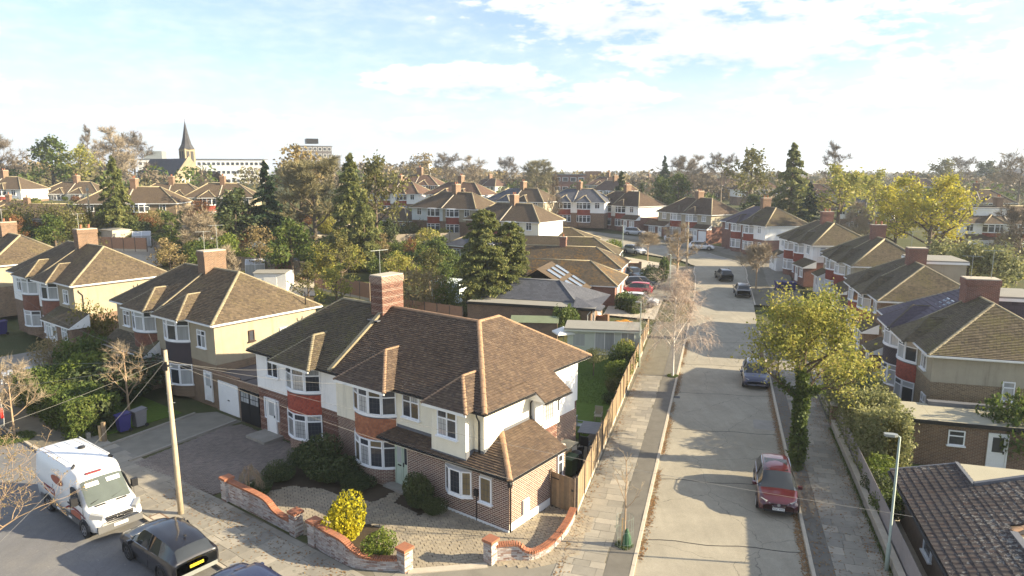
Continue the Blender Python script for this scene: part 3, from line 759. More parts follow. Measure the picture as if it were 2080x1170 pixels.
def bay_roof(par, cx, y0, hw, ze, zr_main, ymain, slope, det, tm, rm, hh=1.35, rid=True, brm=None):
    """small hipped roof over a bay running back into the main slope; y0 eave, slope = main slope rise/run from ymain"""
    za = ze+hh; run = hw*1.0; ya = y0+run; yb = ymain+(za-ze)/slope+.25
    A, B = (cx, ya, za), (cx, yb, za)
    L0, R0 = (cx-hw, y0, ze), (cx+hw, y0, ze); ym = ymain+.35
    S = [[L0, R0, A], [R0, (cx+hw, ym, ze), B, A], [(cx-hw, ym, ze), L0, A, B]]
    b = MB()
    for s in S: b.face([(p[0], p[1], p[2]-.012) for p in s], 0)
    b.face([L0, (cx-hw, ym, ze), (cx+hw, ym, ze), R0], 1)
    b.box(cx-hw+.02, cx+hw-.02, y0+.02, y0+.06, ze-.16, ze-.02, 1)
    o = b.obj('bay_roof', [M[tm[1]], M['white']], par)
    if det:
        t = MB()
        for s in S: tiles(t, s)
        t.obj('roof_tiles', M[tm[0]], par, kind='stuff')
    rm = brm or rm
    ridge_line(par, R0, A, M[rm], det == 2, .10); ridge_line(par, L0, A, M[rm], det == 2, .10)
    ridge_line(par, A, B, M[rm], det == 2, .10)
def roof(par, S, det, tm, rm, edges, tw=.18, g=.132, name='roof', fas='white', ze=None):
    b = MB()
    for k, s in S.items(): b.face([(p[0], p[1], p[2]-.012) for p in s], 0)
    lo = min(p[2] for s in S.values() for p in s)
    E_ = [p for s in S.values() for p in s if abs(p[2]-lo) < 1e-3]
    x0, x1 = min(p[0] for p in E_), max(p[0] for p in E_); y0, y1 = min(p[1] for p in E_), max(p[1] for p in E_)
    b.face([(x0, y0, lo-.02), (x0, y1, lo-.02), (x1, y1, lo-.02), (x1, y0, lo-.02)], 1)
    for a in ((x0+.03, x1-.03, y0+.03, y0+.06), (x0+.03, x1-.03, y1-.06, y1-.03), (x0+.03, x0+.06, y0+.06, y1-.06), (x1-.06, x1-.03, y0+.06, y1-.06)):
        b.box(*a, lo-.17, lo-.022, 1)
    o = b.obj(name, [M[tm[1]], M[fas]], par)
    if det:
        for k, s in S.items():
            if k == 'back': continue
            t = MB(); tiles(t, s, tw, g); t.obj('roof_tiles', M[tm[0]], par, kind='stuff')
    for p, q in edges: ridge_line(par, p, q, M[rm], det == 2)
    return o, (x0, x1, y0, y1, lo)
def gutters(par, ext, m, sides='flr'):
    x0, x1, y0, y1, lo = ext; b = MB()
    if 'f' in sides: b.box(x0, x1, y0-.07, y0+.02, lo-.11, lo-.03)
    if 'r' in sides: b.box(x1-.02, x1+.07, y0, y1, lo-.112, lo-.032)
    if 'l' in sides: b.box(x0-.07, x0+.02, y0, y1, lo-.112, lo-.032)
    return b.obj('gutter', M[m], par)
def downpipe(par, x, y, z0, z1, m, dx=0, dy=0):
    b = MB(); b.tube([(x+dx, y+dy, z1), (x+dx*.9, y+dy*.9, z1-.15), (x, y, z1-.45), (x, y, z0)], .038, 6); return b.obj('downpipe', M[m], par, smooth=True)
def chimney(par, x, y, z0, z1, wx, wy, m, pots=2, aerial=0, cap='concrete', bricks=False):
    b = MB(); b.box(x-wx/2, x+wx/2, y-wy/2, y+wy/2, z0, z1); c = b.obj('chimney', M[m], par)
    if bricks:
        t = MB()
        for ang, w, ox, oy in ((0, wx, x, y-wy/2), (90, wy, x+wx/2, y), (180, wx, x, y+wy/2), (270, wy, x-wx/2, y)):
            lay_bricks(t, (ox, oy, z0), R(ang), w, z1-z0-.4, [])
        t.obj('brick_courses', M['p_brick'], c, kind='stuff')
    b = MB(); b.box(x-wx/2-.05, x+wx/2+.05, y-wy/2-.05, y+wy/2+.05, z1-.38, z1-.02); b.obj('chimney_head', M[m], c)
    b = MB(); b.box(x-wx/2-.02, x+wx/2+.02, y-wy/2-.02, y+wy/2+.02, z1-.02, z1+.05); b.obj('flaunching', M[cap], c)
    for i in range(pots):
        yy = y+(i-(pots-1)/2)*(wy*.8/max(1, pots)); b = MB(); b.lathe([(.11, z1+.05), (.12, z1+.08), (.10, z1+.14), (.095, z1+.36), (.115, z1+.38), (.115, z1+.42), (.07, z1+.42)], 10, 0, x, yy); b.obj('chimney_pot', M['p_coping'], c, smooth=False)
    for i in range(aerial):
        yy = y-wy*.3+i*wy*.6; b = MB(); h = 1.5+.4*i; b.tube([(x, yy, z1-.3), (x, yy, z1+h)], .018, 5)
        b.tube([(x-.1, yy-.55, z1+h-.06), (x+.1, yy+.55, z1+h-.06)], .012, 4)
        for k in range(6): yk = yy-.5+k*.2; b.tube([(x-.22, yk+.03, z1+h-.06), (x+.22, yk-.03, z1+h-.06)], .007, 3)
        b.obj('aerial', M['steel'], c)
    return c
def lay_bricks(mb, o, ang, w, h, holes, z_from=0., single=None, proud=.005, m=0):
    """stretcher-bond bricks proud of a wall face centred on o, facing -y turned by ang; holes (x0,x1,z0,z1) in wall coords"""
    ca, sa = math.cos(ang), math.sin(ang); k = 0; z = z_from
    while z < h-.03:
        zt = min(z+.064, h); zc = (z+zt)/2
        segs = [(-w/2, w/2)]
        for a, b, c, d in holes:
            if c < zc < d:
                ns = []
                for p, q in segs:
                    if b <= p or a >= q: ns.append((p, q))
                    else:
                        if a > p: ns.append((p, a))
                        if b < q: ns.append((b, q))
                segs = ns
        for p, q in segs:
            x = -w/2-(.125 if k % 2 else 0)
            while x < q:
                a, b = max(x, p), min(x+.226, q)
                if b-a > .04:
                    pr = proud+rng.uniform(-.002, .002)
                    if single is not None and b-a > .22 and zt-z > .06: single.append(((a+b)/2, z, pr, o, ang))
                    else:
                        i = len(mb.v)
                        for (xx, yy, zz) in ((a, -pr, z), (b, -pr, z), (b, -pr, zt), (a, -pr, zt), (a, .01, z), (b, .01, z), (b, .01, zt), (a, .01, zt)):
                            mb.v.append((o[0]+xx*ca-yy*sa, o[1]+xx*sa+yy*ca, o[2]+zz))
                        mb.f.extend(((i, i+1, i+2, i+3), (i+3, i+2, i+6, i+7), (i+1, i+5, i+6, i+2), (i+4, i, i+3, i+7))); mb.m.extend((m, m, m, m))
                x += .25
        z += .092; k += 1
BRICK_ME = {}
def put_bricks(par, singles, mname, limit=300, key=None):
    """the nearest full bricks as pieces of their own; returns the leftovers"""
    if mname not in BRICK_ME: BRICK_ME[mname] = MB().box(-.113, .113, 0, .02, 0, .064).mesh('brick', M[mname])
    singles = sorted(singles, key=key) if key else singles
    for (x, z, pr, o, ang) in singles[:limit]:
        b = meshobj('brick', BRICK_ME[mname], par); ca, sa = math.cos(ang), math.sin(ang)
        b.location = (o[0]+x*ca+pr*sa, o[1]+x*sa-pr*ca, o[2]+z); b.rotation_euler = (0, 0, ang)
    return singles[limit:]
def left_bricks(mb, rest):
    for (x, z, pr, o, ang) in rest:
        ca, sa = math.cos(ang), math.sin(ang); i = len(mb.v)
        for (xx, yy, zz) in ((x-.113, -pr, z), (x+.113, -pr, z), (x+.113, -pr, z+.064), (x-.113, -pr, z+.064), (x-.113, .01, z), (x+.113, .01, z), (x+.113, .01, z+.064), (x-.113, .01, z+.064)):
            mb.v.append((o[0]+xx*ca-yy*sa, o[1]+xx*sa+yy*ca, o[2]+zz))
        mb.f.extend(((i, i+1, i+2, i+3), (i+3, i+2, i+6, i+7), (i+1, i+5, i+6, i+2), (i+4, i, i+3, i+7))); mb.m.extend((0,)*4)
def lean(par, x0, x1, y0, y1, z0, z1, det, tm, name='porch_roof', walls=None, fas='white', ends=True):
    """lean-to roof rising inwards from y0,z0 to y1,z1"""
    s = [(x0, y0, z0), (x1, y0, z0), (x1, y1, z1), (x0, y1, z1)]; b = MB()
    b.face([(p[0], p[1], p[2]-.012) for p in s], 0)
    b.face([(x0, y0, z0-.13), (x1, y0, z0-.13), (x1, y0, z0-.012), (x0, y0, z0-.012)], 1)
    b.face([(x0, y0, z0-.13), (x0, y1, z0-.13), (x1, y1, z0-.13), (x1, y0, z0-.13)], 1)
    b.face([(x1, y0, z0-.13), (x1, y1, z0-.13), (x1, y1, z1-.012), (x1, y0, z0-.012)], 1); b.face([(x0, y1, z0-.13), (x0, y0, z0-.13), (x0, y0, z0-.012), (x0, y1, z1-.012)], 1)
    o = b.obj(name, [M[tm[1]], M[fas]], par)
    if det: t = MB(); tiles(t, s); t.obj('roof_tiles', M[tm[0]], par, kind='stuff')
    return o
def boxpart(par, name, m, x0, x1, y0, y1, z0, z1, label=None, kind=None):
    return MB().box(x0, x1, y0, y1, z0, z1).obj(name, M[m] if isinstance(m, str) else m, par, label=label, kind=kind)

def semi(loc, rz, label, group=None, cat='house', det=1, hw=6.8, D=7.9, ze=5.05, zr=7.75, up=('pebble', 'pebble'), low=('brick_yel', 'brick_yel'), split=2.75,
         tm=(('p_roofm', 'tile_br'), ('p_roofm', 'tile_br')), rm='ridgec', hang=('p_hungr', 'p_hungr'), bx=2.15, bw=1.45, bp=.75, run=4.0, chim='brick_yel', chz=9.0, pots=2, aer=0,
         glass=('glass', 'glassn'), gut='white', lead=False, side='r', nf=4, curved=True, bayroof=True, ext=(), party=True, name='semi_detached_house', wsm=True, frame='upvc', chx=(.9, 1.5), fas='white', cyoff=.1, bayz=None, brm=None):
    E = empty(name, loc, rz, label, cat, group); oh = .38; g = glass[0]
    for sgn, i in ((-1, 0), (1, 1)):
        x0, x1 = (-hw, 0) if sgn < 0 else (0, hw)
        boxpart(E, 'wall', low[i], x0, x1, 0, D, -.4, split)
        boxpart(E, 'wall', up[i], x0-(.03 if sgn < 0 else 0), x1+(.03 if sgn > 0 else 0), -.03, D+.03, split, ze-.02)
    S, a, b = hip_slopes(-hw-oh, hw+oh, -oh, D+oh, ze, zr, run, run)
    edges = [(S['front'][0], a), (S['front'][1], b), (a, b), (S['back'][0], b)]
    if tm[0] == tm[1]: _, ex = roof(E, S, det, tm[0], rm, edges, fas=fas)
    else:
        m = (0, -oh, ze); mr = (0, D/2, zr); mb_ = (0, D+oh, ze)
        SL = {'front': [S['front'][0], m, mr, a], 'back': [mb_, S['back'][1], a, mr], 'left': S['left']}
        SR = {'front': [m, S['front'][1], b, mr], 'back': [S['back'][0], mb_, mr, b], 'right': S['right']}
        pu = tm[0][0] == 'p_roofpu'
        roof(E, SL, det, tm[0], rm, [(S['front'][0], a)], *((.33, .3) if pu else (.18, .132)), fas=fas)
        roof(E, SR, det, tm[1], rm, [(S['front'][1], b), (mr, b), (S['back'][0], b)], fas=fas); ex = (-hw-oh, hw+oh, -oh, D+oh, ze)
    gutters(E, ex, gut)
    sl = (zr-ze)/(D/2+oh)
    if party: MB().bar((0, -oh, ze+.04), (0, D/2, zr+.04), .16, .10).obj('party_wall_capping', M['ridgec' if det else 'concrete'], E)
    chimney(E, 0, D/2+cyoff, zr-1.2, chz, chx[0], chx[1], chim, pots, aer)
    for sgn, i in ((-1, 0), (1, 1)):
        cx = sgn*bx
        bay(E, cx, 0, bw, bp, det, hang[i], low[i], nf=nf, glass=g if det < 2 else list(glass), lead=lead, curved=curved, frame=frame, f_z=bayz or (3.62, 4.92))
        if bayroof: bay_roof(E, cx, -bp-.28, bw+.33, ze, zr, -oh, sl, det, tm[i], rm, brm=brm)
        ox = sgn*(bx+bw+(hw-bx-bw)/2)
        if wsm: window(E, ox, -.03, 3.72, 1.05, 1.2, 0, 2, .35, frame, g if det < 2 else list(glass), det == 2)
    for e in ext: e(E)
    return E
# ------------------------------------------------------------------ the pair of houses on the corner
def main_pair():
    E = empty('semi_detached_house', (*row(12, .45), 0), ROWROT, 'corner pair with white upper walls, brown roof and orange hung-tile bay behind curved walls', 'house')
    tm = ('p_roof', 'tile_dk'); ze, zr = 5.1, 8.0
    # walls
    boxpart(E, 'wall', 'brick_main', -7.4, 0, 0, 8.3, -.2, 2.75); boxpart(E, 'wall', 'whiter', -7.45, 0, -.03, 8.33, 2.75, ze-.02)
    boxpart(E, 'wall', 'brick_main', 0, 9.95, .02, 8.3, -.2, 2.75); boxpart(E, 'wall', 'cream', 0, 10.3, -.03, 3.6, 2.6, ze-.02)
    boxpart(E, 'wall', 'whiter', 5, 10.55, 3.6, 5.7, 2.9, 4.9); boxpart(E, 'wall', 'whiter', 3.9, 9.45, 5.6, 9.2, 2.9, 5.545)
    boxpart(E, 'wall', 'whiter', 2, 9.9, 3.55, 8.2, 2.74, 5.08)
    MB().box(6, 10.45, 3.7, 5.65, -.2, 2.9).obj('wall', M['brick_main'], E); MB().box(4, 9.41, 5.65, 9.16, -.2, 2.9).obj('wall', M['brick_main'], E)
    boxpart(E, 'wall', 'mortar', 5.75, 11.99, -.44, 4.05, -.2, 2.62)
    boxpart(E, 'plinth', 'white', 5.8, 12.03, -.48, 4.06, -.1, .10); boxpart(E, 'plinth', 'white', 11.5, 12.035, -.3, 4.0, .1, .36)
    # brickwork of the single-storey front, the nearest bricks one by one
    singles = []; mb = MB()
    F_h = [(-.57-.82+.0, .23, 1.02, 2.25), (1.53, 2.22, .98, 2.25)]
    fc = 8.9; holes = [(8.28-fc, 9.94-fc, 1.02, 2.26), (10.38-fc, 11.1-fc, .98, 2.26)]
    lay_bricks(mb, (fc, -.44, 0), 0, 6.2, 2.6, holes, .1, singles)
    lay_bricks(mb, (11.99, 1.8, 0), R(90), 4.46, 2.6, [(1.5, 2.0, 1.1, 2.3)], .37, singles)
    rest = put_bricks(E, singles, 'p_brick', 300, lambda s: abs(s[3][0]+s[0]*math.cos(s[4])-12)+abs(s[3][1]+s[0]*math.sin(s[4])+.44)+s[1]*.4)
    left_bricks(mb, rest)
    lay_bricks(mb, (2.3, .0, 0), 0, 6.9, 2.3, [(-2.3, 2.4, -1, 3.)], .1); lay_bricks(mb, (10.45, 4.7, 0), R(90), 1.9, 2.88, [], .1)
    lay_bricks(mb, (9.41, 7.4, 0), R(90), 3.5, 2.88, [], .1)
    lay_bricks(mb, (-3.7, 0, 0), 0, 7.4, 2.7, [(-3.0, -1.7, -.1, 2.2), (-.62, 2.4, -.1, 3.2)], 0)
    mb.obj('brick_courses', M['p_brick'], E, kind='stuff')
    # main roof
    def zp(x): return ze+(10.65-x)*(zr-ze)/3.95
    A, Bx = (-4.0, 3.95, zr), (6.7, 3.95, zr); d = .5755; XE = 10.65; xb, xc = XE+d, XE-d; yh = -.4+d*(4.35/3.95); YC = 9.6
    C_ = (6.7, 5.6, zr)
    S = {'front_l': [(-7.8, -.4, ze), (0, -.4, ze), (0, 3.95, zr), A], 'front_r': [(0, -.4, ze), (XE, -.4, ze), Bx, (0, 3.95, zr)],
         'pa': [(XE, -.4, ze), (XE, 3.4, ze), (xc, 3.4, zp(xc)), (xc, yh, zp(xc))], 'pb': [(xb, 3.4, zp(xb)), (xb, 5.75, zp(xb)), (xc, 5.75, zp(xc)), (xc, 3.4, zp(xc))],
         'pu': [(xc, yh, zp(xc)), (xc, YC, zp(xc)), C_, Bx], 'rear': [(xc, YC, zp(xc)), (3.6, YC, zp(xc)), C_],
         'left': [(-7.8, 8.3, ze), (-7.8, -.4, ze), A], 'back': [(3.6, 8.3, ze), (-7.8, 8.3, ze), A, Bx], 'west': [(3.6, YC, zp(xc)), (3.6, 8.3, ze), Bx, C_]}
    b = MB()
    for s in S.values(): b.face([(p[0], p[1], p[2]-.014) for p in s], 0)
    b.face([(-7.8, -.4, ze-.02), (-7.8, 8.3, ze-.02), (9, 8.3, ze-.02), (9, 3.4, ze-.02), (XE, 3.4, ze-.02), (XE, -.4, ze-.02)], 1)
    b.face([(xb, 3.4, zp(xb)-.02), (xb, 5.75, zp(xb)-.02), (9, 5.75, zp(xb)-.02), (9, 3.4, zp(xb)-.02)], 1)
    b.face([(xc, 3.4, zp(xc)-.02), (xc, YC, zp(xc)-.02), (3.6, YC, zp(xc)-.02), (3.6, 3.4, zp(xc)-.02)], 1)
    b.box(-7.77, XE-.03, -.37, -.34, ze-.17, ze-.022, 1); b.box(XE-.06, XE-.03, -.34, 3.39, ze-.17, ze-.022, 1); b.box(xb-.06, xb-.03, 3.42, 5.73, zp(xb)-.17, zp(xb)-.022, 1)
    b.box(xc-.06, xc-.03, 5.76, YC-.03, zp(xc)-.17, zp(xc)-.022, 1); b.box(3.7, xc-.07, YC-.07, YC-.04, zp(xc)-.17, zp(xc)-.022, 1); b.face([(xb, 5.75, zp(xb)-.02), (xc, 5.75, zp(xb)-.2), (xc, 5.75, zp(xc)-.02)], 1); b.face([(xc-.4, 5.74, zp(xb)-.2), (xc, 5.74, zp(xb)-.2), (xc, 5.74, zp(xc)-.02), (xc-.4, 5.74, zp(xc)-.02)], 1)
    b.box(-7.77, -7.74, -.34, 8.26, ze-.17, ze-.022, 1); b.face([(xb, 3.4, zp(xb)-.02), (xc, 3.4, zp(xb)-.02), (xc, 3.4, zp(xc)-.02)], 1)
    b.obj('roof', [M['tile_dk'], M['white']], E)
    for k in ('front_l', 'front_r', 'pa', 'pb', 'pu', 'left'):
        t = MB(); tiles(t, S[k]); t.obj('roof_tiles', M['p_roofm' if k in ('front_l', 'left') else 'p_roof'], E, kind='stuff')
    ridge_line(E, (XE, -.4, ze), Bx, M['ridge'], True, .14); ridge_line(E, (-7.8, -.4, ze), A, M['ridgec']); ridge_line(E, A, (-.5, 3.95, zr), M['ridgec'])
    ridge_line(E, (.5, 3.95, zr), Bx, M['ridge']); ridge_line(E, Bx, C_, M['ridge']); ridge_line(E, (xc, YC, zp(xc)), C_, M['ridge'])
    MB().bar((0, -.42, ze+.02), (0, 3.6, zr-.16), .24, .22).obj('party_wall_capping', M['ridgec'], E)
    MB().bar((-.42, 2.9, 7.33), (.42, 2.9, 7.33), .5, .05).obj('lead_flashing', M['lead'], E)
    gb = MB(); gb.box(-7.8, XE+.05, -.47, -.38, ze-.11, ze-.03); gb.box(XE-.02, XE+.07, -.4, 3.35, ze-.112, ze-.032); gb.box(xb-.02, xb+.07, 3.4, 5.75, zp(xb)-.112, zp(xb)-.032); gb.box(xc-.02, xc+.07, 5.76, YC, zp(xc)-.112, zp(xc)-.032)
    gb.obj('gutter', M['black'], E)
    chimney(E, -.2, 4.0, 7.0, 9.75, .95, 1.6, 'brick_main', 0, 1, 'concrete', True)
    sl = (zr-ze)/4.35
    # bays
    bay(E, 3.1, 0, 1.52, .78, 2, 'p_hung', 'brick_main', nf=5, glass=['glass', 'glassn', 'glass', 'glass', 'glassw'], lead=True)
    bay(E, -2.8, 0, 1.45, .75, 2, 'p_hungr', 'brick_main', nf=4, glass=['glass', 'glass', 'glassn'], lead=True)
    bay_roof(E, 3.05, -1.08, 1.9, ze, zr, -.4, sl, 2, tm, 'ridge', 1.45)
    bay_roof(E, -2.8, -1.05, 1.8, ze, zr, -.4, sl, 2, ('p_roofm', 'tile_dk'), 'ridgec', 1.4)
    # oriel over the porch roof
    boxpart(E, 'oriel_wall', 'cream', 7.6, 9.7, -.6, 0, 2.72, ze-.02)
    bay_roof(E, 8.65, -.95, 1.38, ze, zr, -.4, sl, 2, tm, 'ridge', 1.2)
    gl = ['glass', 'glass', 'glassn', 'glassw']
    window(E, 8.62, -.6, 3.62, 1.2, 1.3, 0, 2, .42, 'upvc', gl, True, True)
    window(E, 5.72, -.03, 3.7, 1.15, 1.25, 0, 2, .42, 'upvc', gl, True, True)
    window(E, -5.75, -.03, 3.65, 1.1, 1.3, 0, 2, .42, 'upvc', ['glass'], True, True)
    window(E, 10.55, 4.65, 3.25, .85, 1.55, R(90), 1, .42, 'upvc', 'glassn', True, True)
    window(E, 12.0, 3.55, 1.12, .44, 1.15, R(90), 1, .4, 'upvc', 'glass', True, True)
    window(E, 10.74, -.45, 1.02, .68, 1.2, 0, 1, 0, 'upvc', 'glassw', True, True)
    # bow window of the front room
    b = MB(); poly = [(8.3, -.43), (8.75, -.72), (9.5, -.72), (9.95, -.43)]; b.prism(poly, 1.0, 1.06); b.prism([(8.36, -.43), (8.78, -.66), (9.47, -.66), (9.89, -.43)], 1.06, 2.24)
    b.prism([(8.25, -.43), (8.73, -.76), (9.52, -.76), (10., -.43)], .94, 1.0); b.obj('bow_frame', M['upvc'], E)
    for (xa, ya), (xb2, yb2) in (((8.36, -.43), (8.78, -.66)), ((8.78, -.66), (9.47, -.66)), ((9.47, -.66), (9.89, -.43))):
        ang = math.atan2(yb2-ya, xb2-xa); nx, ny = math.sin(ang), -math.cos(ang)
        window(E, (xa+xb2)/2+nx*.01, (ya+yb2)/2+ny*.01, 1.06, math.hypot(xb2-xa, yb2-ya), 1.18, ang, 1, 0, 'upvc', 'glassw' if xa > 9 else 'glass', True, True, False, 'bow_window')
    # porch roof wrapping the corner
    z0 = 2.66; zt = 3.8; p = (zt-z0)/2.35
    s1 = [(4.05, -.8, z0), (10.02, -.8, z0), (10.02, .05, z0+.85*p), (4.75, .05, z0+.85*p)]; s2 = [(10.02, -.8, z0), (12.35, -.8, z0), (10.02, 1.53, z0+2.33*p)]
    s3 = [(12.35, -.8, z0), (12.35, 3.62, z0), (10.0, 3.62, zt), (10.0, 1.55, zt)]
    b = MB()
    for s in (s1, s2, s3): b.face([(q[0], q[1], q[2]-.013) for q in s], 0)
    b.face([(4.05, -.8, z0-.02), (4.05, 0, z0-.02), (10, 0, z0-.02), (12.35, 3.62, z0-.02), (12.35, -.8, z0-.02)], 1); b.face([(12.35, 3.62, z0-.02), (10, 3.62, z0-.02), (10, 3.62, zt-.02)], 0)
    b.box(4.1, 12.32, -.77, -.74, z0-.15, z0-.022, 1); b.box(12.29, 12.32, -.74, 3.6, z0-.15, z0-.022, 1)
    o = b.obj('porch_roof', [M['tile_dk'], M['white']], E)
    for s in (s1, s2, s3): t = MB(); tiles(t, s); t.obj('roof_tiles', M['p_roof'], E, kind='stuff')
    ridge_line(E, (12.35, -.8, z0), (10, 1.55, zt), M['ridge'], True, .14)
    b = MB(); b.box(4.7, 7.59, -.05, -.032, 3.03, 3.2); b.box(7.55, 9.75, -.63, -.602, 2.70, 2.82); b.box(9.702, 9.73, -.6, -.03, 2.8, 3.15); b.box(9.75, 10.32, -.055, -.033, 3.0, 3.15); b.box(10.302, 10.33, -.03, 1.4, 3.1, 3.25); b.box(10.303, 10.33, 1.4, 3.6, 3.66, 3.8); b.box(7.57, 7.598, -.6, -.03, 2.75, 3.15)
    b.obj('lead_flashing', M['lead'], E)
    g2 = MB(); g2.box(4.05, 12.4, -.88, -.79, z0-.10, z0-.03); g2.box(12.33, 12.42, -.8, 3.6, z0-.102, z0-.032); g2.obj('gutter', M['black'], E)
    downpipe(E, 12.06, -.38, 0, z0-.06, 'black', .2, -.2); downpipe(E, 10.05, -.09, 3.05, 4.98, 'black', .1, -.28); downpipe(E, 10.36, 3.45, 3.7, 4.95, 'black', .25, 0); downpipe(E, 10.62, 5.5, 3.6, 4.55, 'black', .25, 0); downpipe(E, 9.47, 6.4, 4.7, 5.4, 'lead', .2, 0)
    # front doors
    D = empty('door', (4.72, -.14, .12), 0); D.parent = E; 
    boxpart(E, 'porch_wall', 'brick_main', 4.5, 5.78, -.12, .1, 0, 2.6)
    for nm, xa, xb2 in (('side_leaf', 0, .46), ('door_leaf', .50, 1.06)):
        b = MB(); b.box(xa, xb2, -.05, 0, 0, 2.1); b.box(xa+.1, xb2-.1, -.065, -.048, .2, .9); b.obj(nm, M['sage'], D)
        b = MB(); b.box(xa+.09, xb2-.09, -.06, -.045, 1.15, 2.0); b.obj('door_pane', M['glassn' if xa == 0 else 'glass'], D)
    b = MB(); b.box(-.06, 0, -.08, 0, 0, 2.2); b.box(1.06, 1.12, -.08, 0, 0, 2.2); b.box(0, 1.06, -.08, 0, 2.1, 2.2); b.box(.46, .50, -.078, 0, 0, 2.1); b.obj('door_frame', M['sage'], D)
    b = MB(); b.box(.12, .36, -.07, -.05, .98, 1.05); b.obj('letter_plate', M['black'], D)
    b = MB(); b.box(.515, .545, -.1, -.05, 1.0, 1.2); b.obj('handle', M['black'], D)
    boxpart(E, 'door_step', 'concreted', 4.3, 6.0, -.75, -.12, -.05, .11)
    door(E, -6.1, -.01, .15, .82, 2.05, 0, 'white', 'glassn', True, 'white part glazed front door beside the red hung-tile bay')
    window(E, -6.68, -.01, .95, .3, 1.3, 0, 1, 0, 'upvc', 'glassn', False, False, False); window(E, -5.52, -.01, .95, .3, 1.3, 0, 1, 0, 'upvc', 'glassn', False, False, False)
    boxpart(E, 'door_step', 'concreted', -7.0, -5.1, -1.3, 0, -.05, .16)
    # small fittings
    boxpart(E, 'meter_cabinet', 'white', 12.0, 12.09, .55, 1.0, .42, 1.1)
    b = MB(); b.box(10.1, 10.3, -.56, -.45, 1.2, 1.5); b.tube([(10.2, -.48, 1.2), (10.2, -.48, 0)], .02, 5); b.obj('charging_point', M['black'], E)
    b = MB(); b.lathe([(.02, 2.2), (.11, 2.25), (.12, 2.4), (.04, 2.52), (.02, 2.58)], 8, 0, 12.2, -.6); b.bar((12.0, -.4, 2.5), (12.2, -.6, 2.55), .03); b.obj('wall_lantern', M['black'], E)
    b = MB(); b.box(1.55, 1.75, -.15, 0, 4.55, 4.75); b.obj('alarm_box', M['white'], E)
    b = MB(); b.lathe([(.03, 4.86), (.07, 4.88), (.07, 4.98), (.03, 5.0)], 8, 0, 5.85, -.2); b.bar((5.85, -.03, 4.95), (5.85, -.2, 4.93), .03); b.obj('security_camera', M['white'], E)
    # rear store with a flat roof in the recess
    return E
MAIN = main_pair()
# store in the recess beside the rear wall
E = empty('garden_store', (*row(1.3, 6.6), 0), ROWROT, 'small lean-to store with pale timber doors against the side wall of the corner house', 'store')
boxpart(E, 'wall', 'cream', -1.2, -.02, -.6, 1.1, 0, 1.25); boxpart(E, 'flat_roof', 'felty', -1.25, .06, -.7, 1.15, 1.25, 1.33)
for k in range(2): boxpart(E, 'door', 'timberl', -.02, .03, -.55+k*.55, -.02+k*.55, .08, 1.15)

# ------------------------------------------------------------------ front garden of the corner house
blk = []; 
def poly_in(poly, x, y):
    c = False; n = len(poly)
    for i in range(n):
        x0, y0 = poly[i]; x1, y1 = poly[i-1]
        if (y0 > y) != (y1 > y) and x < (x1-x0)*(y-y0)/(y1-y0)+x0: c = not c
    return c
beds = [[row(13.3, -.2), row(6.9, -.2), row(6.8, -1.6), row(8.2, -2.2), row(10, -2.3), row(11.4, -3.0), row(12.0, -4.4), row(12.4, -5.4), row(13.2, -5.4)],
        [row(5.9, -5.5), row(5.9, -3.4), row(4.8, -3.1), row(3.9, -4.4), row(1.9, -4.3), row(1.7, -4.9), row(3.6, -5.6)],
        [row(6.3, -.2), row(6.0, -1.1), row(4.2, -1.2), row(3.9, -.2)]]
drive_poly = [row(13.3, -.2), row(13.3, -5.5), row(6.5, -5.5), row(5, -5.6), row(2.4, -5.3), row(1.4, -4.75), row(-.9, -2.4), row(-2.3, -1.6), row(-3.4, .2), row(-2.3, 3.3), row(0, 3.2), row(0, -.05)]
def block_paving(name, poly, avoid, m, ang, l, w, limit, z, near):
    root = empty(name); root['kind'] = 'structure'
    xs = [p[0] for p in poly]; ys = [p[1] for p in poly]; cx, cy = sum(xs)/len(xs), sum(ys)/len(ys)
    ca, sa = math.cos(ang), math.sin(ang); R_ = max(math.dist((cx, cy), p) for p in poly); L = []
    j = -int(R_/w)
    while j*w < R_:
        i = -int(R_/l)-1; off = (j % 2)*l/2
        while i*l < R_:
            a = i*l+off+rng.uniform(-.01, .01); b = j*w; x = cx+a*ca-b*sa; y = cy+a*sa+b*ca
            if poly_in(poly, x, y) and not any(poly_in(q, x, y) for q in avoid): L.append((x, y))
            i += 1
        j += 1
    L.sort(key=lambda p: math.dist(p, near)); me = MB().box(-l/2+.01, l/2-.01, -w/2+.01, w/2-.01, -.05, 0).mesh('paving_block', M[m])
    for x, y in L[:limit]:
        o = meshobj('paving_block', me, root, (x, y, z+rng.uniform(-.003, .004)), ang); o.rotation_euler = (rng.uniform(-.008, .008), rng.uniform(-.008, .008), ang)
    if len(L) > limit:
        mb = MB(); hl, hw = l/2-.01, w/2-.01
        for x, y in L[limit:]:
            zz = z+rng.uniform(-.003, .004); i = len(mb.v); tx, ty = rng.uniform(-.002, .002), rng.uniform(-.002, .002)
            for sx, sy in ((-1, -1), (1, -1), (1, 1), (-1, 1)): mb.v.append((x+sx*hl*ca-sy*hw*sa, y+sx*hl*sa+sy*hw*ca, zz+sx*tx+sy*ty))
            for sx, sy in ((-1, -1), (1, -1), (1, 1), (-1, 1)): mb.v.append((x+sx*hl*ca-sy*hw*sa, y+sx*hl*sa+sy*hw*ca, zz-.03))
            mb.f.extend(((i, i+1, i+2, i+3), (i, i+4, i+5, i+1), (i+1, i+5, i+6, i+2), (i+2, i+6, i+7, i+3), (i+3, i+7, i+4, i))); mb.m.extend((0,)*5)
        o = mb.obj('paving_blocks', M[m], root, kind='stuff')
    sheet(name+'_bed', poly, z-.022, M['soil'], .1); return root
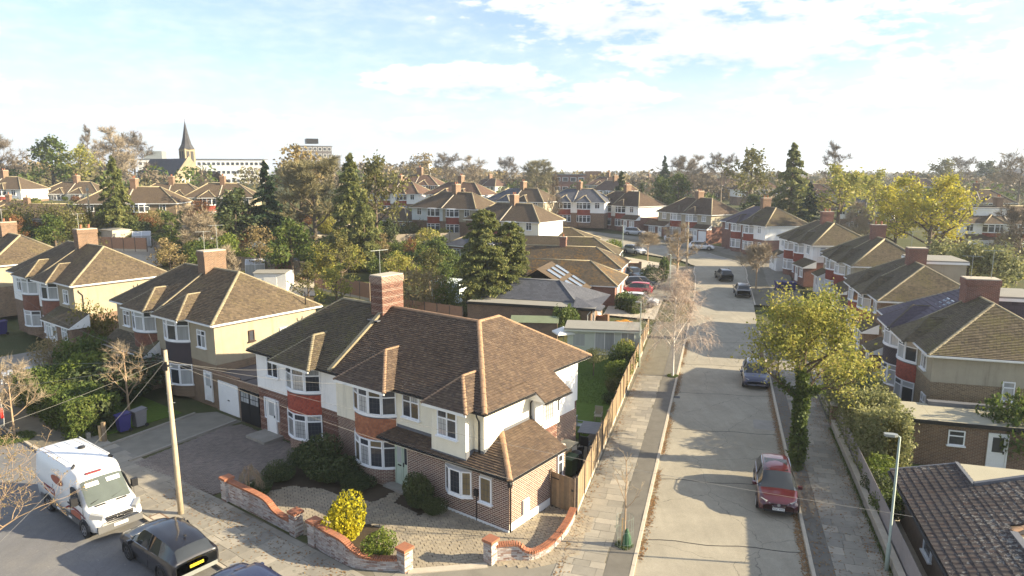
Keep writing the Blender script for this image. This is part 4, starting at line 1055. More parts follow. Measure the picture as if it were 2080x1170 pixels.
block_paving('driveway', drive_poly, beds, 'p_block', R(20), .25, .19, 290, .012, row(-1, -3))
sheet('driveway', [row(2.6, -5.5), row(1.2, -4.4), row(-.8, -2.0), row(-2.2, -1.2), row(-4.5, .5), row(-6.5, -3), row(-.5, -7)], -.009, M['drive'], .1)
MB().bar((*row(1.35, -4.75), .0), (*row(-.85, -2.5), .0), .34, .06).obj('drive_edging', M['concrete'])['kind'] = 'structure'
for bd in beds: sheet('flower_bed', bd, .015, M['soil'], .05)
# neighbour's drive: grey-red blocks, then the concrete strip to the garages
nd = [row(13.6, -.2), row(13.6, -5.9), row(20.6, -6.5), row(21.6, -.6), row(21.2, .2), row(13.6, .2)]
block_paving('driveway', nd, [], 'p_blockr', R(37), .21, .105, 120, .010, row(14, -5))
sheet('driveway', [row(21.0, -6.6), row(24.4, -6.7), row(25.4, -.5), row(24.6, .5), row(21.7, .5)], .0, M['drive'], .1)
mb = MB(); mb.bar((*row(21.0, -6.6), .03), (*row(21.9, .3), .06), .14, .1); mb.bar((*row(24.2, -6.6), .03), (*row(25.3, -.6), .06), .14, .12); o = mb.obj('edging', M['concreted']); o['kind'] = 'structure'

# ------------------------------------------------------------------ garden walls of brick with orange coping
def garden_wall(P, H, label, piers, mname='p_brickw', cop_soldier=True, thick=.21, zfun=None):
    """P plan points, H height at each point; bricks laid course by course along the curve"""
    root = empty('garden_wall', (*P[0], 0), 0, label, 'wall', 'garden walls with orange coping in front of the corner house'); ox, oy = P[0]
    C = spline([(*p, h) for p, h in zip(P, H)], 10); seg = [math.dist(a[:2], b[:2]) for a, b in zip(C, C[1:])]; L = sum(seg)
    def ptat(d):
        d = min(max(d, 0), L-1e-6)
        for (a, b), l in zip(zip(C, C[1:]), seg):
            if d <= l: t = d/max(l, 1e-9); return tuple(a[i]+(b[i]-a[i])*t for i in range(3)), math.atan2(b[1]-a[1], b[0]-a[0]), (b[2]-a[2])/max(l, 1e-6)
            d -= l
        return C[-1], 0, 0
    core = MB()
    for a, b in zip(C, C[1:]):
        core.bar((a[0]-ox, a[1]-oy, a[2]/2-.1), (b[0]-ox, b[1]-oy, b[2]/2-.1), thick-.03, (a[2]+b[2])/2+.12)
    core.obj('wall_core', M['mortarw'], root)
    me = MB().box(-.5, .5, -thick/2, thick/2, 0, .066).mesh('brick', M[mname]); k = 0; z = .0; n = 0; rest = MB()
    while z < max(H):
        d = -.1125*(k % 2)
        while d < L:
            a, b = max(d, 0), min(d+.217, L); (x, y, h), ang, sl = ptat((a+b)/2)
            if b-a > .05 and z+.05 < h:
                if n < 270: o = meshobj('brick', me, root, (x-ox, y-oy, z), ang); o.scale = (b-a, 1+rng.uniform(-.02, .03), 1); n += 1
                else:
                    i0 = len(rest.v); t = MB().box(-(b-a)/2, (b-a)/2, -thick/2, thick/2, z, z+.066); ca, sa = math.cos(ang), math.sin(ang)
                    for v in t.v: rest.v.append((x-ox+v[0]*ca-v[1]*sa, y-oy+v[0]*sa+v[1]*ca, v[2]))
                    rest.f += [tuple(i0+j for j in f) for f in t.f]; rest.m += t.m
            d += .227
        z += .076; k += 1
    if rest.v: rest.obj('brick_courses', M[mname], root, kind='stuff')
    cm = MB().box(-.036, .036, -.15, .15, 0, .10).mesh('coping_brick', M['p_coping']); d = .04
    while d < L:
        (x, y, h), ang, sl = ptat(d); o = meshobj('coping_brick', cm, root, (x-ox, y-oy, h-.02)); o.rotation_euler = (0, -math.atan(sl), ang); o.scale = (1.02*math.hypot(1, sl*.6), 1, 1); d += .094/math.hypot(1, sl*.6)
    for (px, py, h, s) in piers:
        pr = empty('pier', (px-ox, py-oy, 0), ROWROT); pr.parent = root
        mb = MB()
        boxpart(pr, 'pier_core', 'mortarw', -s/2+.01, s/2-.01, -s/2+.01, s/2-.01, -.1, h)
        for ang in range(4): lay_bricks(mb, (math.sin(R(90*ang))*s/2, -math.cos(R(90*ang))*s/2, 0), R(90*ang), s, h, [], 0)
        mb.obj('brick_courses', M[mname], pr, kind='stuff')
        boxpart(pr, 'pier_cap', 'p_coping', -s/2-.05, s/2+.05, -s/2-.05, s/2+.05, h, h+.11)
    return root
garden_wall([row(12.45, -5.72), row(11.2, -5.70), row(9.9, -5.68), row(9.3, -5.68), row(8.8, -5.68), row(8.2, -5.68), row(7.5, -5.66)], [.98, .98, .97, .88, .62, .52, .52],
            'left garden wall of flaking white brick, stepping down to a pier beside the narrow front gap', [(*row(12.62, -5.72), 1.05, .42), (*row(7.28, -5.66), .98, .42)])
garden_wall([row(5.7, -5.72), row(5.0, -5.8), row(3.95, -5.82), row(3.4, -5.78), row(2.9, -5.6), row(2.3, -5.25), row(1.75, -4.85)], [.98, .97, .95, .72, .5, .45, .45],
            'middle garden wall of flaking white brick curving round the yellow bush', [(*row(5.92, -5.7), 1.02, .42), (*row(1.55, -4.7), .88, .44)])
w3 = [at(1005, 1139), at(1032, 1136), at(1052, 1135), at(1066, 1136), at(1084, 1134), at(1112, 1120), at(1136, 1098), at(1153, 1075), at(1164, 1052)]
garden_wall(w3, [.66, .66, .62, .40, .30, .30, .34, .40, .44], 'low garden wall with orange coping curving up to the timber fence by the road', [(*at(997, 1141), .92, .42)])

# ------------------------------------------------------------------ fences
def fence_panel_mesh(w, h, m, bw=.13, rag=.012):
    mb = MB(); n = round(w/bw); r = random.Random(int(w*100+h*10))
    for i in range(n):
        a = -w/2+i*w/n; z = r.uniform(-rag, rag); y = r.uniform(-.004, .004)
        mb.box(a+.002, a+w/n+.006, -.012+y, .006+y+(.006 if i % 2 else 0), 0, h+z)
    for z in (.2, h-.2): mb.box(-w/2, w/2, .012, .05, z-.035, z+.035)
    return mb.mesh('fence_panel', M[m])
def fence(P0, P1, h, label, m='timber', pw=1.83, gravel=.2, post='timberd', tilt=.02, posth=.08, z=None, group=None, cap=True):
    L = math.dist(P0, P1); n = max(1, round(L/pw)); w = L/n; ang = math.atan2(P1[1]-P0[1], P1[0]-P0[0])
    zz = TZ(*P0) if z is None else z
    root = empty('fence', (*P0, zz), ang, label, 'fence', group); me = fence_panel_mesh(w-.1, h-gravel, m); pm = MB().box(-.05, .05, -.05, .05, -.2, h+posth).mesh('fence_post', M[post]); gm = MB().box(-w/2+.05, w/2-.05, -.03, .03, -.15, gravel).mesh('gravel_board', M['concrete'])
    for i in range(n):
        x = (i+.5)*w; o = meshobj('fence_panel', me, root, (x, 0, gravel)); o.rotation_euler = (rng.uniform(-tilt, tilt), rng.uniform(-.008, .008), 0)
        meshobj('gravel_board', gm, root, (x, 0, 0))
    for i in range(n+1): meshobj('fence_post', pm, root, (i*w, 0, 0))
    return root
fence(at(1171, 1045), road(58.5, -6.02), 1.75, 'long weathered timber fence between the corner garden and the roadside pavement')
# side gate of separate boards
g0, g1 = row(-.05, 3.2), at(1168, 1046); L = math.dist(g0, g1); ang = math.atan2(g1[1]-g0[1], g1[0]-g0[0])
G_ = empty('side_gate', (*g0, 0), ang, 'weathered timber side gate between the brick wall and the roadside fence', 'gate'); n = 9
for i in range(n):
    a = .06+i*(L-.12)/n; MB().box(a+.004, a+(L-.12)/n-.004, -.02, .004, .06, 1.72+rng.uniform(-.01, .012)).obj('gate_board', M['timber'], G_)
b = MB(); b.box(0, .06, -.05, .05, -.1, 1.8); b.box(L-.06, L, -.05, .05, -.1, 1.8); b.obj('gate_post', M['timberd'], G_)
b = MB(); b.box(.06, .5, -.034, -.021, 1.42, 1.47); b.box(L-.2, L-.1, -.05, -.02, 1.1, 1.2); b.obj('hinge', M['black'], G_)
# ------------------------------------------------------------------ neighbouring houses
def porch_ext(x0, x1, dep, h=2.3, hr=3.15, wall='brick_yel', tm=('p_roofm', 'tile_br'), dr=None, wins=(), det=1, gable=False):
    def f(E):
        boxpart(E, 'porch_wall', wall, x0, x1, -dep, 0, -.3, h)
        lean(E, x0-.2, x1+.2, -dep-.3, .02, h-.02, hr, det, tm)
        if dr is not None: door(E, dr, -dep-.01, .1, .85, 2., 0, 'white', 'glassn')
        for (x, w, z, hh, c) in wins: window(E, x, -dep-.01, z, w, hh, 0, c, .35, 'upvc', 'glassn', det == 2)
    return f
def side_win(x, y, z, w, h, cols=1): return lambda E: window(E, x, y, z, w, h, R(90), cols, .3, 'upvc', 'glassn', False)
def rooflights(x, y, z, sl, n=2, w=.55, l=1.1):
    def f(E):
        for i in range(n):
            a = math.atan(sl); b = MB(); b.box(-w/2, w/2, -l/2, l/2, .03, .12, 0); o = b.obj('rooflight', M['white'], E, (x+i*.95, y, z)); o.rotation_euler = (a, 0, 0)
            g = MB(); g.box(-w/2+.06, w/2-.06, -l/2+.06, l/2-.06, .121, .13); g.obj('pane', M['glass'], o)
    return f
def dormer(x0, x1, y0, y1, z0, z1, wall, top='felt'):
    def f(E):
        o = boxpart(E, 'dormer', wall, x0, x1, y0, y1, z0, z1); MB().box(x0-.15, x1+.15, y0-.1, y1+.15, z1, z1+.12).obj('flat_roof', M[top], o); MB().box(x0-.17, x1+.17, y0-.12, y1+.17, z1-.2, z1).obj('fascia', M['white'], o)
    return f
def pipe(x, y, z0, z1, m='black', dx=0, dy=0): return lambda E: downpipe(E, x, y, z0, z1, m, dx, dy)
def rear_roof(x0, x1, y0, y1, h, m): return lambda E: (boxpart(E, 'extension', m, x0, x1, y0, y1, -.2, h), boxpart(E, 'flat_roof', 'felt', x0-.15, x1+.15, y0, y1+.15, h, h+.12))
YT = ('p_roofl', 'tile_br')
ROW2 = math.atan2(-(HU[1]+.06*HW[1]), -(HU[0]+.06*HW[0]))
# second pair along the front street
semi((*row(31.9, .9), .25), ROWROT, 'ochre pebbledash pair with mossy roof and white bay windows, next to the white garage', 'houses along the front street', det=2, hw=7.0, ze=5.55, zr=8.25, tm=(YT, YT), run=3.6, bx=2.35, bw=1.5,
     hang=('p_hungb', 'p_hungd'), up=('pebble', 'pebble'), low=('brick_yel', 'brick_yel'), chim='brick_or', chz=9.5, pots=0, aer=2, glass=('glass', 'glassn', 'glassn'), chx=(1.0, 1.7), lead=False, bayz=(3.95, 5.38),
     ext=[porch_ext(-7.2, -.75, .95, 2.35, 3.3, 'brick_yel', ('p_roofd', 'tile_br'), -1.6, [(-5.6, 1.6, .9, 1.3, 3)]),
          lambda E: door(E, 5.9, -.02, .1, .85, 2.0, 0, 'white', 'glassn'), pipe(7.08, 6.5, 2.8, 5.0, 'black', .3, 0), pipe(7.15, 7.0, 5.4, 6.7, 'black'),
          lambda E: window(E, 7.04, 2.6, 3.9, .42, .75, R(90), 1, 0, 'brown', 'glass', False), lambda E: window(E, 7.04, 5.2, 3.7, .8, .7, R(90), 1, 0, 'upvc', 'glassn', False)])
semi((*row(54.2, .9), .65), ROWROT, 'ochre pebbledash pair with brown bays and a side porch, left of the bushy hedge', 'houses along the front street', det=2, hw=7.2, ze=5.5, zr=8.25, tm=(YT, YT), run=3.6, bx=2.35, bw=1.5, low=('brick_or', 'brick_or'),
     hang=('p_hungb', 'p_hungb'), chim='brick_or', chz=9.6, pots=2, aer=1, bayz=(3.9, 5.35), glass=('glass', 'glassn', 'glassn'), chx=(1.0, 1.7), up=('whiter', 'pebble'),
     ext=[porch_ext(3.9, 9.6, 1.3, 2.4, 3.35, 'brick_or', ('p_roofd', 'tile_br'), 5.9, [(4.75, 1.1, .85, 1.35, 2), (8.1, 1.1, .85, 1.35, 2)]), pipe(7.28, .6, 3.2, 5.0, 'black', 0, -.3), pipe(7.3, 5.0, 2.8, 5.0, 'black', .3, 0)])
semi((*row(75, .9), 1.0), ROWROT, 'brown roofed pair at the far left edge of the front street', 'houses along the front street', det=1, hw=7.2, tm=(YT, YT), run=3.6, hang=('p_hungb', 'p_hungb'), chim='brick_or', chz=9.0, aer=1)
# garages between the corner pair and the second pair
E = empty('garage', (*row(23.4, .8), 0), ROWROT, 'flat roofed garage with a white up-and-over door beside the ochre house', 'garage', 'garages between the first two pairs')
boxpart(E, 'wall', 'brick_yel', -1.6, 1.3, 0, 7, -.2, 2.35); boxpart(E, 'flat_roof', 'darkfelt', -1.65, 1.3, -.1, 7.1, 2.35, 2.45); boxpart(E, 'parapet', 'brick_or', -1.65, 1.3, -.12, .1, 2.25, 2.62)
boxpart(E, 'garage_door', 'white', -1.25, 1.1, -.05, .02, .02, 2.1); boxpart(E, 'handle', 'black', -.15, .05, -.08, -.05, .9, .96)
E = empty('garage', (*row(20.6, .6), 0), ROWROT, 'flat roofed garage with black doors and small panes beside the corner pair', 'garage', 'garages between the first two pairs')
boxpart(E, 'wall', 'brick_main', -1.25, 1.15, 0, 7, -.2, 2.35); boxpart(E, 'flat_roof', 'darkfelt', -1.28, 1.15, -.1, 7.1, 2.352, 2.452); boxpart(E, 'parapet', 'brick_or', -1.28, 1.15, -.12, .1, 2.25, 2.62)
for k in range(2):
    o = boxpart(E, 'garage_door', 'black', -1.1+k*1.03, -.09+k*1.03, -.06, .02, .02, 2.15)
    for i in range(3):
        for j in range(2): boxpart(o, 'pane', 'glassn', -1.0+k*1.03+i*.29, -.75+k*1.03+i*.29, -.068, -.058, 1.35+j*.34, 1.64+j*.34)
# right-hand row along the side road
def rrow(corner, brg, z, label, **k):
    hw = k.pop('hw', 6.6); b = R(brg); d = hw+.38; i = R(brg+90)
    x = corner[0]+math.sin(b)*d+math.sin(i)*.38; y = corner[1]+math.cos(b)*d+math.cos(i)*.38
    k.setdefault('brm', 'ridged'); return semi((x, y, z), -i, label, 'pairs of houses along the right side of the road', hw=hw, **k)
DT = ('p_roofd', 'tile_br'); PT = ('p_roofpu', 'tile_pu')
rrow(road(43.9, 11.9), 17, 0, 'nearest pair on the right, half its roof purple grey with rooflights and half mossy brown', det=2, tm=(PT, DT), hang=('p_hungd', 'p_hungr'), low=('brick_buff', 'brick_buff'), up=('pebble2', 'pebble2'),
     chim='brick_dk', chz=8.7, pots=0, aer=2, zr=7.6, gut='white', bx=2.0, glass=('glassn', 'glass', 'glassn'), nf=4, chx=(1.2, 1.9), split=3.35,
     ext=[rooflights(-1.9, 2.5, 6.62, .63), dormer(-4.6, -.9, 4.4, 8, 5.2, 7.35, 'tile_pu'), lambda E: window(E, 6.64, 3.9, 2.55, .62, 1.15, R(90), 1, .35, 'upvc', 'glassn', True),
          lambda E: window(E, 5.6, -.02, .3, .95, 2.0, 0, 2, .5, 'upvc', 'glassn', True), porch_ext(-6.5, -4.2, 1.0, 2.3, 3.0, 'brick_dk', DT, -5.6)])
rrow(road(61.6, 12.6), 15.5, .05, 'second pair on the right with orange brick side wall and rooflights by its chimney', det=2, tm=(DT, DT), hang=('p_hungr', 'p_hungr'), low=('brick_or', 'brick_or'), up=('brick_or', 'brick_or'),
     chim='brick_dk', chz=8.8, pots=0, aer=1, zr=7.6, bx=2.0, glass=('glassn', 'glassn', 'glass'), ext=[rooflights(-1.8, 2.6, 6.65, .63), dormer(-5.4, -.9, 4.4, 8.4, 5.0, 7.5, 'pebble2'), porch_ext(3.8, 6.5, 1.0, 2.3, 3.0, 'brick_or', DT, 4.6), porch_ext(-6.5, -3.9, 1.0, 2.3, 3.0, 'brick_or', DT, -5.0)])
rrow((36.9, 73.6), 11.5, .4, 'third pair on the right with buff upper walls and a dark red chimney', det=1, tm=(DT, DT), hang=('hang_red', 'hang_red'), low=('brick_dk', 'brick_dk'), up=('pebble2', 'pebble2'), chim='brick_dk', chz=9.1, aer=1, zr=7.7, bx=2.0,
     glass=('glassn',), ext=[porch_ext(4.0, 8.5, 1.4, 2.3, 3.1, 'brick_dk', DT, 5.0, [(7.0, 1.2, .9, 1.2, 2)]), porch_ext(-7, -4.0, 1.0, 2.3, 3.0, 'white', DT, -5.2)])
rrow((39.3, 89.2), 3, 1.0, 'fourth pair on the right with white upper walls and lean-to porches', det=1, tm=(DT, DT), hang=('hang_red', 'hang_red'), low=('brick_dk', 'brick_dk'), up=('whiter', 'whiter'), chim='brick_dk', chz=9.1, zr=7.7, bx=2.0,
     glass=('glassn',), ext=[porch_ext(4.0, 7.8, 1.4, 2.3, 3.1, 'brick_dk', DT, 5.2, [(6.8, 1.1, .9, 1.2, 2)]), porch_ext(-7, -4.0, 1.2, 2.3, 3.0, 'white', DT, -5.2), lambda E: window(E, 6.66, 1.2, 3.6, .8, 1.2, R(90), 1, .3, 'upvc', 'glassn', False)])
rrow((40.6, 109.6), -12, 1.9, 'fifth pair on the right, half its roof blue slate, with a white side wall', det=1, tm=(('p_roofpu', 'tile_sl'), ('p_roofm', 'tile_br')), hang=('hang_red', 'hang_red'), low=('brick_dk', 'brick_dk'), up=('brick_dk', 'whiter'), chim='brick_or', chz=9.3, zr=7.8, bx=2.0,
     glass=('glassn',), hw=6.9, ext=[lambda E: window(E, 5.4, -.02, .9, .9, 1.4, 0, 1, .3, 'upvc', 'glass', False), lambda E: door(E, 6.2, -.02, .05, .8, 2, 0, 'white', 'glassn')])
rrow((36.8, 126.5), -31, 2.7, 'sixth pair at the bend with olive buff walls and an integral garage', det=1, tm=(('p_roof', 'tile_rd'), ('p_roof', 'tile_rd')), hang=('hang_red', 'hang_red'), low=('brick_dk', 'brick_dk'), up=('pebble2', 'pebble2'), chim='brick_or', chz=9.2, zr=7.9, bx=2.1,
     glass=('glassn',), hw=7.0, ext=[porch_ext(3.7, 7, 1.0, 2.4, 3.2, 'brick_dk', ('p_roof', 'tile_rd'), 4.2), lambda E: boxpart(E, 'garage_door', 'white', 5.0, 6.9, -1.06, -1.0, .05, 2.0), porch_ext(-9.5, -3.8, 1.2, 2.3, 3.2, 'brick_dk', ('p_roof', 'tile_rd'), -5.2, [(-7.5, 1.8, .9, 1.2, 3)])])
rrow((25.7, 139.5), -36, 3.6, 'seventh pair at the far bend with white walls and dark framed windows', det=1, tm=(('p_roof', 'tile_rd'), ('p_roof', 'tile_rd')), hang=('hang_red', 'hang_red'), low=('brick_dk', 'brick_dk'), up=('whiter', 'whiter'), chim='brick_or', chz=9.3, zr=7.9, bx=2.1,
     glass=('glass',), frame='upvc', hw=7.2, ext=[porch_ext(3.7, 7.6, 1.0, 2.4, 3.3, 'brick_dk', ('p_roof', 'tile_rd'), 4.6, [(6.4, 1.4, .9, 1.2, 2)])])

# bungalow at the lower right: big old interlocking tiles
def bungalow_near():
    s0, t0 = 32.8, 7.85; E = empty('bungalow', (*road(s0, t0), 0), -RB, 'bungalow with lichen-spotted dark tiled roof behind the grey slatted fence', 'bungalow')
    # local x = t direction, local y = s direction (towards the far end); house lies at y < 0
    sl = .24; zz = lambda x: 2.25+x*sl
    def slope(poly): return [(x, y, zz(x)) for x, y in poly]
    boxpart(E, 'wall', 'timberd', .5, 8, -14, -.35, -.3, 2.2); boxpart(E, 'wall', 'pebble2', 2.6, 9, -2.4, -.45, 2.2, 2.7)
    A = slope([(0, -14), (0, 0), (2.55, 0), (2.55, -14)]); B = slope([(2.55, -5.6), (2.55, -2.25), (6.2, -1.7), (6.2, -5.6)])
    b = MB()
    for s in (A, B): b.face([(p[0], p[1], p[2]-.03) for p in s][::-1], 0)
    b.box(.0, .04, -14, 0, 2.05, 2.22, 1); b.face([(0, -14, 2.04), (8, -14, 2.04), (8, 0, 2.04), (0, 0, 2.04)], 1); b.face([(0, 0, 2.05), (2.55, 0, 2.05), (2.55, 0, zz(2.55)-.02), (0, 0, 2.22)], 1)
    b.obj('roof', [M['tile_dk'], M['brown']], E)
    # tiles: rolls run up the slope (x), courses along y
    tw, tg = .30, .305; m = MB(); prof = [(0, 0), (.05, .028), (.10, .034), (.15, .006), (.24, .0), (.297, .010)]
    th = .022
    for (a, z), (c, d) in zip(prof, prof[1:]): m.face([(0, a, z+th), (0, c, d+th), (tg+.03, c, d+.002), (tg+.03, a, z+.002)][::-1]); m.face([(0, a, z), (0, c, d), (0, c, d+th), (0, a, z+th)][::-1])
    me = m.mesh('roof_tile', M['p_pan']); L = []
    ang = math.atan(sl); ca = math.cos(ang)
    for poly in (A, B):
        xs = [p[0] for p in poly]; q2 = [(p[0], p[1]) for p in poly]; x = min(xs); k = 0
        while x < max(xs)-.05:
            y = -14.+(0)
            while y < 0:
                if poly_in(q2, x+.1, y+.15): L.append((x, y, zz(x)))
                y += tw
            x += tg*ca; k += 1
    L.sort(key=lambda p: (p[0]-2)**2*.6+(p[1]+6.3)**2)
    for (x, y, z) in L[:300]:
        o = meshobj('roof_tile', me, E, (x-.02, y, z+rng.uniform(0, .006))); o.rotation_euler = (rng.uniform(-.006, .006), -ang+rng.uniform(-.008, .008), 0)
    R_ = MB()
    for (x, y, z) in L[300:]:
        i = len(R_.v); dz = rng.uniform(0, .008)
        for v in m.v: R_.v.append((x-.02+v[0]*ca-v[2]*math.sin(ang), y+v[1], z+dz+v[0]*math.sin(ang)+v[2]*ca))
        R_.f += [tuple(i+j for j in f) for f in m.f]; R_.m += m.m
    R_.obj('roof_tiles', M['p_pan'], E, kind='stuff')
    boxpart(E, 'flat_roof', 'felty', 2.62, 9, -2.2, .1, 2.72, 2.86); b = MB(); b.box(2.5, 2.64, -2.25, .05, 2.76, 2.95); b.bar((2.55, -2.27, 2.95), (6.3, -1.72, 3.83), .16, .16); b.bar((0, -.02, 2.24), (2.6, -.02, 2.88), .1, .12); b.obj('lead_flashing', M['lead'], E)
    boxpart(E, 'flat_roof', 'felty', 2.7, 9, -14, -6.2, 2.72, 2.82); b = MB(); b.box(2.5, 2.75, -14, -6.1, 2.78, 2.94); b.obj('lead_flashing', M['lead'], E)
    t = MB(); tiles(t, [(2.7, -6.15, 2.86), (6.2, -6.15, 2.86), (6.2, -4.4, 3.72), (4.2, -4.9, 3.28)], .3, .3); t.obj('roof_tiles', M['p_pan'], E, kind='stuff')
    ridge_line(E, (2.6, -6.0, 2.9), (6.2, -4.4, 3.8), M['ridge'], True, .13)
    boxpart(E, 'gutter', 'black', -.1, 0, -14, 0, 2.1, 2.2)
    for y in (-4.6, -7.6, -9.4): window(E, .49, y, .75, 1.0, 1.25, R(-90), 1, 0, 'upvc', 'glass', True)
bungalow_near()
# side extension with the pale flat roof
E = empty('garage', (*road(39.7, 9.4), 0), -RB, 'long flat roofed brick garage with white side door behind the silvery hedge', 'garage')
boxpart(E, 'wall', 'brick_or', 0, 9, 0, 2.6, -.2, 2.42)
for i in range(9): boxpart(E, 'roof_sheet', 'felty', -.15+i*1.05, -.16+(i+1)*1.05, -.25, 2.9, 2.47, 2.53+.002*(i % 2))
boxpart(E, 'fascia', 'black', -.18, 9.3, -.28, -.2, 2.36, 2.56); boxpart(E, 'fascia', 'white', -.1, 9.2, -.19, -.05, 2.38, 2.46); boxpart(E, 'flashing', 'lead', 2.3, 9.2, 2.55, 3.0, 2.5, 2.75)
window(E, 3.05, -.01, 1.25, .78, .82, 0, 1, .3, 'upvc', 'glass', True); door(E, 4.95, -.01, .05, .78, 2.0, 0, 'white', 'glass', True)
b = MB(); b.lathe([(.02, -.02), (.16, .0), (.18, .12), (.02, .2)], 8, 0, .9, -.12); b.obj('hanging_basket', M['l_dk'], E, (0, 0, 1.75))

# boundary wall and grey slatted fence on the right
P = [road(s, 7.2) for s in (22, 44.2)]
mb = MB(); L = math.dist(*P); n = 24; ang = math.atan2(P[1][1]-P[0][1], P[1][0]-P[0][0]); E = empty('boundary_wall', (*P[0], 0), ang, 'low mossy rendered wall under the grey slatted fence on the right', 'wall')
for i in range(n): MB().prism([(i*L/n+.004, -.11), ((i+1)*L/n-.004, -.11), ((i+1)*L/n-.004, .11), (i*L/n+.004, .11)][::1], -.2, .42+rng.uniform(-.006, .006)).obj('wall_block', M['concreted'], E)
MB().box(0, L, -.13, .13, .425, .48).obj('coping', M['concrete'], E)
E = empty('slatted_fence', (*road(22, 7.42), 0), ang, 'grey painted fence of narrow vertical slats along the right pavement', 'fence'); n = int(L/.115); M['greyslat'] = plain('grey_painted_slat', (.30, .275, .27), .8, .15, 4., .2, .1)
sm_ = MB().box(-.045, .045, -.01, .01, .3, 1.38).mesh('slat', M['greyslat'])
for i in range(n): o = meshobj('slat', sm_, E, (i*.115+.05, 0, rng.uniform(-.01, .01)))
b = MB(); b.box(0, L, -.045, -.012, .55, .62); b.box(0, L, -.045, -.012, 1.1, 1.17); b.obj('fence_rail', M['timberd'], E)
E = empty('gate_pier', (*road(44.6, 7.35), 0), -RB, 'short brick pier at the far end of the grey slatted fence', 'pier'); boxpart(E, 'pier_body', 'brick_dk', -.25, .25, -.25, .25, -.2, 1.3); boxpart(E, 'pier_cap', 'concrete', -.3, .3, -.3, .3, 1.3, 1.4)
for s, h, lab in ((46.5, .6, 'low concrete block wall between the silvery hedge and the parked white car'), (60, .55, 'low brick wall in front of the second right-hand pair'), (70, .55, 'low brick wall in front of the third right-hand pair')):
    E = empty('front_wall', (*road(s, 7.3), 0), -RB+R(90), lab, 'wall'); boxpart(E, 'wall_body', 'concreted' if s < 50 else 'brick_dk', 0, 4.6, -.11, .11, -.2, h); boxpart(E, 'coping', 'concrete', -.03, 4.63, -.14, .14, h, h+.06)
# paved fronts on the right
sheet('front_yard', [road(45, 7.3), road(45, 12.2), road(60, 12.8), road(60, 7.3)], .0, M['concreted'], .1); sheet('front_yard', [road(61, 7.4), road(61, 12.8), road(72, 12.9), road(72, 7.4)], .0, M['drive'], .1)
sheet('lawn', [road(33, 7.6), road(39.4, 7.6), road(39.4, 12), road(33, 12)], .02, M['lawnb'], .1); sheet('patio', [road(20, 7.5), road(33, 7.5), road(33, 8.4), road(20, 8.4)], .01, M['concrete'], .1)
for g in (sheet('lawn', [row(38, -4.5), row(44.5, -4.9), row(45, -1.2), row(36, -1.2)], .005, M['lawn'], .05), sheet('driveway', [row(44.6, -6.6), row(52, -6.7), row(52, .2), row(45.2, .2)], .0, M['concreted'], .1), sheet('lawn', [row(26, -6.4), row(36, -6.5), row(36, -1), row(26.2, -1)], .0, M['lawn'], .08), sheet('lawn', [row(58, -6.2), row(66, -6.2), row(66, -2), row(58, -2)], .004, M['lawn'], .06)): pass

# ------------------------------------------------------------------ bungalows and garden buildings left of the side road
def bungalow(corner, brg_in, wid, dep, z, label, tm, walls, ridge_in, ze=2.45, zr=4.7, hip=True, wins=True, det=1, group='bungalows along the left of the side road', solar=0, rm='ridgec', chim=None, cat='bungalow'):
    """corner = front right eave corner seen from the road, house runs back along bearing brg_in"""
    b = R(brg_in); w = wid; b2 = b+R(90); corner = (corner[0]+w*math.sin(b2), corner[1]+w*math.cos(b2)); E = empty('bungalow', (*corner, z), -b, label, cat, group)
    # local y = inwards (bearing), x right
    boxpart(E, 'wall', walls, -w+.3, -.3, .35, dep, -.3, ze)
    yr = w/2*.9
    A, B = (-w/2, yr if hip else 0, zr), (-w/2, dep, zr)
    S = {'r': [(0, 0, ze), (0, dep, ze), B, A], 'l': [(-w, dep, ze), (-w, 0, ze), A, B]}
    if hip: S['f'] = [(-w, 0, ze), (0, 0, ze), A]
    m = MB()
    for s in S.values(): m.face([(p[0], p[1], p[2]-.012) for p in s], 0)
    m.face([(-w, 0, ze-.02), (-w, dep, ze-.02), (0, dep, ze-.02), (0, 0, ze-.02)], 1); m.face([(0, dep, ze), (-w, dep, ze), B], 1)
    m.box(-w+.02, -.02, .02, .06, ze-.15, ze-.022, 1); m.box(-.06, -.02, .06, dep, ze-.15, ze-.022, 1); m.box(-w+.02, -w+.06, .06, dep, ze-.15, ze-.022, 1)
    m.obj('roof', [M[tm[1]], M['white']], E)
    if det:
        for s in S.values(): t = MB(); tiles(t, s); t.obj('roof_tiles', M[tm[0]], E, kind='stuff')
    for p, q in (((0, 0, ze), A), ((-w, 0, ze), A), (A, B)): ridge_line(E, p, q, M[rm], False, .10)
    if wins:
        bay_pts = 4
        window(E, -w*.28, .34, .8, 1.9, 1.35, 0, 3, .35, 'upvc', 'glassn', False); window(E, -w*.72, .34, .8, 1.9, 1.35, 0, 3, .35, 'upvc', 'glassn', False)
    if chim: chimney(E, *chim, zr-1, zr+1.3, .7, .9, 'brick_dk', 1)
    return E
E = bungalow(road(77.5, -11.0), -73, 9, 13, .15, 'second bungalow with dark ochre-stained roof facing the parked red car', ('p_rooforange', 'tile_or'), 'brick_dk', 6)
E = bungalow(road(89.3, -12.2), -73, 9.5, 15, .55, 'third bungalow with orange-stained roof and white bay window', ('p_rooforange', 'tile_or'), 'brick_dk', 6, chim=(-4.7, 9))
E = bungalow(road(99.6, -14.2), -76, 9.5, 16, .95, 'fourth bungalow with brown hipped roof by the side road', ('p_roofm', 'tile_br'), 'brick_or', 6)
E = bungalow(road(110, -19), -80, 11, 14, 1.5, 'far bungalow with brown roof and stone-coloured chimney', ('p_roofm', 'tile_br'), 'brick_or', 6, chim=(-5.5, 10))
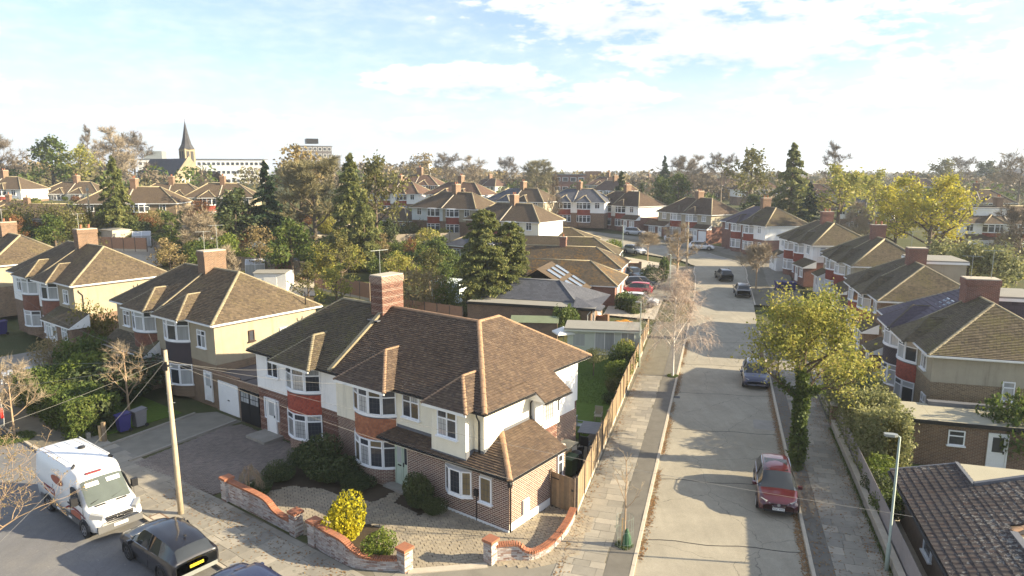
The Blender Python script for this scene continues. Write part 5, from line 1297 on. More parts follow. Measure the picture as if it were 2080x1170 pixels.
# grey slate bungalow with flat extension
E = empty('bungalow', (*road(63.9, -11.3), 0), R(73), 'grey slate bungalow with flat grey extension roof behind the garden room', 'bungalow', 'bungalows along the left of the side road')
# local y inwards (bearing -73), x towards the right = far end of the road
boxpart(E, 'wall', 'brick_or', .2, 8, .5, 13, -.2, 2.5); boxpart(E, 'wall', 'brick_or', .05, 1, .3, 13, -.2, 2.45)
MB().box(-.15, 2.4, -.1, 13, 2.5, 2.62).obj('flat_roof', M['felt'], E); MB().box(-.2, -.15, -.15, 13.05, 2.36, 2.63).obj('fascia', M['black'], E)
S = {'n': [(2.2, 12.5, 2.66), (2.2, 2.2, 2.66), (4.9, 4.6, 4.4), (4.9, 12.5, 4.4)], 'f': [(2.2, 2.2, 2.66), (1.0, -.3, 2.5), (8.6, -.3, 2.5), (4.9, 4.6, 4.4)], 'b': [(8.6, -.3, 2.5), (8.6, 12.5, 2.5), (4.9, 12.5, 4.4), (4.9, 4.6, 4.4)]}
b = MB();
for s in S.values(): b.face(s, 0)
b.obj('roof', [M['tile_sl']], E)
b = MB(); b.face([(-.25, -.7, 2.45), (2.3, -.75, 2.5), (2.6, 2.3, 3.2), (-.2, 2.0, 2.66)][::1]); b.face([(-.25, -.7, 2.4), (-.2, 2.0, 2.6), (2.6, 2.3, 2.6), (2.3, -.75, 2.4)]); b.obj('porch_roof', M['tile_sl'], E)
for p, q in (((2.2, 2.2, 2.66), (4.9, 4.6, 4.4)), ((4.9, 4.6, 4.4), (4.9, 12.5, 4.4))): ridge_line(E, p, q, M['lead'], False, .09)
window(E, 5.5, .5, .8, 1.8, 1.4, 0, 3, .35, 'upvc', 'glassn', False); window(E, 1.2, .28, .1, 1.0, 2.0, 0, 1, .0, 'upvc', 'glass', False); downpipe(E, .0, .6, 0, 2.4, 'white', 0, -.3)
# solar-panelled gable wing behind it
E = empty('bungalow', (*road(76.5, -14.2), .1), R(163), 'gabled bungalow wing carrying glass rooflights and solar panels behind the tall conifer', 'bungalow', 'bungalows along the left of the side road')
boxpart(E, 'wall', 'brick_or', 0, 9, 0, 6, -.2, 2.5); b = MB(); ra = [(-.3, -.4, 2.4), (-.3, 6.4, 2.4), (4.5, 6.4, 5.2), (4.5, -.4, 5.2)]; rb2 = [(9.3, 6.4, 2.4), (9.3, -.4, 2.4), (4.5, -.4, 5.2), (4.5, 6.4, 5.2)]
b.face(ra[::-1]); b.face(rb2[::-1]); b.face([(0, 0, 2.4), (9, 0, 2.4), (4.5, 0, 5.15)]); b.obj('roof', [M['tile_br']], E)
M['solar'] = mat('solar_panel', lambda T: bsdf(T, (.12, .15, .20), .12, spec=.7))
for i in range(2):
    for j in range(3):
        b = MB(); b.box(-.85, .85, -.5, .5, 0, .06); o = b.obj('solar_panel', M['solar'], E, (1.1+i*1.95, .4+j*1.9, 2.4+(1.4+i*1.95)*.583+.06)); o.rotation_euler = (0, -math.atan(.583), 0)
# timber garden room, shed, parasol, in the corner garden
E = empty('garden_room', (*road(57.5, -6.5), 0), R(73)+R(-3), 'pale green garden room with glazed double doors and grey flat roof at the end of the lawn', 'garden room')
ang_room = math.atan2(at(1150, 716)[1]-at(1300, 722)[1], at(1150, 716)[0]-at(1300, 722)[0])
E.location = (*at(1297, 724), 0); E.rotation_euler = (0, 0, ang_room+math.pi)
boxpart(E, 'wall', 'sagewall', -6.1, 0, 0, 2.8, -.1, 2.15); boxpart(E, 'flat_roof', 'felt', -6.35, .2, -.35, 3.0, 2.2, 2.34); boxpart(E, 'fascia', 'sagewall', -6.38, .23, -.38, 3.03, 2.1, 2.2)
for k in range(24): boxpart(E, 'cladding_board', 'sagewall', -6.08+k*.254, -6.08+k*.254+.235, -.02, -.001, .0, 2.08)
window(E, -2.9, -.02, .05, 1.7, 2.0, 0, 2, 0, 'white', 'glassn', True, False, False); window(E, -.95, -.02, .05, 1.15, 2.0, 0, 2, 0, 'white', 'glassn', True, False, False); window(E, -5.1, -.02, .7, 1.1, 1.2, 0, 1, 0, 'sagewall', 'glassn', True, False, False); window(E, .01, 1.2, .8, .7, 1.1, R(90), 1, 0, 'sagewall', 'glassn', True, False, False)
def shed(loc, rz, w, d, h, hr, wall, top, label, gable_front=False, cat='shed', group='garden sheds', door_=True):
    E = empty('shed', loc, rz, label, cat, group); boxpart(E, 'wall', wall, -w/2, w/2, 0, d, -.2, h); b = MB()
    if gable_front:
        b.face([(-w/2-.12, -.15, h-.03), (-w/2-.12, d+.15, h-.03), (0, d+.15, hr), (0, -.15, hr)][::-1]); b.face([(w/2+.12, d+.15, h-.03), (w/2+.12, -.15, h-.03), (0, -.15, hr), (0, d+.15, hr)][::-1])
        g = MB(); g.face([(-w/2, -.005, h), (w/2, -.005, h), (0, -.005, hr-.06)]); g.obj('gable', M[wall], E)
    else:
        b.face([(-w/2-.12, -.2, h), (w/2+.12, -.2, h), (w/2+.12, d/2, hr), (-w/2-.12, d/2, hr)]); b.face([(w/2+.12, d+.2, h), (-w/2-.12, d+.2, h), (-w/2-.12, d/2, hr), (w/2+.12, d/2, hr)])
        b.face([(w/2, 0, h), (w/2, d, h), (w/2, d/2, hr)]); b.face([(-w/2, d, h), (-w/2, 0, h), (-w/2, d/2, hr)])
    b.obj('roof', M[top], E)
    if door_: boxpart(E, 'door', wall, -w*.2, w*.2, -.03, -.002, 0, h*.9)
    return E
shed((*at(1085, 692), 0), R(-6), 4.3, 2.4, 1.75, 2.15, 'timberd', 'greenfelt', 'brown timber shed with green felt roof beside the round bush')
sheet('lawn', [row(1.6, 11), row(8.5, 11), road(56.3, -12.5), road(56.3, -6.4), road(44, -6.3)], .01, M['lawn'], .08)
sheet('patio', [row(2.6, 9.7), row(2.6, 6.2), row(1.3, 6.2), row(0, 4.2), row(0, 3.3), at(1166, 1047), road(44, -6.05)], .012, M['p_block'], .08)
# ------------------------------------------------------------------ vegetation
def nrand(n, seed): return np.random.default_rng(seed)
def cards(C, size, seed, ratio=.55, up=.3, spread=.35):
    """one bent quad per point: leaf or leaf spray of about the given size"""
    g = np.random.default_rng(seed); n = len(C); C = np.asarray(C, float)
    nn = g.normal(size=(n, 3)); nn[:, 2] += up; nn /= np.linalg.norm(nn, axis=1, keepdims=True)
    a = np.cross(nn, g.normal(size=(n, 3))); a /= np.linalg.norm(a, axis=1, keepdims=True)+1e-9; b = np.cross(nn, a)
    s = size*(1+spread*g.uniform(-1, 1, (n, 1))); a = a*s; b = b*s*ratio
    V = np.stack([C-a, C-b+nn*s*.12, C+a, C+b+nn*s*.12], 1).reshape(-1, 3)
    return V, np.arange(4*n).reshape(n, 4)
def skeleton(seed, h, r, clear, n1, len1, up1=.55, lv=3, kids=(9, 6, 5), ratio=(.5, .5), droop=0., wob=.06, lean=(0, 0), top=.96, taper=.25, upk=.25, shape=None, fork=False):
    """branch list: (points, radii, level)"""
    g = random.Random(seed); out = []
    def grow(p, d, L, r0, level):
        pts = [p]; rs = [r0]; n = 5 if level < 2 else 4 if level == 2 else 3
        for i in range(n):
            d = (d+Vector((g.gauss(0, 1), g.gauss(0, 1), g.gauss(0, .7)))*(wob+.05*level)+Vector((0, 0, (upk-droop*level)*.12))).normalized()
            p = p+d*(L/n); pts.append(p); rs.append(max(.006, r0*(1-(1-taper)*(i+1)/n)))
        out.append((pts, rs, level))
        if level >= lv: return
        k = kids[min(level, len(kids)-1)]
        for i in range(k):
            t = g.uniform(.3, 1.) if level else 0; seg = min(int(t*n), n-1); q = pts[seg].lerp(pts[seg+1], t*n-seg)
            ax = Vector((g.gauss(0, 1), g.gauss(0, 1), g.gauss(0, .6)+.15)).normalized(); dd = (d*.75+ax*.9+Vector((0, 0, upk*.5-droop*.5))).normalized()
            grow(q, dd, L*ratio[min(level-1, len(ratio)-1)]*g.uniform(.7, 1.15), rs[seg]*.55, level+1)
    trunk = []; rs = []; n = 8; p = Vector((0, 0, -.2))
    for i in range(n+1):
        t = i/n; trunk.append(Vector((lean[0]*t+g.gauss(0, 1)*wob*h*.05*t, lean[1]*t+g.gauss(0, 1)*wob*h*.05*t, -.2+(h*top+.2)*t))); rs.append(r*(1.25 if i == 0 else 1)*(1-.88*t**1.1)+.01)
    if fork: trunk = trunk[:4]; rs = rs[:4]
    out.append((trunk, rs, 0))
    hmaxz = trunk[-1].z
    for i in range(n1):
        t = (i+g.uniform(.2, .8))/n1; z = clear+(hmaxz-clear)*t; f = z/(h*top)*n; seg = min(int(f), len(trunk)-2); q = trunk[seg].lerp(trunk[seg+1], min(1, f-seg)); a = i*2.4+g.uniform(-.5, .5)
        L = len1*(shape(t) if shape else (1-.6*t))*g.uniform(.8, 1.2); u = up1+.5*t
        grow(q, Vector((math.cos(a), math.sin(a), u)).normalized(), L, max(.015, rs[seg]*(.6 if not fork else .8)), 1)
    return out
def tube_mesh(name, sk, m, sides=(8, 5, 4, 3), maxlv=9):
    mb = MB()
    for pts, rs, lv in sk:
        if lv <= maxlv: mb.tube(pts, rs, sides[min(lv, len(sides)-1)], 0, False)
    return mb.mesh(name, m, True, False)
def tips(sk, per, spread, seed, minlv=2):
    g = np.random.default_rng(seed); P = []
    for pts, rs, lv in sk:
        if lv >= minlv:
            a = np.array([tuple(p) for p in pts]); t = g.uniform(.15, 1., per)*(len(a)-1); i = np.minimum(t.astype(int), len(a)-2); P.append(a[i]+(a[i+1]-a[i])*(t-i)[:, None])
    P = np.concatenate(P); return P+g.normal(size=P.shape)*spread
class Proto: pass
def proto(name, trunk, crowns):
    p = Proto(); p.name = name; p.trunk = trunk; p.crowns = crowns; p.used = 0; return p
def plant(p, loc, s, rz, label, cat='tree', group=None, name=None, sz=None, crown='crown'):
    E = empty(name or p.name, loc, rz, label, cat, group); E.scale = (s, s, sz or s)
    if p.trunk: meshobj('trunk', p.trunk, E)
    for c in p.crowns: o = meshobj(crown, c, E)
    return E
def leafy(name, seed, h, r, clear, n1, len1, m, per, size, spread, bark='bark', lv=3, kids=(9, 5, 4), tw=None, minlv=2, up=.5, **k):
    sk = skeleton(seed, h, r, clear, n1, len1, up, lv, kids, **k)
    tr = tube_mesh('trunk', sk, M[bark]); V, F = cards(tips(sk, per, spread, seed, minlv), size, seed)
    return proto(name, tr, [npmesh('crown', V, F, M[m])])
def twigs(sk, per, ln, w, seed, up=.25, wild=.55, lvs=(2, 3)):
    # fine end twigs: slivers running on from the branches
    g = np.random.default_rng(seed); B = []; D = []
    for pts, rs, l in sk:
        if l in lvs:
            a = np.array([tuple(p) for p in pts]); t = g.uniform(.1, 1., per)*(len(a)-1); i = np.minimum(t.astype(int), len(a)-2)
            B.append(a[i]+(a[i+1]-a[i])*(t-i)[:, None]); d = a[i+1]-a[i]; D.append(d/np.linalg.norm(d, axis=1, keepdims=True))
    B = np.concatenate(B); D = np.concatenate(D); n = len(B); D = D+g.normal(size=(n, 3))*wild; D[:, 2] += up; D /= np.linalg.norm(D, axis=1, keepdims=True)
    L = ln*g.uniform(.4, 1.25, (n, 1)); sd = np.cross(D, g.normal(size=(n, 3))); sd /= np.linalg.norm(sd, axis=1, keepdims=True); sd *= w
    V = np.stack([B-sd, B+sd, B+D*L+sd*.3, B+D*L-sd*.3], 1).reshape(-1, 3); return V, np.arange(4*n).reshape(n, 4)
def bare(name, seed, h, r, clear, n1, len1, bark='twig', lv=3, kids=(8, 6, 5), fine=24, finem='twigb', fs=.9, fw=.022, trunkm=None, **k):
    """winter tree: trunk and limbs, then a crown mesh of twigs"""
    sk = skeleton(seed, h, r, clear, n1, len1, k.pop('up', .6), lv, kids, **k)
    tr = tube_mesh('trunk', [s for s in sk if s[2] <= 1], M[trunkm or bark]); mb = MB()
    for pts, rs, l in sk:
        if l >= 2: mb.tube(pts, rs, 3, 0, False)
    cr = [mb.mesh('crown', M[bark], True, False)]
    if fine:
        V, F = twigs(sk, fine, fs, fw, seed, k.get('upk', .25), .55, (2, 3) if lv >= 3 else (1, 2)); cr.append(npmesh('twigs', V, F, M[finem]))
    return proto(name, tr, cr)
def conifer(name, seed, h, rad, m, n, size, droop=.15, clear=.06, gap=.5, tr=.2, layers=None, power=.9, ratio=.45):
    """tiers of drooping boughs carrying sprays"""
    g = np.random.default_rng(seed); trunk = MB().tube([(0, 0, -.2), (0, 0, h*.55), (0, 0, h*.99)], [tr, tr*.6, .02], 7, 0, False).mesh('trunk', M['bark'], True, False)
    nb = layers or int(h*9); P = []; bb = MB()
    for i in range(nb):
        t = (i+g.uniform(0, 1))/nb; z = h*(clear+(1-clear)*t); R_ = rad*(1-t)**power*g.uniform(.62, 1.12)+.12; a = g.uniform(0, 6.283); k = max(3, int(n/nb*(R_/rad*1.6+.25)))
        q = g.uniform(.15, 1., k)**.7; w = g.normal(size=k)*.16*R_*(1.1-q*.6)
        x = R_*q; dz = -droop*R_*q**1.6*2+.10*R_*q+g.normal(size=k)*.06
        P.append(np.stack([x*np.cos(a)-w*np.sin(a), x*np.sin(a)+w*np.cos(a), z+dz], 1))
    V, F = cards(np.concatenate(P), size, seed, ratio, .25)
    return proto(name, trunk, [npmesh('crown', V, F, M[m])])
def blob(seed, n, rx, ry, rz, shell=.45, lumps=7, cz=None):
    """points through a lumpy bush volume standing on the ground"""
    g = np.random.default_rng(seed); L = g.normal(size=(lumps, 3)); L /= np.linalg.norm(L, axis=1, keepdims=True); L[:, 2] = np.abs(L[:, 2]); amp = g.uniform(.1, .34, lumps)
    d = g.normal(size=(n, 3)); d /= np.linalg.norm(d, axis=1, keepdims=True)
    b = 1+(np.maximum(0, d@L.T-.55)*amp*2.2).sum(1)-.14
    r = b*(1-shell*g.uniform(0, 1, n)**1.6)
    P = d*r[:, None]*np.array([rx, ry, rz]); P[:, 2] += rz*.92 if cz is None else cz
    return P[P[:, 2] > .03]
def bush(name, seed, n, rx, ry, rz, m, size, stems='bark', shell=.6, lumps=10, ratio=.55, shoots=16):
    P = blob(seed, n, rx, ry, rz, shell, lumps); q_ = np.random.default_rng(seed+9); S_ = []
    for i in range(shoots):     # stray shoots breaking the outline
        a = q_.uniform(0, 6.283); e_ = q_.uniform(.25, 1.35); d = np.array([math.cos(a)*math.cos(e_), math.sin(a)*math.cos(e_), math.sin(e_)]); o_ = np.array([0, 0, rz*.9])+d*np.array([rx, ry, rz])*.85
        k_ = q_.integers(14, 34); t_ = q_.uniform(0, 1, (k_, 1)); S_.append(o_+t_*(d+np.array([0, 0, .5]))*rz*q_.uniform(.25, .55)+q_.normal(size=(k_, 3))*size*.6)
    P = np.concatenate([P]+S_); V, F = cards(P, size, seed, ratio); g = random.Random(seed); mb = MB()
    for i in range(9):
        a = g.uniform(0, 6.28); mb.tube([(0, 0, -.1), (math.cos(a)*rx*.3, math.sin(a)*ry*.3, rz*.7), (math.cos(a)*rx*.6, math.sin(a)*ry*.6, rz*1.35)], [.03+.01*rz, .02, .008], 4, 0, False)
    return proto(name, mb.mesh('stems', M[stems], True, False), [npmesh('foliage', V, F, M[m])])
def put_bush(p, loc, s, rz, label, cat='shrub', group=None, name='shrub', sz=None):
    E = empty(name, loc, rz, label, cat, group); E.scale = (s, s, sz or s); meshobj('stems', p.trunk, E); meshobj('foliage', p.crowns[0], E); return E
def hedge_box(name, label, P0, P1, w, h, m, n, size, core='l_dk', z=0, rough=.18, cat='hedge', ratio=.55, seed=5):
    g = np.random.default_rng(seed); L = math.dist(P0, P1); ang = math.atan2(P1[1]-P0[1], P1[0]-P0[0]); E = empty(name, (*P0, z), ang, label, cat)
    P = []
    u = g.uniform(0, 1, n)*L; f = g.integers(0, 10, n); a = g.uniform(-1, 1, n); q = g.uniform(0, 1, n)
    y = np.where(f < 4, -w/2, np.where(f < 6, w/2, a*w/2)); zz = np.where(f < 6, q*h, h); e = f == 9; u = np.where(e, np.where(a > 0, 0, L), u); y = np.where(e, a*w/2, y); zz = np.where(e, q*h, zz)
    lump = .16*np.sin(u*1.9+1)+.12*np.sin(u*4.3+y*3)+.1*np.sin(zz*4+u*2.7)
    dx = g.normal(size=n)*rough; y = y*(1+lump*.5)+dx*.6; zz = np.maximum(.05, zz*(1+lump*.32)+g.normal(size=n)*rough*.6)
    V, F = cards(np.stack([u, y, zz], 1), size, seed, ratio); meshobj('foliage', npmesh('foliage', V, F, M[m]), E)
    ng = n//3; P = np.stack([g.uniform(.1, L-.1, ng), g.uniform(-.42, .42, ng)*w, g.uniform(.05, .9, ng)*h], 1); V, F = cards(P, size*1.5, seed+1, .7); meshobj('inner_foliage', npmesh('inner_foliage', V, F, M[core]), E)
    return E

# ---- prototypes for distant and middle-distance trees
PR = {}
PR['bareA'] = bare('bare_tree', 11, 11, .26, 2.5, 12, 4.6, 'twig', 3, (8, 6, 5), 14, 'twig', 1.0, .028, shape=lambda t: 1.1-.5*t)
PR['bareB'] = bare('bare_tree', 12, 10, .24, 1.8, 14, 4.2, 'twig', 3, (8, 6, 5), 15, 'twigb', .95, .028, shape=lambda t: 1.1-.5*t)
PR['bareC'] = bare('bare_tree', 13, 12, .2, 2.2, 13, 2.9, 'twig', 3, (7, 5, 4), 11, 'twig', .8, .024, shape=lambda t: 1.1-.6*t)
PR['bareO'] = bare('bare_tree', 14, 10, .24, 1.6, 15, 3.8, 'twig', 3, (8, 6, 5), 18, 'twigo', .9, .028, shape=lambda t: 1.15-.45*t)
PR['oliA'] = leafy('broadleaf_tree', 21, 11, .3, 2.2, 10, 4.6, 'l_oliv', 7, .26, .42)
PR['oliB'] = leafy('broadleaf_tree', 22, 10, .28, 1.6, 11, 4.2, 'l_ochre', 5, .24, .42)
PR['grn'] = leafy('broadleaf_tree', 23, 9, .26, 1.2, 11, 3.6, 'l_grn', 8, .25, .4)
PR['yel'] = leafy('broadleaf_tree', 24, 10, .28, 2.2, 10, 4.2, 'l_yel', 7, .22, .4)
PR['rust'] = leafy('broadleaf_tree', 25, 7, .2, .8, 10, 3.0, 'l_rust', 6, .16, .35)
PR['dk'] = leafy('evergreen_tree', 26, 8, .3, .8, 12, 3.0, 'l_dk', 9, .24, .38)
PR['fir'] = conifer('fir_tree', 31, 13, 3.4, 'l_fir', 7000, .3, .16)
PR['fir2'] = conifer('fir_tree', 32, 13, 4.2, 'l_con', 7000, .34, .20, power=.75)
PR['cyp'] = conifer('cypress_tree', 33, 8, 1.5, 'l_dk', 4500, .22, .02, power=.6)
PR['bushg'] = bush('shrub', 41, 2600, 1.5, 1.5, 1.1, 'l_grn', .12)
PR['bushd'] = bush('shrub', 42, 2600, 1.5, 1.4, 1.1, 'l_dk', .11)
PR['bushy'] = bush('shrub', 43, 2600, 1.5, 1.5, 1.2, 'l_yel', .12)
PR['busho'] = bush('shrub', 44, 2400, 1.6, 1.5, 1.2, 'l_ochre', .11, ratio=.3)
PR['bushl'] = bush('shrub', 45, 2600, 1.4, 1.4, 1.1, 'l_brt', .11)
PR['bushr'] = bush('shrub', 46, 2200, 1.4, 1.3, 1.1, 'l_rust', .10)
PR['busho2'] = bush('shrub', 47, 2600, 1.6, 1.5, 1.3, 'l_oliv', .12)
GT = 'trees beyond the gardens'
def ftree(k, px, d, h, label, w=1., z=None, group=GT):
    x, y, zz = far(px, d); base = {'bareA': 12.5, 'bareB': 11.5, 'bareO': 11.4, 'bareC': 13, 'oliA': 12.3, 'oliB': 11.2, 'grn': 10.3, 'yel': 11.3, 'rust': 8.2, 'dk': 9.2, 'fir': 13, 'fir2': 13, 'cyp': 8}[k]
    s = h/base; E = plant(PR[k], (x, y, zz-.1 if z is None else z), s*w, rng.uniform(0, 6.28), label, group=group, sz=s); return E
def fbush(k, px, py, s, label, h=1., group='garden shrubs'):
    p = at(px, py, 0)
    for _ in range(8): p = at(px, py, TZ(*p))
    return put_bush(PR[k], (*p, TZ(*p)-.08), s, rng.uniform(0, 6.28), label, group=group, sz=s*h)

# ---- single trees with a place of their own
# ivy-clad street tree with yellowing leaves
sk = skeleton(101, 7.7, .24, 3.3, 14, 3.15, .5, 3, (9, 6, 5), (.55, .5), wob=.07, shape=lambda t: 1.25-.65*t, upk=.3)
V, F = cards(tips(sk, 29, .26, 5, 2), .074, 5, .62, spread=.5); g_ = np.random.default_rng(8)
E = empty('street_tree', (*road(37.9, 4.55), 0), .6, 'tall ivy-clad street tree with yellowing leaves behind the dark red car', 'tree')
meshobj('trunk', tube_mesh('trunk', sk, M['bark']), E); meshobj('crown', npmesh('crown', V, F, M['l_yel']), E)
n = 6500; zz = g_.uniform(0, 1, n)**.9*5.0; a = g_.uniform(0, 6.283, n); r = (.21+.11*np.abs(g_.normal(size=n)))*(1.15-.09*zz)+.06*np.sin(zz*3+a*2)
V, F = cards(np.stack([r*np.cos(a), r*np.sin(a), zz], 1), .085, 9, .7); meshobj('ivy', npmesh('ivy', V, F, M['l_grn']), E)
for (pts, rs, lv) in [s for s in sk if s[2] == 1][:5]:
    pa = np.array([tuple(p) for p in pts[:3]]); t = g_.uniform(0, 2, 500); i = np.minimum(t.astype(int), 1); P = pa[i]+(pa[i+1]-pa[i])*(t-i)[:, None]+g_.normal(size=(500, 3))*.13; V, F = cards(P, .08, 3, .7); meshobj('ivy', npmesh('ivy', V, F, M['l_grn']), E)
# white-stemmed birch on the left pavement
sk = skeleton(102, 7.6, .085, 1.8, 22, 2.7, 1.1, 3, (9, 6, 5), (.6, .6), droop=.4, wob=.07, shape=lambda t: 1.15-.75*t, upk=.1)
E = empty('birch_tree', (*at(1366, 764), 0), 0, 'bare white-stemmed birch on the left pavement beside the road', 'tree')
meshobj('trunk', tube_mesh('trunk', [s for s in sk if s[2] <= 1], M['birch']), E); mb = MB()
for pts, rs, l in sk:
    if l == 2: mb.tube(pts, [max(.006, r_*.7) for r_ in rs], 3, 0, False)
meshobj('crown', mb.mesh('crown', M['birch'], True, False), E)
V, F = twigs(sk, 12, .65, .006, 4, -.35, .5); meshobj('twigs', npmesh('twigs', V, F, M['birchtwig']), E)
# broad bare street tree by the far telegraph pole, lollipop cherry, far right bare ones
pb = bare('street_tree', 103, 6.2, .15, 1.4, 11, 3.0, 'barkl', 3, (8, 6, 5), 10, 'twigb', .7, .013, up=.55)
plant(pb, (*at(1375, 566, .6), .55), 1.05, 1, 'spreading bare street tree in front of the far telegraph pole')
pc = bare('street_tree', 104, 3.3, .09, 1.9, 13, 1.9, 'barkl', 3, (8, 6, 5), 10, 'twigb', .55, .013, up=.3)
plant(pc, (21.8, 109, 1.4), 1.15, 1, 'low flat-topped bare tree at the road junction')
plant(pc, (*at(1535, 590, .4), .35), 1.35, 2, 'bushy bare tree beside the blue bins', sz=1.5)
# tall twin conifer behind the corner house
E = plant(conifer('conifer_tree', 105, 11.6, 3.1, 'l_con', 36000, .17, .12, .02, layers=320, power=.30, ratio=.42), (*at(985, 648), 0), 1, 0, 'tall feathery conifer, left stem of the pair behind the corner house')
E = plant(conifer('conifer_tree', 106, 10.2, 2.7, 'l_con', 28000, .17, .10, .02, layers=260, power=.28, ratio=.42), (*at(1036, 642), 0), 1, 1, 'shorter feathery conifer, right stem of the pair behind the corner house')
# young tree with green watering bag
sk = skeleton(107, 4.0, .035, 1.6, 8, 1.25, 1.1, 3, (5, 4, 3), upk=.4); E = empty('young_tree', (*at(1268, 1108), 0), 0, 'slender bare young tree with green watering bag at the kerb', 'tree')
meshobj('trunk', tube_mesh('trunk', [s for s in sk if s[2] <= 1], M['barkl']), E); mb = MB()
for pts, rs, l in sk:
    if l >= 2: mb.tube(pts, rs, 3, 0, False)
meshobj('crown', mb.mesh('crown', M['twigb'], True, False), E)
M['bag'] = plain('dark_green_bag', (.035, .10, .05), .6, .15)
b = MB(); b.lathe([(.18, 0), (.21, .08), (.17, .4), (.08, .68), (.04, .76)], 10); b.obj('watering_bag', M['bag'], E, (.1, 0, 0)); MB().box(-.13, -.08, -.03, .02, 0, 1.25).obj('tree_stake', M['timberl'], E)
M['mesh'] = plain('thin_guard_wire', (.16, .2, .18), .6, .1); b = MB()
for k in range(14): a = k*6.283/14; b.tube([(.36*math.cos(a), .36*math.sin(a), 0), (.36*math.cos(a), .36*math.sin(a), 1.35)], .005, 3, 0, False)
for z in (.2, .75, 1.32): b.tube([(.36*math.cos(k*6.283/14), .36*math.sin(k*6.283/14), z) for k in range(15)], .006, 3, 0, False)
b.obj('guard', M['mesh'], E)
# foreground left tree: only its branches reach into the picture
sk = skeleton(108, 4.0, .09, 1.0, 12, 2.5, .4, 4, (6, 5, 4, 3), (.6, .55), wob=.09, shape=lambda t: 1.1-.4*t)
E = empty('street_tree', (*at(-45, 1150), -.1), .4, 'bare tree with pale twigs and reddish buds at the lower left corner', 'tree'); meshobj('trunk', tube_mesh('trunk', [s for s in sk if s[2] <= 1], M['barkl']), E); mb = MB()
for pts, rs, l in sk:
    if l >= 2: mb.tube(pts, rs, 4 if l == 2 else 3, 0, False)
meshobj('crown', mb.mesh('crown', M['barkl'], True, False), E); V, F = cards(tips(sk, 3, .07, 5, 3), .035, 6, .6); meshobj('buds', npmesh('buds', V, F, M['l_ochre']), E)
ps = bare('street_tree', 109, 4.2, .06, 1.2, 10, 1.7, 'barkl', 3, (7, 6, 4), 9, 'twigb', .45, .007, up=.6)
E = plant(ps, (*at(30, 885), 0), 1.0, 0, 'small bare tree on the grass verge by the left edge')
mb_ = bare('garden_tree', 110, 4.2, .08, .9, 10, 2.0, 'barkl', 3, (6, 5, 4), 3, 'twigb', .5, .007, up=.8)
plant(mb_, (*at(262, 835), 0), 1.0, 1, 'leafless pruned tree in the front garden behind the blue bin')

# ---- hedges and shrubs near by
hedge_box('hedge', 'tall clipped green hedge along the pavement above the white van', row(26.4, -6.0), row(37.4, -5.6), 2.5, 2.0, 'l_grn', 17000, .085, seed=6)
put_bush(PR['bushl'], (*at(165, 770, 1.2), .6), .95, 1, 'bright yellow-green shrub glowing in the sun behind the clipped hedge')
put_bush(PR['bushg'], (*at(170, 740, 1.2), .3), 1.1, 2, 'tall green shrub behind the clipped hedge', sz=1.25); put_bush(PR['busho2'], (*at(190, 690, 1.5), .3), .85, 3, 'wispy grey-green shrub in front of the side porch', sz=1.3)
put_bush(PR['busho'], (*at(115, 735, 1), .2), .9, 2, 'straggly buff shrub at the left end of the hedge', sz=1.1)
put_bush(PR['bushd'], (*at(250, 800, .5), 0), 1.6, 2, 'dark shrub under the bay of the ochre house', sz=1.3)
hedge_box('hedge', 'tall silvery green hedge behind the grey slatted fence', road(37.4, 8.6), road(49.5, 8.35), 2.2, 3.0, 'l_silv', 24000, .085, 'l_oliv', seed=8, rough=.22)
put_bush(PR['bushl'], (*road(36.6, 8.1), 0), .55, 0, 'low bright yellow shrub at the foot of the silvery hedge'); put_bush(PR['bushd'], (*road(34.6, 7.95), 0), .5, 0, 'dark round shrub inside the slatted fence beside the small lawn'); put_bush(PR['bushg'], (*road(32.6, 7.95), 0), .5, 1, 'green round shrub inside the slatted fence beside the bungalow')
put_bush(PR['bushg'], (*road(41, 15.4), 0), 1.0, 1, 'green shrub beside the white side door at the right edge', sz=1.6)
fd = bush('shrub', 51, 4600, 1.6, 1.35, .85, 'l_dk', .10, shell=.75, lumps=14, ratio=.45, shoots=26)
for u, w, s, h, lab in ((11.6, -1.2, .72, 1.3, 'largest dark shrub under the red hung-tile bay'), (10.3, -1.3, .75, .8, 'dark shrub below the orange hung-tile bay'), (12.4, -3.0, .5, .9, 'dark shrub behind the high end of the left garden wall'), (8.7, -1.1, .5, .6, 'low dark shrub left of the sage green door'), (11.9, -4.5, .4, .7, 'low dark shrub at the foot of the left garden wall'), (13.1, -1.0, .45, 1.0, 'dark shrub beside the neighbour drive')):
    put_bush(fd, (*row(u, w), 0), s, u, lab, group='dark shrubs in the front garden', sz=s*h)
put_bush(fd, (*row(4.75, -.85), 0), .40, 3, 'rounded evergreen under the bow window right of the front door', sz=.85); put_bush(fd, (*row(3.7, -.8), 0), .30, 4, 'small evergreen at the brick front under the bow window', sz=.4)
ly = bush('shrub', 52, 3400, .85, .85, .8, 'l_lemon', .08, shell=.75, lumps=16, ratio=.5, shoots=22); put_bush(ly, (*row(5.0, -4.75), 0), .80, 0, 'brilliant lemon yellow bush behind the middle garden wall', sz=.98)
put_bush(PR['bushd'], (*row(5.5, -4.3), 0), .5, 0, 'dark low shrub beside the lemon yellow bush', sz=.7); put_bush(PR['bushl'], (*row(2.9, -4.85), 0), .42, 0, 'low variegated shrub inside the curved end of the middle wall', sz=.5)
pw = bare('weeping_tree', 111, 2.2, .04, 1.6, 12, 1.0, 'barkl', 3, (8, 5, 4), 7, 'twigb', .35, .005, droop=1.2, up=.1, upk=-.8); plant(pw, (*row(12.1, -4.9), 0), .75, 0, 'small weeping tree behind the left garden wall')
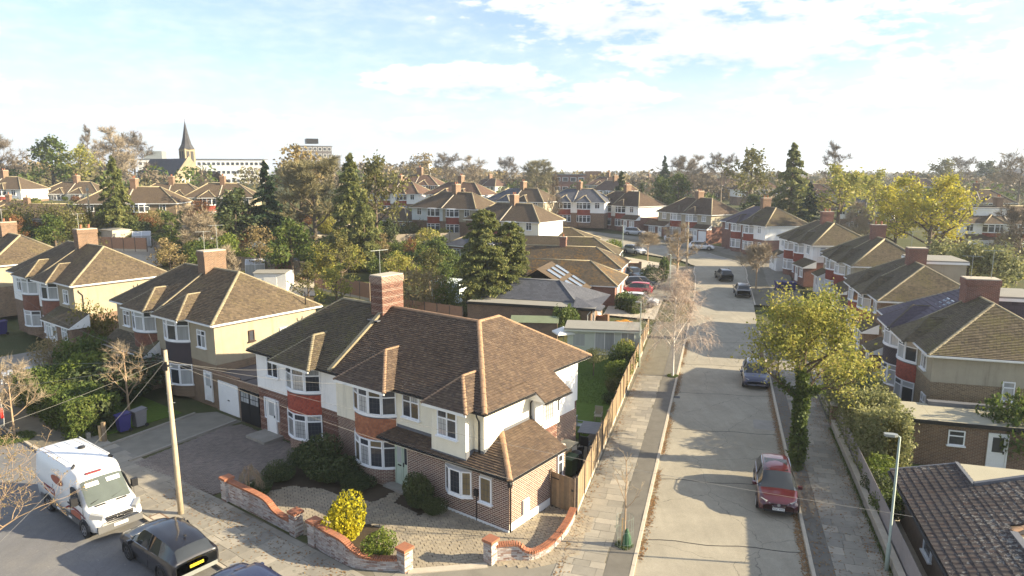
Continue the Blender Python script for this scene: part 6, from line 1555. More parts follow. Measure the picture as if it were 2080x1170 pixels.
# corner garden along the fence
for s, t, k, sc, h, lab in ((52.8, -6.9, 'bushg', .62, 1.4, 'green shrub by the fence near the garden room'), (49.6, -6.8, 'bushl', .6, 1.1, 'light green feathery shrub beside the roadside fence'), (46.8, -6.7, 'busho2', .4, .9, 'grey-green shrub by the roadside fence near the lawn'), (54.4, -6.8, 'bushy', .55, 1.3, 'yellow shrub at the corner of the garden room'), (44.6, -6.6, 'bushd', .35, .8, 'dark low shrub by the fence near the patio table')):
    put_bush(PR[k], (*road(s, t), 0), sc, s, lab, group='shrubs along the fence of the corner garden', sz=sc*h)
E = empty('olive_tree', (*road(50.6, -8.9), 0), 0, 'small round-headed silvery tree on a thin stem at the edge of the lawn', 'tree'); MB().tube([(0, 0, -.1), (.03, 0, .8), (0, 0, 1.5)], [.05, .04, .03], 6, 0, False).obj('trunk', M['bark'], E); P = blob(61, 1500, .85, .85, .6, .7); V, F = cards(P+np.array([0, 0, 1.0]), .075, 61, .4); meshobj('crown', npmesh('crown', V, F, M['l_silv']), E)
put_bush(PR['bushg'], (*at(1145, 683), 0), .8, 1, 'round bright bush between the brown shed and the garden room', sz=1.2)
put_bush(PR['bushl'], (*at(905, 640), 0), .9, 2, 'yellow-green shrub left of the tall conifer', sz=1.6); put_bush(PR['busho'], (*at(850, 640), 0), 1.8, 2, 'pale straw-coloured bare shrub behind the brick chimney', sz=2.1)
E = empty('topiary', (*at(1347, 575, .7), .65), 0, 'columnar clipped evergreen beside the road', 'shrub'); P = blob(63, 2200, .75, .75, 1.7, .4, 3); V, F = cards(P, .13, 63); meshobj('foliage', npmesh('foliage', V, F, M['l_grn']), E); MB().tube([(0, 0, -.2), (0, 0, 2)], .06, 5).obj('stems', M['bark'], E)
hedge_box('hedge', 'short clipped hedge in front of the white parked car', at(1262, 628), at(1300, 640), 1.6, 1.7, 'l_grn', 2600, .12, seed=9)
fbush('bushd', 1322, 575, 1.0, 'low rounded evergreen left of the columnar one')
fbush('bushl', 1248, 515, 1.0, 'bright shrub by the junction wall')
# ------------------------------------------------------------------ houses, church and blocks farther off
def fsemi(px, d, brg, label, z=None, group='houses beyond the gardens', ze=5.05, zr=7.75, **k):
    """centre of the front face at sight px, distance d; brg = bearing looking into the house"""
    x, y, zz = far(px, d); k.setdefault('hang', ('hang_red', 'hang_red')); k.setdefault('chim', 'brick_or'); k.setdefault('det', 0); k.setdefault('low', ('brick_or', 'brick_or')); k.setdefault('glass', ('glass',))
    k.setdefault('tm', (('p_roof', 'tile_rd'), ('p_roof', 'tile_rd'))); k.setdefault('chz', 9.2)
    return semi((x, y, zz if z is None else z), -R(brg), label, group, ze=ze, zr=zr, **k)
BR = (('p_roof', 'tile_br'), ('p_roof', 'tile_br')); SLT = (('p_roof', 'tile_sl'), ('p_roof', 'tile_sl'))
W2 = ('whiter', 'whiter'); B2 = ('pebble2', 'pebble2')
fsemi(146, 160, -2, 'white pair with red hung-tile bays high on the left, in front of a green tree', z=5.6, up=W2, low=W2, tm=BR)
fsemi(-8, 152, 5, 'white house cut by the left edge of the picture', z=6.8, up=W2, tm=BR, hw=7)
fsemi(345, 142, -10, 'white pair with a red bay below the church', z=5.5, up=W2, tm=BR, low=('brick_dk', 'brick_dk'))
fsemi(262, 116, -8, 'beige brick pair partly hidden by a dark fir, with white windows', z=5.3, up=('brick_buff', 'brick_buff'), low=('brick_or', 'brick_or'), tm=BR, bayroof=False, hw=7.8, ext=[lambda E: window(E, -2, -.05, .2, 1.6, 2, 0, 2, 0, 'upvc', 'glass', False)])
fsemi(450, 136, -10, 'buff house between the church and the tall firs', z=5.6, up=('pebble', 'pebble'), tm=BR, hw=6.5)
fsemi(800, 160, 20, 'white pair with small gables and a tall red chimney left of the tall conifers', z=5.6, up=W2, hw=6.6)
fsemi(845, 178, 12, 'tall brown-roofed house with twin chimneys behind the white pair', z=7.2, up=('brick_or', 'brick_or'), hw=6.0, chx=(1.4, 1.4), chz=9.6)
fsemi(920, 152, 25, 'white pair behind the pale rendered house', z=5.6, up=W2, hw=7)
fsemi(900, 122, 33, 'pair with pale blue rendered wing and buff side wall beyond the long fence', z=4.2, up=('bluewall', 'pebble2'), low=('brick_or', 'brick_or'), tm=BR, bayroof=False, hw=7.2)
fsemi(1043, 146, 32, 'blue slate roofed pair with buff side wall behind the dark roofed pair', z=4.4, up=B2, hw=7.2, tm=(SLT[0], BR[0]))
fsemi(1018, 113, 33, 'dark roofed pair with a broad cream side wall behind the tall feathery conifer', z=2.6, up=('brick_or', 'cream'), low=('brick_or', 'cream'), tm=BR, bayroof=False, hw=7.2)
fsemi(1165, 146, 22, 'white pair with pale blue slate roof left of the far bend', z=4.3, up=W2, tm=SLT, hw=6.6)
fsemi(1225, 196, 60, 'white gabled house with wide white bargeboards', z=5.4, up=('whiter', 'pebble2'), hw=5, party=False, bayroof=False, run=.6)
fsemi(1228, 225, 20, 'brown hipped house with dark chimneys behind the gabled one', z=6.4, up=('pebble2', 'pebble2'), hw=6.5)
fsemi(2045, 112, 12, 'brick and white house with dormer at the right edge behind the yellow oak', z=2.2, up=('whiter', 'whiter'), low=('brick_dk', 'brick_dk'), tm=(('p_roof', 'tile_or'), ('p_roof', 'tile_or')), hw=7.4, ext=[dormer(-4.5, .5, 1.5, 5, 5.9, 7.4, 'white'), porch_ext(-6, 2, 1.2, 2.4, 3.3, 'white', BR[0], None, [(-3, 2.2, .9, 1.1, 4)], det=0)])
fsemi(1985, 150, 18, 'brown roofed house with tall chimney beyond the yellow oak', z=4, up=B2, tm=BR, hw=6.5)
fsemi(1755, 150, 30, 'white rendered house glimpsed behind the orange-leaved trees', z=2.6, up=W2, tm=SLT, hw=5.5)
fsemi(1640, 190, 10, 'brown roofed house behind the dark spruce', z=4.6, up=B2, hw=7)
fsemi(1540, 215, 0, 'white walled house behind the two-headed oak', z=5.2, up=W2, hw=7)
def fbung(px, d, brg, label, z=None, w=12, dep=7, walls='whiter', tm='tile_br', h=2.5, hr=4.7, chim=True):
    x, y, zz = far(px, d); E = empty('bungalow', (x, y, zz if z is None else z), -R(brg), label, 'bungalow', 'bungalows beyond the gardens'); boxpart(E, 'wall', walls, -w/2, w/2, 0, dep, -.5, h)
    S, a, b = hip_slopes(-w/2-.4, w/2+.4, -.4, dep+.4, h, hr, 3, 3); roof(E, S, 0, ('p_roof', tm), 'ridgec', [(S['front'][0], a), (S['front'][1], b), (a, b)])
    for i in range(4): window(E, -w/2+w*(i+.5)/4, -.02, .9, 1.4, 1.1, 0, 2, .3, 'upvc', 'glass', False)
    if chim: chimney(E, -w*.1, dep/2, hr-1, hr+1.1, .7, .8, 'brick_or', 1)
    return E
fbung(55, 112, -5, 'wide brown roofed bungalow with white walls below the white pair on the left', z=5.6, w=15)
fbung(12, 128, -5, 'small bungalow with red brick gable at the left edge', z=5.6, w=9)
fbung(935, 104, 35, 'dark brick outbuilding with white windows right of the long fence', z=2.0, w=6, dep=4, walls='brick_dk', tm='tile_sl', hr=3.8, chim=False)
fbung(790, 128, 30, 'low brown roofed annexe beside the pale blue rendered wing', z=4.2, w=9, dep=5, walls='timberr', chim=False)
for i, (px, d, lab) in enumerate(((1470, 260, 'red brick house glimpsed between bare trees, left of the two-headed oak'), (1380, 250, 'brown roofed house behind the round green trees'), (1310, 300, 'distant white gabled house right of the tall chimney'), (1850, 240, 'pale house far behind the yellow oak'), (1900, 300, 'long dark roof on the right skyline'), (980, 250, 'white house among the trees left of the distant flats'))):
    fsemi(px, d, 10+i*7, lab, z=5.6, up=(W2, B2, W2, B2, B2, W2)[i], group='houses near the horizon', bayroof=False)
# church with a broach spire
x, y, z = far(352, 232); z = 7.2; E = empty('church', (x, y, z), R(-35), 'stone church with slate roof and tall grey spire on the left skyline', 'church')
M['stone'] = brickmat('ragstone_wall', (.30, .25, .16), (.22, .185, .13), (.34, .30, .22), .5, .25, .02); M['spire'] = rooftex('spire_shingle', (.075, .075, .08), (.06, .06, .066), amt=.85, tw=.3, th=.25)
boxpart(E, 'wall', 'stone', -20, 4, 0, 10, -4, 6.5); b = MB(); b.face([(-20.5, -.6, 6.2), (3.9, -.6, 6.2), (3.9, 5, 13), (-20.5, 5, 13)]); b.face([(3.9, 10.6, 6.2), (-20.5, 10.6, 6.2), (-20.5, 5, 13), (3.9, 5, 13)]); b.obj('roof', M['tile_sl'], E)
b = MB(); b.prism([(3.9, -.8), (4.4, -.8), (4.4, 10.8), (3.9, 10.8)], -4, 6.5); b.face([(4.4, -.8, 6.5), (4.4, 10.8, 6.5), (4.4, 5, 13.8)]); b.face([(3.9, 10.8, 6.5), (3.9, -.8, 6.5), (3.9, 5, 13.8)]); b.face([(3.9, -.8, 6.5), (4.4, -.8, 6.5), (4.4, 5, 13.8), (3.9, 5, 13.8)]); b.face([(4.4, 10.8, 6.5), (3.9, 10.8, 6.5), (3.9, 5, 13.8), (4.4, 5, 13.8)]); b.obj('gable', M['stone'], E)
for k, (yy, h) in enumerate(((2.6, 4.2), (5, 5.6), (7.4, 4.2))):
    b = MB(); b.prism([(4.38, yy-.55), (4.46, yy-.55), (4.46, yy+.55), (4.38, yy+.55)], 2, 2+h); b.obj('lancet_window', M['cream'], E); b = MB(); b.prism([(4.44, yy-.3), (4.5, yy-.3), (4.5, yy+.3), (4.44, yy+.3)], 2.3, 1.8+h); b.obj('pane', M['glass'], E)
for k in range(6): boxpart(E, 'window', 'glass', -18+k*3.6, -16.6+k*3.6, -.06, .02, 1.5, 5)
for k in range(7): boxpart(E, 'buttress', 'stone', -20+k*3.6, -19.3+k*3.6, -.9, 0, -3, 5)
b = MB(); b.prism([(-7.9, 8.6), (-4.1, 8.6), (-4.1, 12.4), (-7.9, 12.4)], -4, 16.5); tw = b.obj('tower', M['stone'], E)
for k in range(2): boxpart(tw, 'belfry_opening', 'black', -7.4+k*1.5, -6.4+k*1.5, 8.53, 8.62, 11.5, 15.6); boxpart(tw, 'belfry_opening', 'black', -4.12, -4.03, 9.2+k*1.5, 10.2+k*1.5, 11.5, 15.6)
b = MB(); b.lathe([(2.6, 16.4), (1.75, 18), (1.1, 20.4), (.55, 23.2), (.05, 26)], 8, 0, -6, 10.5); b.obj('spire', M['spire'], E); MB().tube([(-6, 10.5, 25.8), (-6, 10.5, 27)], .06, 5).obj('finial', M['black'], E)
boxpart(E, 'aisle', 'stone', 4.4, 12, 6, 14, -4, 5); b = MB(); b.face([(4.4, 5.5, 4.9), (12.5, 5.5, 4.9), (12.5, 10, 8.6), (4.4, 10, 8.6)]); b.face([(12.5, 14.5, 4.9), (4.4, 14.5, 4.9), (4.4, 10, 8.6), (12.5, 10, 8.6)]); b.obj('aisle_roof', M['tile_br'], E)
# long white school / office range and dark flats
def block(px, d, z, w, dep, h, brg, m, label, rows, cols, name='office_block', top='lead', winh=1.5, roofbox=None, frame='black'):
    x, y, _ = far(px, d); E = empty(name, (x, y, z), -R(brg), label, 'building'); boxpart(E, 'wall', m, -w/2, w/2, 0, dep, -6, h); boxpart(E, 'flat_roof', top, -w/2-.3, w/2+.3, -.3, dep+.3, h, h+.4)
    for r_ in range(rows):
        for c_ in range(cols):
            zz = (r_+.35)*h/rows; xx = -w/2+(c_+.5)*w/cols; o = boxpart(E, 'window', 'upvc', xx-w/cols*.36, xx+w/cols*.36, -.08, .01, zz, zz+winh); boxpart(o, 'pane', 'glass', xx-w/cols*.31, xx+w/cols*.31, -.1, -.081, zz+.1, zz+winh-.1)
    for rb in roofbox or (): boxpart(E, 'plant_room', rb[6], *rb[:6])
    return E
block(420, 330, 9.5, 56, 12, 12, -10, 'white', 'long white building with rows of dark windows behind the church', 3, 26, roofbox=[(-26, -18, 2, 9, 12.4, 16, 'steel')])
block(648, 300, 10, 14, 12, 16.5, -25, 'darkfelt', 'dark block of flats rising behind the tall bare tree', 6, 7, 'apartment_block', roofbox=[(-3, 2, 3, 8, 17.9, 20, 'black'), (8.5, 11, 2, 9, -2, 13, 'lead')])
block(858, 400, 8, 9, 9, 13, 5, 'white', 'small white tower block on the skyline', 4, 3, 'tower_block')
block(1155, 262, 7.5, 12, 9, 7, 5, 'brick_dk', 'dark brick building with white windows on the skyline', 2, 4, 'office_block', roofbox=[(6, 12, 0, 9, -3, 8.5, 'brick_or')])
x, y, z = far(2022, 520); E = empty('hall', (x, y, 7), R(-20), 'distant dark roofed hall with a small pointed turret on the right skyline', 'hall'); boxpart(E, 'wall', 'brick_dk', -16, 16, 0, 12, -4, 6)
b = MB(); b.face([(-16.5, -.5, 6), (16.5, -.5, 6), (13, 6, 11.5), (-13, 6, 11.5)]); b.face([(16.5, 12.5, 6), (-16.5, 12.5, 6), (-13, 6, 11.5), (13, 6, 11.5)]); b.face([(-16.5, 12.5, 6), (-16.5, -.5, 6), (-13, 6, 11.5)]); b.face([(16.5, -.5, 6), (16.5, 12.5, 6), (13, 6, 11.5)]); b.obj('roof', M['tile_sl'], E)
b = MB(); b.lathe([(1.2, 11), (1.2, 14), (1.5, 14), (.05, 19)], 8, 0, 0, 6); b.obj('turret', M['lead'], E)

# ---- distant and middle trees one by one
for k, px, d, h, lab, w in (
    ('bareA', 15, 190, 14, 'broad brown bare tree at the left edge of the skyline', 1.3), ('grn', 120, 185, 15, 'round olive green tree left of the tall bare trees', 1.2), ('yel', 178, 178, 12.5, 'yellowing round tree behind the white pair on the left', 1.2),
    ('bareC', 195, 215, 19, 'tall spindly bare tree left of the church', .7), ('bareB', 245, 225, 17, 'broad bare brown tree left of the church', 1.25), ('bareA', 285, 240, 17, 'hazy bare tree beside the church roof', 1.1), ('fir2', 240, 106, 12.5, 'spreading dark fir in front of the beige pair', .9),
    ('dk', 480, 102, 9.5, 'dense dark evergreen left of the pointed fir', 1.15), ('fir', 545, 104, 13.6, 'bushy pointed green fir right of the church', 1.15), ('bareO', 640, 112, 13.6, 'tall olive-budded bare tree in front of the dark flats', 1.25), ('oliB', 615, 118, 15, 'ochre tree beside the tall bare tree', 1.1),
    ('fir2', 716, 102, 15.8, 'tallest dark conifer left of centre', .95), ('oliA', 765, 112, 15, 'rounded dark olive tree touching the tallest conifer', .9), ('fir2', 740, 98, 11, 'green conifer at the right foot of the tallest one', .9), ('bareB', 400, 96, 7, 'reddish brown bare tree in the left gardens', 1.2), ('rust', 415, 108, 6.5, 'rusty leaved tree below the church', 1.2),
    ('oliB', 525, 92, 6.5, 'buff twiggy tree in front of the pointed fir', 1.1), ('grn', 590, 88, 8.5, 'olive and green garden tree in the middle of the gardens', 1.2), ('oliA', 690, 88, 7, 'twiggy bare garden tree left of centre', 1.1), ('dk', 790, 110, 5.5, 'dark round evergreen beside the pale blue wing', 1.0),
    ('oliB', 860, 230, 14, 'ochre tree behind the white pair', 1.3), ('bareA', 910, 250, 14, 'grey bare tree on the skyline left of centre', 1.2), ('bareB', 960, 240, 13, 'brown bare tree row left of centre', 1.3), ('bareA', 1030, 300, 15, 'bluish bare tree on the skyline', 1.2), ('bareO', 1090, 235, 14, 'dark-limbed broad bare tree on the skyline at centre', 1.4), ('bareC', 1125, 125, 13, 'tall thin bare tree in front of the white slate-roofed pair', .6),
    ('cyp', 1260, 170, 11, 'dark narrow cypress beside the far chimneys', 1.), ('cyp', 1300, 165, 8.5, 'small black cypress behind the far bend', 1.), ('fir', 1345, 215, 15, 'dark fir left of the bare trees on the right skyline', 1.), ('bareA', 1375, 230, 14, 'bare tree right of the dark fir on the skyline', 1.2), ('bareB', 1405, 240, 14, 'twin-headed bare tree on the right skyline', 1.1), ('bareA', 1460, 235, 15, 'fan-shaped bare tree on the right skyline', 1.2),
    ('grn', 1340, 172, 10, 'pale green tree behind the sixth pair', 1.), ('grn', 1375, 168, 11, 'bright round green tree behind the sixth pair', 1.1), ('oliA', 1520, 165, 16.5, 'large two-headed oak with thin brown leaves', 1.1), ('dk', 1530, 140, 8, 'wide dark green hedge-like tree behind the fifth pair', 1.5), ('fir2', 1602, 142, 18, 'great dark spruce right of the two-headed oak', 1.0), ('fir', 1640, 130, 11, 'lower dark fir at the foot of the great spruce', 1.3),
    ('yel', 1700, 128, 14.5, 'orange and yellow oak with a thick bare trunk', 1.25), ('bareC', 1685, 190, 18, 'drooping bare birch above the orange oak', 1.1), ('yel', 1770, 140, 13, 'thin yellow tree left of the great golden oak', 1.), ('bareB', 1740, 112, 8, 'buff twiggy tree behind the chimneys of the third pair', 1.1),
    ('oliA', 1900, 260, 15, 'dull olive tree on the right skyline', 1.4), ('dk', 1990, 300, 15, 'dark round tree on the right skyline', 1.2), ('bareB', 2060, 200, 15, 'brown bare tree above the right edge house', 1.3), ('bareA', 2075, 92, 10, 'dark bare branches at the right edge', 1.0), ('bareA', 1940, 280, 15, 'twiggy tree beside the dark hall', 1.2),
    ('grn', 350, 100, 6, 'bright green garden tree left of the rusty one', 1.2), ('grn', 110, 98, 5.5, 'green garden tree below the wide bungalow', 1.2), ('rust', 30, 100, 5, 'rusty red garden tree at the left edge', 1.0), ('oliA', 160, 92, 5.5, 'olive garden tree below the wide bungalow', 1.3), ('oliB', 340, 84, 6, 'buff garden tree behind the second chimney', 1.2), ('bareB', 455, 74, 6.5, 'thin bare garden tree beside the second chimney', .9),
    ('grn', 400, 82, 6, 'bright leafed garden tree behind the second chimney', 1.0), ('yel', 678, 74, 5.5, 'yellow willow-like garden tree behind the corner pair', 1.2), ('oliA', 620, 78, 5, 'olive garden tree beside the yellow one', 1.0), ('yel', 808, 80, 6, 'yellow and green garden tree above the corner chimney', 1.1), ('grn', 890, 96, 5.6, 'round apple-green tree by the long fence', 1.3), ('rust', 832, 98, 5, 'orange-brown small tree by the long fence', .8), ('oliB', 770, 100, 4.8, 'buff feathery tree behind the long fence', 1.1), ('grn', 905, 82, 4.5, 'small round apple tree in the middle gardens', 1.2), ('oliA', 870, 86, 5.5, 'grey-green garden tree left of the tall conifer', 1.1)):
    ftree(k, px, d, h, lab, w)
# great golden oak on the right
gk = skeleton(120, 12.5, .42, 2.6, 14, 6.3, .55, 3, (10, 6, 5), (.5, .5), wob=.09, shape=lambda t: 1.15-.5*t); V, F = cards(tips(gk, 12, .42, 7, 2), .24, 7, .6)
pg = proto('oak_tree', tube_mesh('trunk', gk, M['bark']), [npmesh('crown', V, F, M['l_gold'])])
x, y, z = far(1890, 108); plant(pg, (x, y, z), 1.02, 0, 'great spreading golden oak behind the right-hand houses', sz=.84)
x, y, z = far(1820, 116); plant(pg, (x, y, z), .72, 2, 'smaller golden oak on the left side of the great one')
# pale blue-green willow hedge on the right
for i, (px, d, s, lab) in enumerate(((1920, 84, 1.5, 'silvery green willow tree behind the second right-hand pair, left one'), (1975, 80, 1.6, 'silvery green willow tree behind the second right-hand pair, middle one'), (2035, 78, 1.5, 'yellow-green willow tree near the right edge'))):
    if i == 0: pwil = leafy('willow_tree', 121, 4.6, .2, .8, 10, 2.4, 'l_silv', 9, .16, .35)
    x, y, z = far(px, d); plant(pwil, (x, y, z-.3), s*.85, i*2, lab, group='willows beyond the right-hand gardens')
hedge_box('hedge', 'long dark clipped hedge behind the right-hand gardens', (43, 63), (64, 57), 1.6, 2.4, 'l_dk', 5000, .16, seed=12)
hedge_box('hedge', 'lower bright hedge in front of the dark clipped one on the right', (40, 58), (58, 53), 1.4, 1.6, 'l_grn', 5000, .14, seed=13)
# hedgerow and orchard scrub filling the far gardens: counted ones near, the wood on the horizon as one mass
r2 = random.Random(77); kinds = ['bushg', 'bushd', 'bushy', 'busho', 'busho2', 'bushl', 'bushl', 'bushg', 'bushr', 'bushy']
col = {'bushg': 'green', 'bushd': 'dark evergreen', 'bushy': 'yellow-leaved', 'busho': 'buff twiggy', 'busho2': 'grey-olive', 'bushl': 'light green', 'bushr': 'rusty brown'}
GS = []
for i in range(330):
    px = r2.uniform(0, 960); py = 418+ (r2.random()**.8)*150
    if px < 330 and py > 490: py = r2.uniform(405, 490)
    if 300 < px < 640 and py > 545: continue
    GS.append((px, py, r2.choice(kinds), r2.uniform(.6, 1.4)))
for i in range(60): GS.append((r2.uniform(1180, 1480), r2.uniform(392, 415), r2.choice(kinds), r2.uniform(.8, 1.5)))
for i in range(40): GS.append((r2.uniform(1920, 2080), r2.uniform(480, 590), r2.choice(kinds), r2.uniform(.6, 1.2)))
for (px, py, k, s) in GS:
    p = at(px, py, 0)
    for _ in range(12):
        z = TZ(*p); q = at(px, py, z); p = (.5*p[0]+.5*q[0], .5*p[1]+.5*q[1])
    if p[1] > 175 or p[1] < 55: continue
    s *= .55+.45*sm((py-420)/70)
    put_bush(PR[k], (*p, TZ(*p)-.12), s, r2.uniform(0, 6.28), col[k]+' shrub in the back gardens', group=col[k]+' shrubs of the back gardens', sz=s*r2.uniform(.7, 1.25))
def wood(name, n, seed, ymin, ymax, hmin, hmax, mats, label, xk=.85):
    g = np.random.default_rng(seed); per = 150 if ymin < 700 else 90
    for mi, mname in enumerate(mats):
        nn = n//len(mats); d = ymin+(ymax-ymin)*g.uniform(0, 1, nn)**1.3; a = g.uniform(-xk, xk, nn); x = a*d; h = g.uniform(hmin, hmax, nn)*.78; P = []; 
        for i in range(nn):
            if ymin > 200 and -.56 < x[i]/d[i] < -.33: continue
            z = TZ(x[i], d[i]); q = g.normal(size=(per, 3)); q /= np.linalg.norm(q, axis=1, keepdims=True); q *= (1-.6*g.uniform(0, 1, (per, 1))**2); P.append(np.array([x[i], d[i], z+h[i]*.52])+q*np.array([h[i]*.50, h[i]*.50, h[i]*.5]))
        V, F = cards(np.concatenate(P), (.55 if ymin < 200 else .8) if ymin < 400 else 1.5, seed+mi, .6); o = meshobj(name, npmesh(name, V, F, M[mname])); o['kind'] = 'stuff'; props(o, label, 'wood')
M['l_farb'] = leafm('far_brown_wood', [(.11, .09, .065), (.155, .125, .085), (.20, .16, .105), (.15, .14, .08)], .2, .05); M['l_faro'] = leafm('far_olive_wood', [(.08, .085, .045), (.12, .12, .06), (.16, .145, .07), (.20, .17, .08)], .2, .05)
wood('distant_wood', 900, 5, 250, 900, 8, 14, ['l_farb', 'l_faro', 'l_farb', 'l_ochre'], 'brown and olive trees merging along the horizon', .82)
wood('distant_wood', 1000, 6, 800, 2600, 9, 16, ['l_farb', 'l_faro'], 'far woodland closing the horizon', .82)
# mid-distance greenery between the far houses
wood('distant_wood', 150, 9, 165, 260, 5, 10, ['l_farb', 'l_faro', 'l_grn'], 'garden trees merging between the far roofs', .8)

# ---- long garden fences and sheds in the middle
def fpt(px, py):
    p = at(px, py, 0)
    for _ in range(12): z = TZ(*p); q = at(px, py, z); p = (.5*p[0]+.5*q[0], .5*p[1]+.5*q[1])
    return p
M['timberg'] = plain('grey_weathered_fence', (.33, .28, .22), .9, .25, 3., .3, .1)
GF = 'garden fences behind the houses'
for a, b, h, m, lab in (((640, 505), (935, 510), 1.9, 'timberg', 'long grey garden fence running in front of the far pairs'), ((530, 500), (640, 512), 1.8, 'timberg', 'dark grey fence left of the long garden fence'), ((640, 585), (752, 620), 1.9, 'timberr', 'reddish panel fence left of the corner chimney'), ((545, 625), (640, 640), 1.8, 'timberl', 'pale wavy-topped fence behind the ochre pair'), ((815, 640), (940, 660), 1.8, 'timberr', 'brown fence right of the corner chimney'), ((160, 505), (300, 520), 1.8, 'timberr', 'pale red garden fence behind the far left pair'), ((470, 545), (620, 575), 1.7, 'timberg', 'grey fence across the middle gardens'), ((840, 545), (940, 560), 1.8, 'timberd', 'dark fence across the middle gardens')):
    A, B = fpt(*a), fpt(*b); fence(A, B, h, lab, m, 1.83, .15, 'timberd', .02, .05, TZ(*A), GF)
for px, py, rz, w, d, h, hr, wl, tp, lab, gf in ((585, 570, .5, 3.4, 2.6, 1.9, 2.7, 'brick_dk', 'tile_sl', 'small shed with red gable and dark blue roof behind the ochre pair', True), (495, 505, .3, 4, 3, 2.1, 3.0, 'timberd', 'darkfelt', 'dark boarded shed in the middle gardens', True), (760, 500, -.2, 4.2, 3, 1.9, 2.3, 'timberd', 'greenfelt', 'low green-roofed shed below the long fence', False), (725, 535, .6, 1.6, 1.3, 1.7, 2.2, 'white', 'felt', 'small white hutch left of the corner chimney', True), (230, 478, .3, 4, 3, 2, 2.7, 'timberl', 'tile_sl', 'pale shed with grey gable roof behind the left chimney', True), (670, 475, 0, 5, 3, 2.0, 2.5, 'concrete', 'felt', 'pale flat garage beyond the middle gardens', False), (200, 488, 0, 9, 3, 1.7, 2.0, 'concrete', 'felt', 'long pale low building behind the left chimney', False), (850, 520, .2, 3, 2.2, 1.9, 2.3, 'timberd', 'darkfelt', 'dark shed under the apple-green tree', False), (550, 590, .6, 4, 3, 2.2, 2.4, 'white', 'felt', 'white walled outbuilding with trellis behind the ochre pair', False), (905, 610, .1, 4, 3, 2.2, 2.3, 'bluewall', 'bluewall', 'pale blue flat canopy left of the tall conifer', False), (385, 485, .2, 4, 3, 1.8, 2.2, 'felty', 'felt', 'low grey shed with pale roof in the left gardens', False), (500, 520, .2, 4.5, 2.2, 1.5, 2.1, 'sagewall', 'sagewall', 'pale green polytunnel-like greenhouse in the middle gardens', False)):
    p = fpt(px, py); shed((*p, TZ(*p)), rz-.6, w, d, h, hr, wl, tp, lab, gf)
for a, b, m, nm in (((150, 500), (330, 540), 'concrete', 'patio'), ((560, 560), (640, 600), 'concrete', 'patio'), ((640, 470), (720, 500), 'concrete', 'patio'), ((480, 520), (560, 548), 'concrete', 'patio'), ((760, 520), (850, 560), 'lawn', 'lawn')):
    P = [fpt(a[0], a[1]), fpt(b[0], a[1]), fpt(b[0], b[1]), fpt(a[0], b[1])]; N = 8; V = []; F = []
    for j in range(N+1):
        for i in range(N+1):
            u, v = i/N, j/N; x = (1-v)*((1-u)*P[3][0]+u*P[2][0])+v*((1-u)*P[0][0]+u*P[1][0]); y = (1-v)*((1-u)*P[3][1]+u*P[2][1])+v*((1-u)*P[0][1]+u*P[1][1]); V.append((x, y, TZ(x, y)-.03))
    F = [(j*(N+1)+i, j*(N+1)+i+1, (j+1)*(N+1)+i+1, (j+1)*(N+1)+i) for j in range(N) for i in range(N)]; o = meshobj(nm, npmesh(nm, V, F, M[m])); o['kind'] = 'structure'
# ------------------------------------------------------------------ vehicles
SEC = 7
def loft(st, sub=4):
    """stations (x, zbot, wbot, wmid, zmid, wb, zb, wr, zr): half sections from sill to roof centre, smoothly interpolated"""
    keys = [tuple(map(float, s)) for s in st]; out = []; tag_ = []
    for i in range(len(keys)-1):
        p0, p1, p2, p3 = keys[max(0, i-1)], keys[i], keys[i+1], keys[min(len(keys)-1, i+2)]
        for k in range(sub):
            t = k/sub; c = tuple(.5*((2*b)+(-a+c_)*t+(2*a-5*b+4*c_-d)*t*t+(-a+3*b-3*c_+d)*t**3) for a, b, c_, d in zip(p0, p1, p2, p3)); lin = tuple(a+(b-a)*t for a, b in zip(p1, p2))
            out.append(tuple(.45*a+.55*b for a, b in zip(c, lin))); tag_.append(i)
    out.append(keys[-1]); return out, tag_
def sect(s):
    x, zb0, w0, wm, zm, wb, zb, wr, zr = s
    h = [(w0*.9, zb0), (w0, zb0+.04), (wm, zm), (wm*.5+wb*.5+.012, (zm+zb)/2+.02), (wb, zb-.015), (wb*.985, zb+.015), (wr+(wb-wr)*.08, zr-.07*(1 if zr-zb > .2 else .2)), (wr*.9, zr-.018), (wr*.5, zr), (0, zr+.012)]
    return [(x, -y, z) for y, z in h] + [(x, y, z) for y, z in h[-2::-1]]
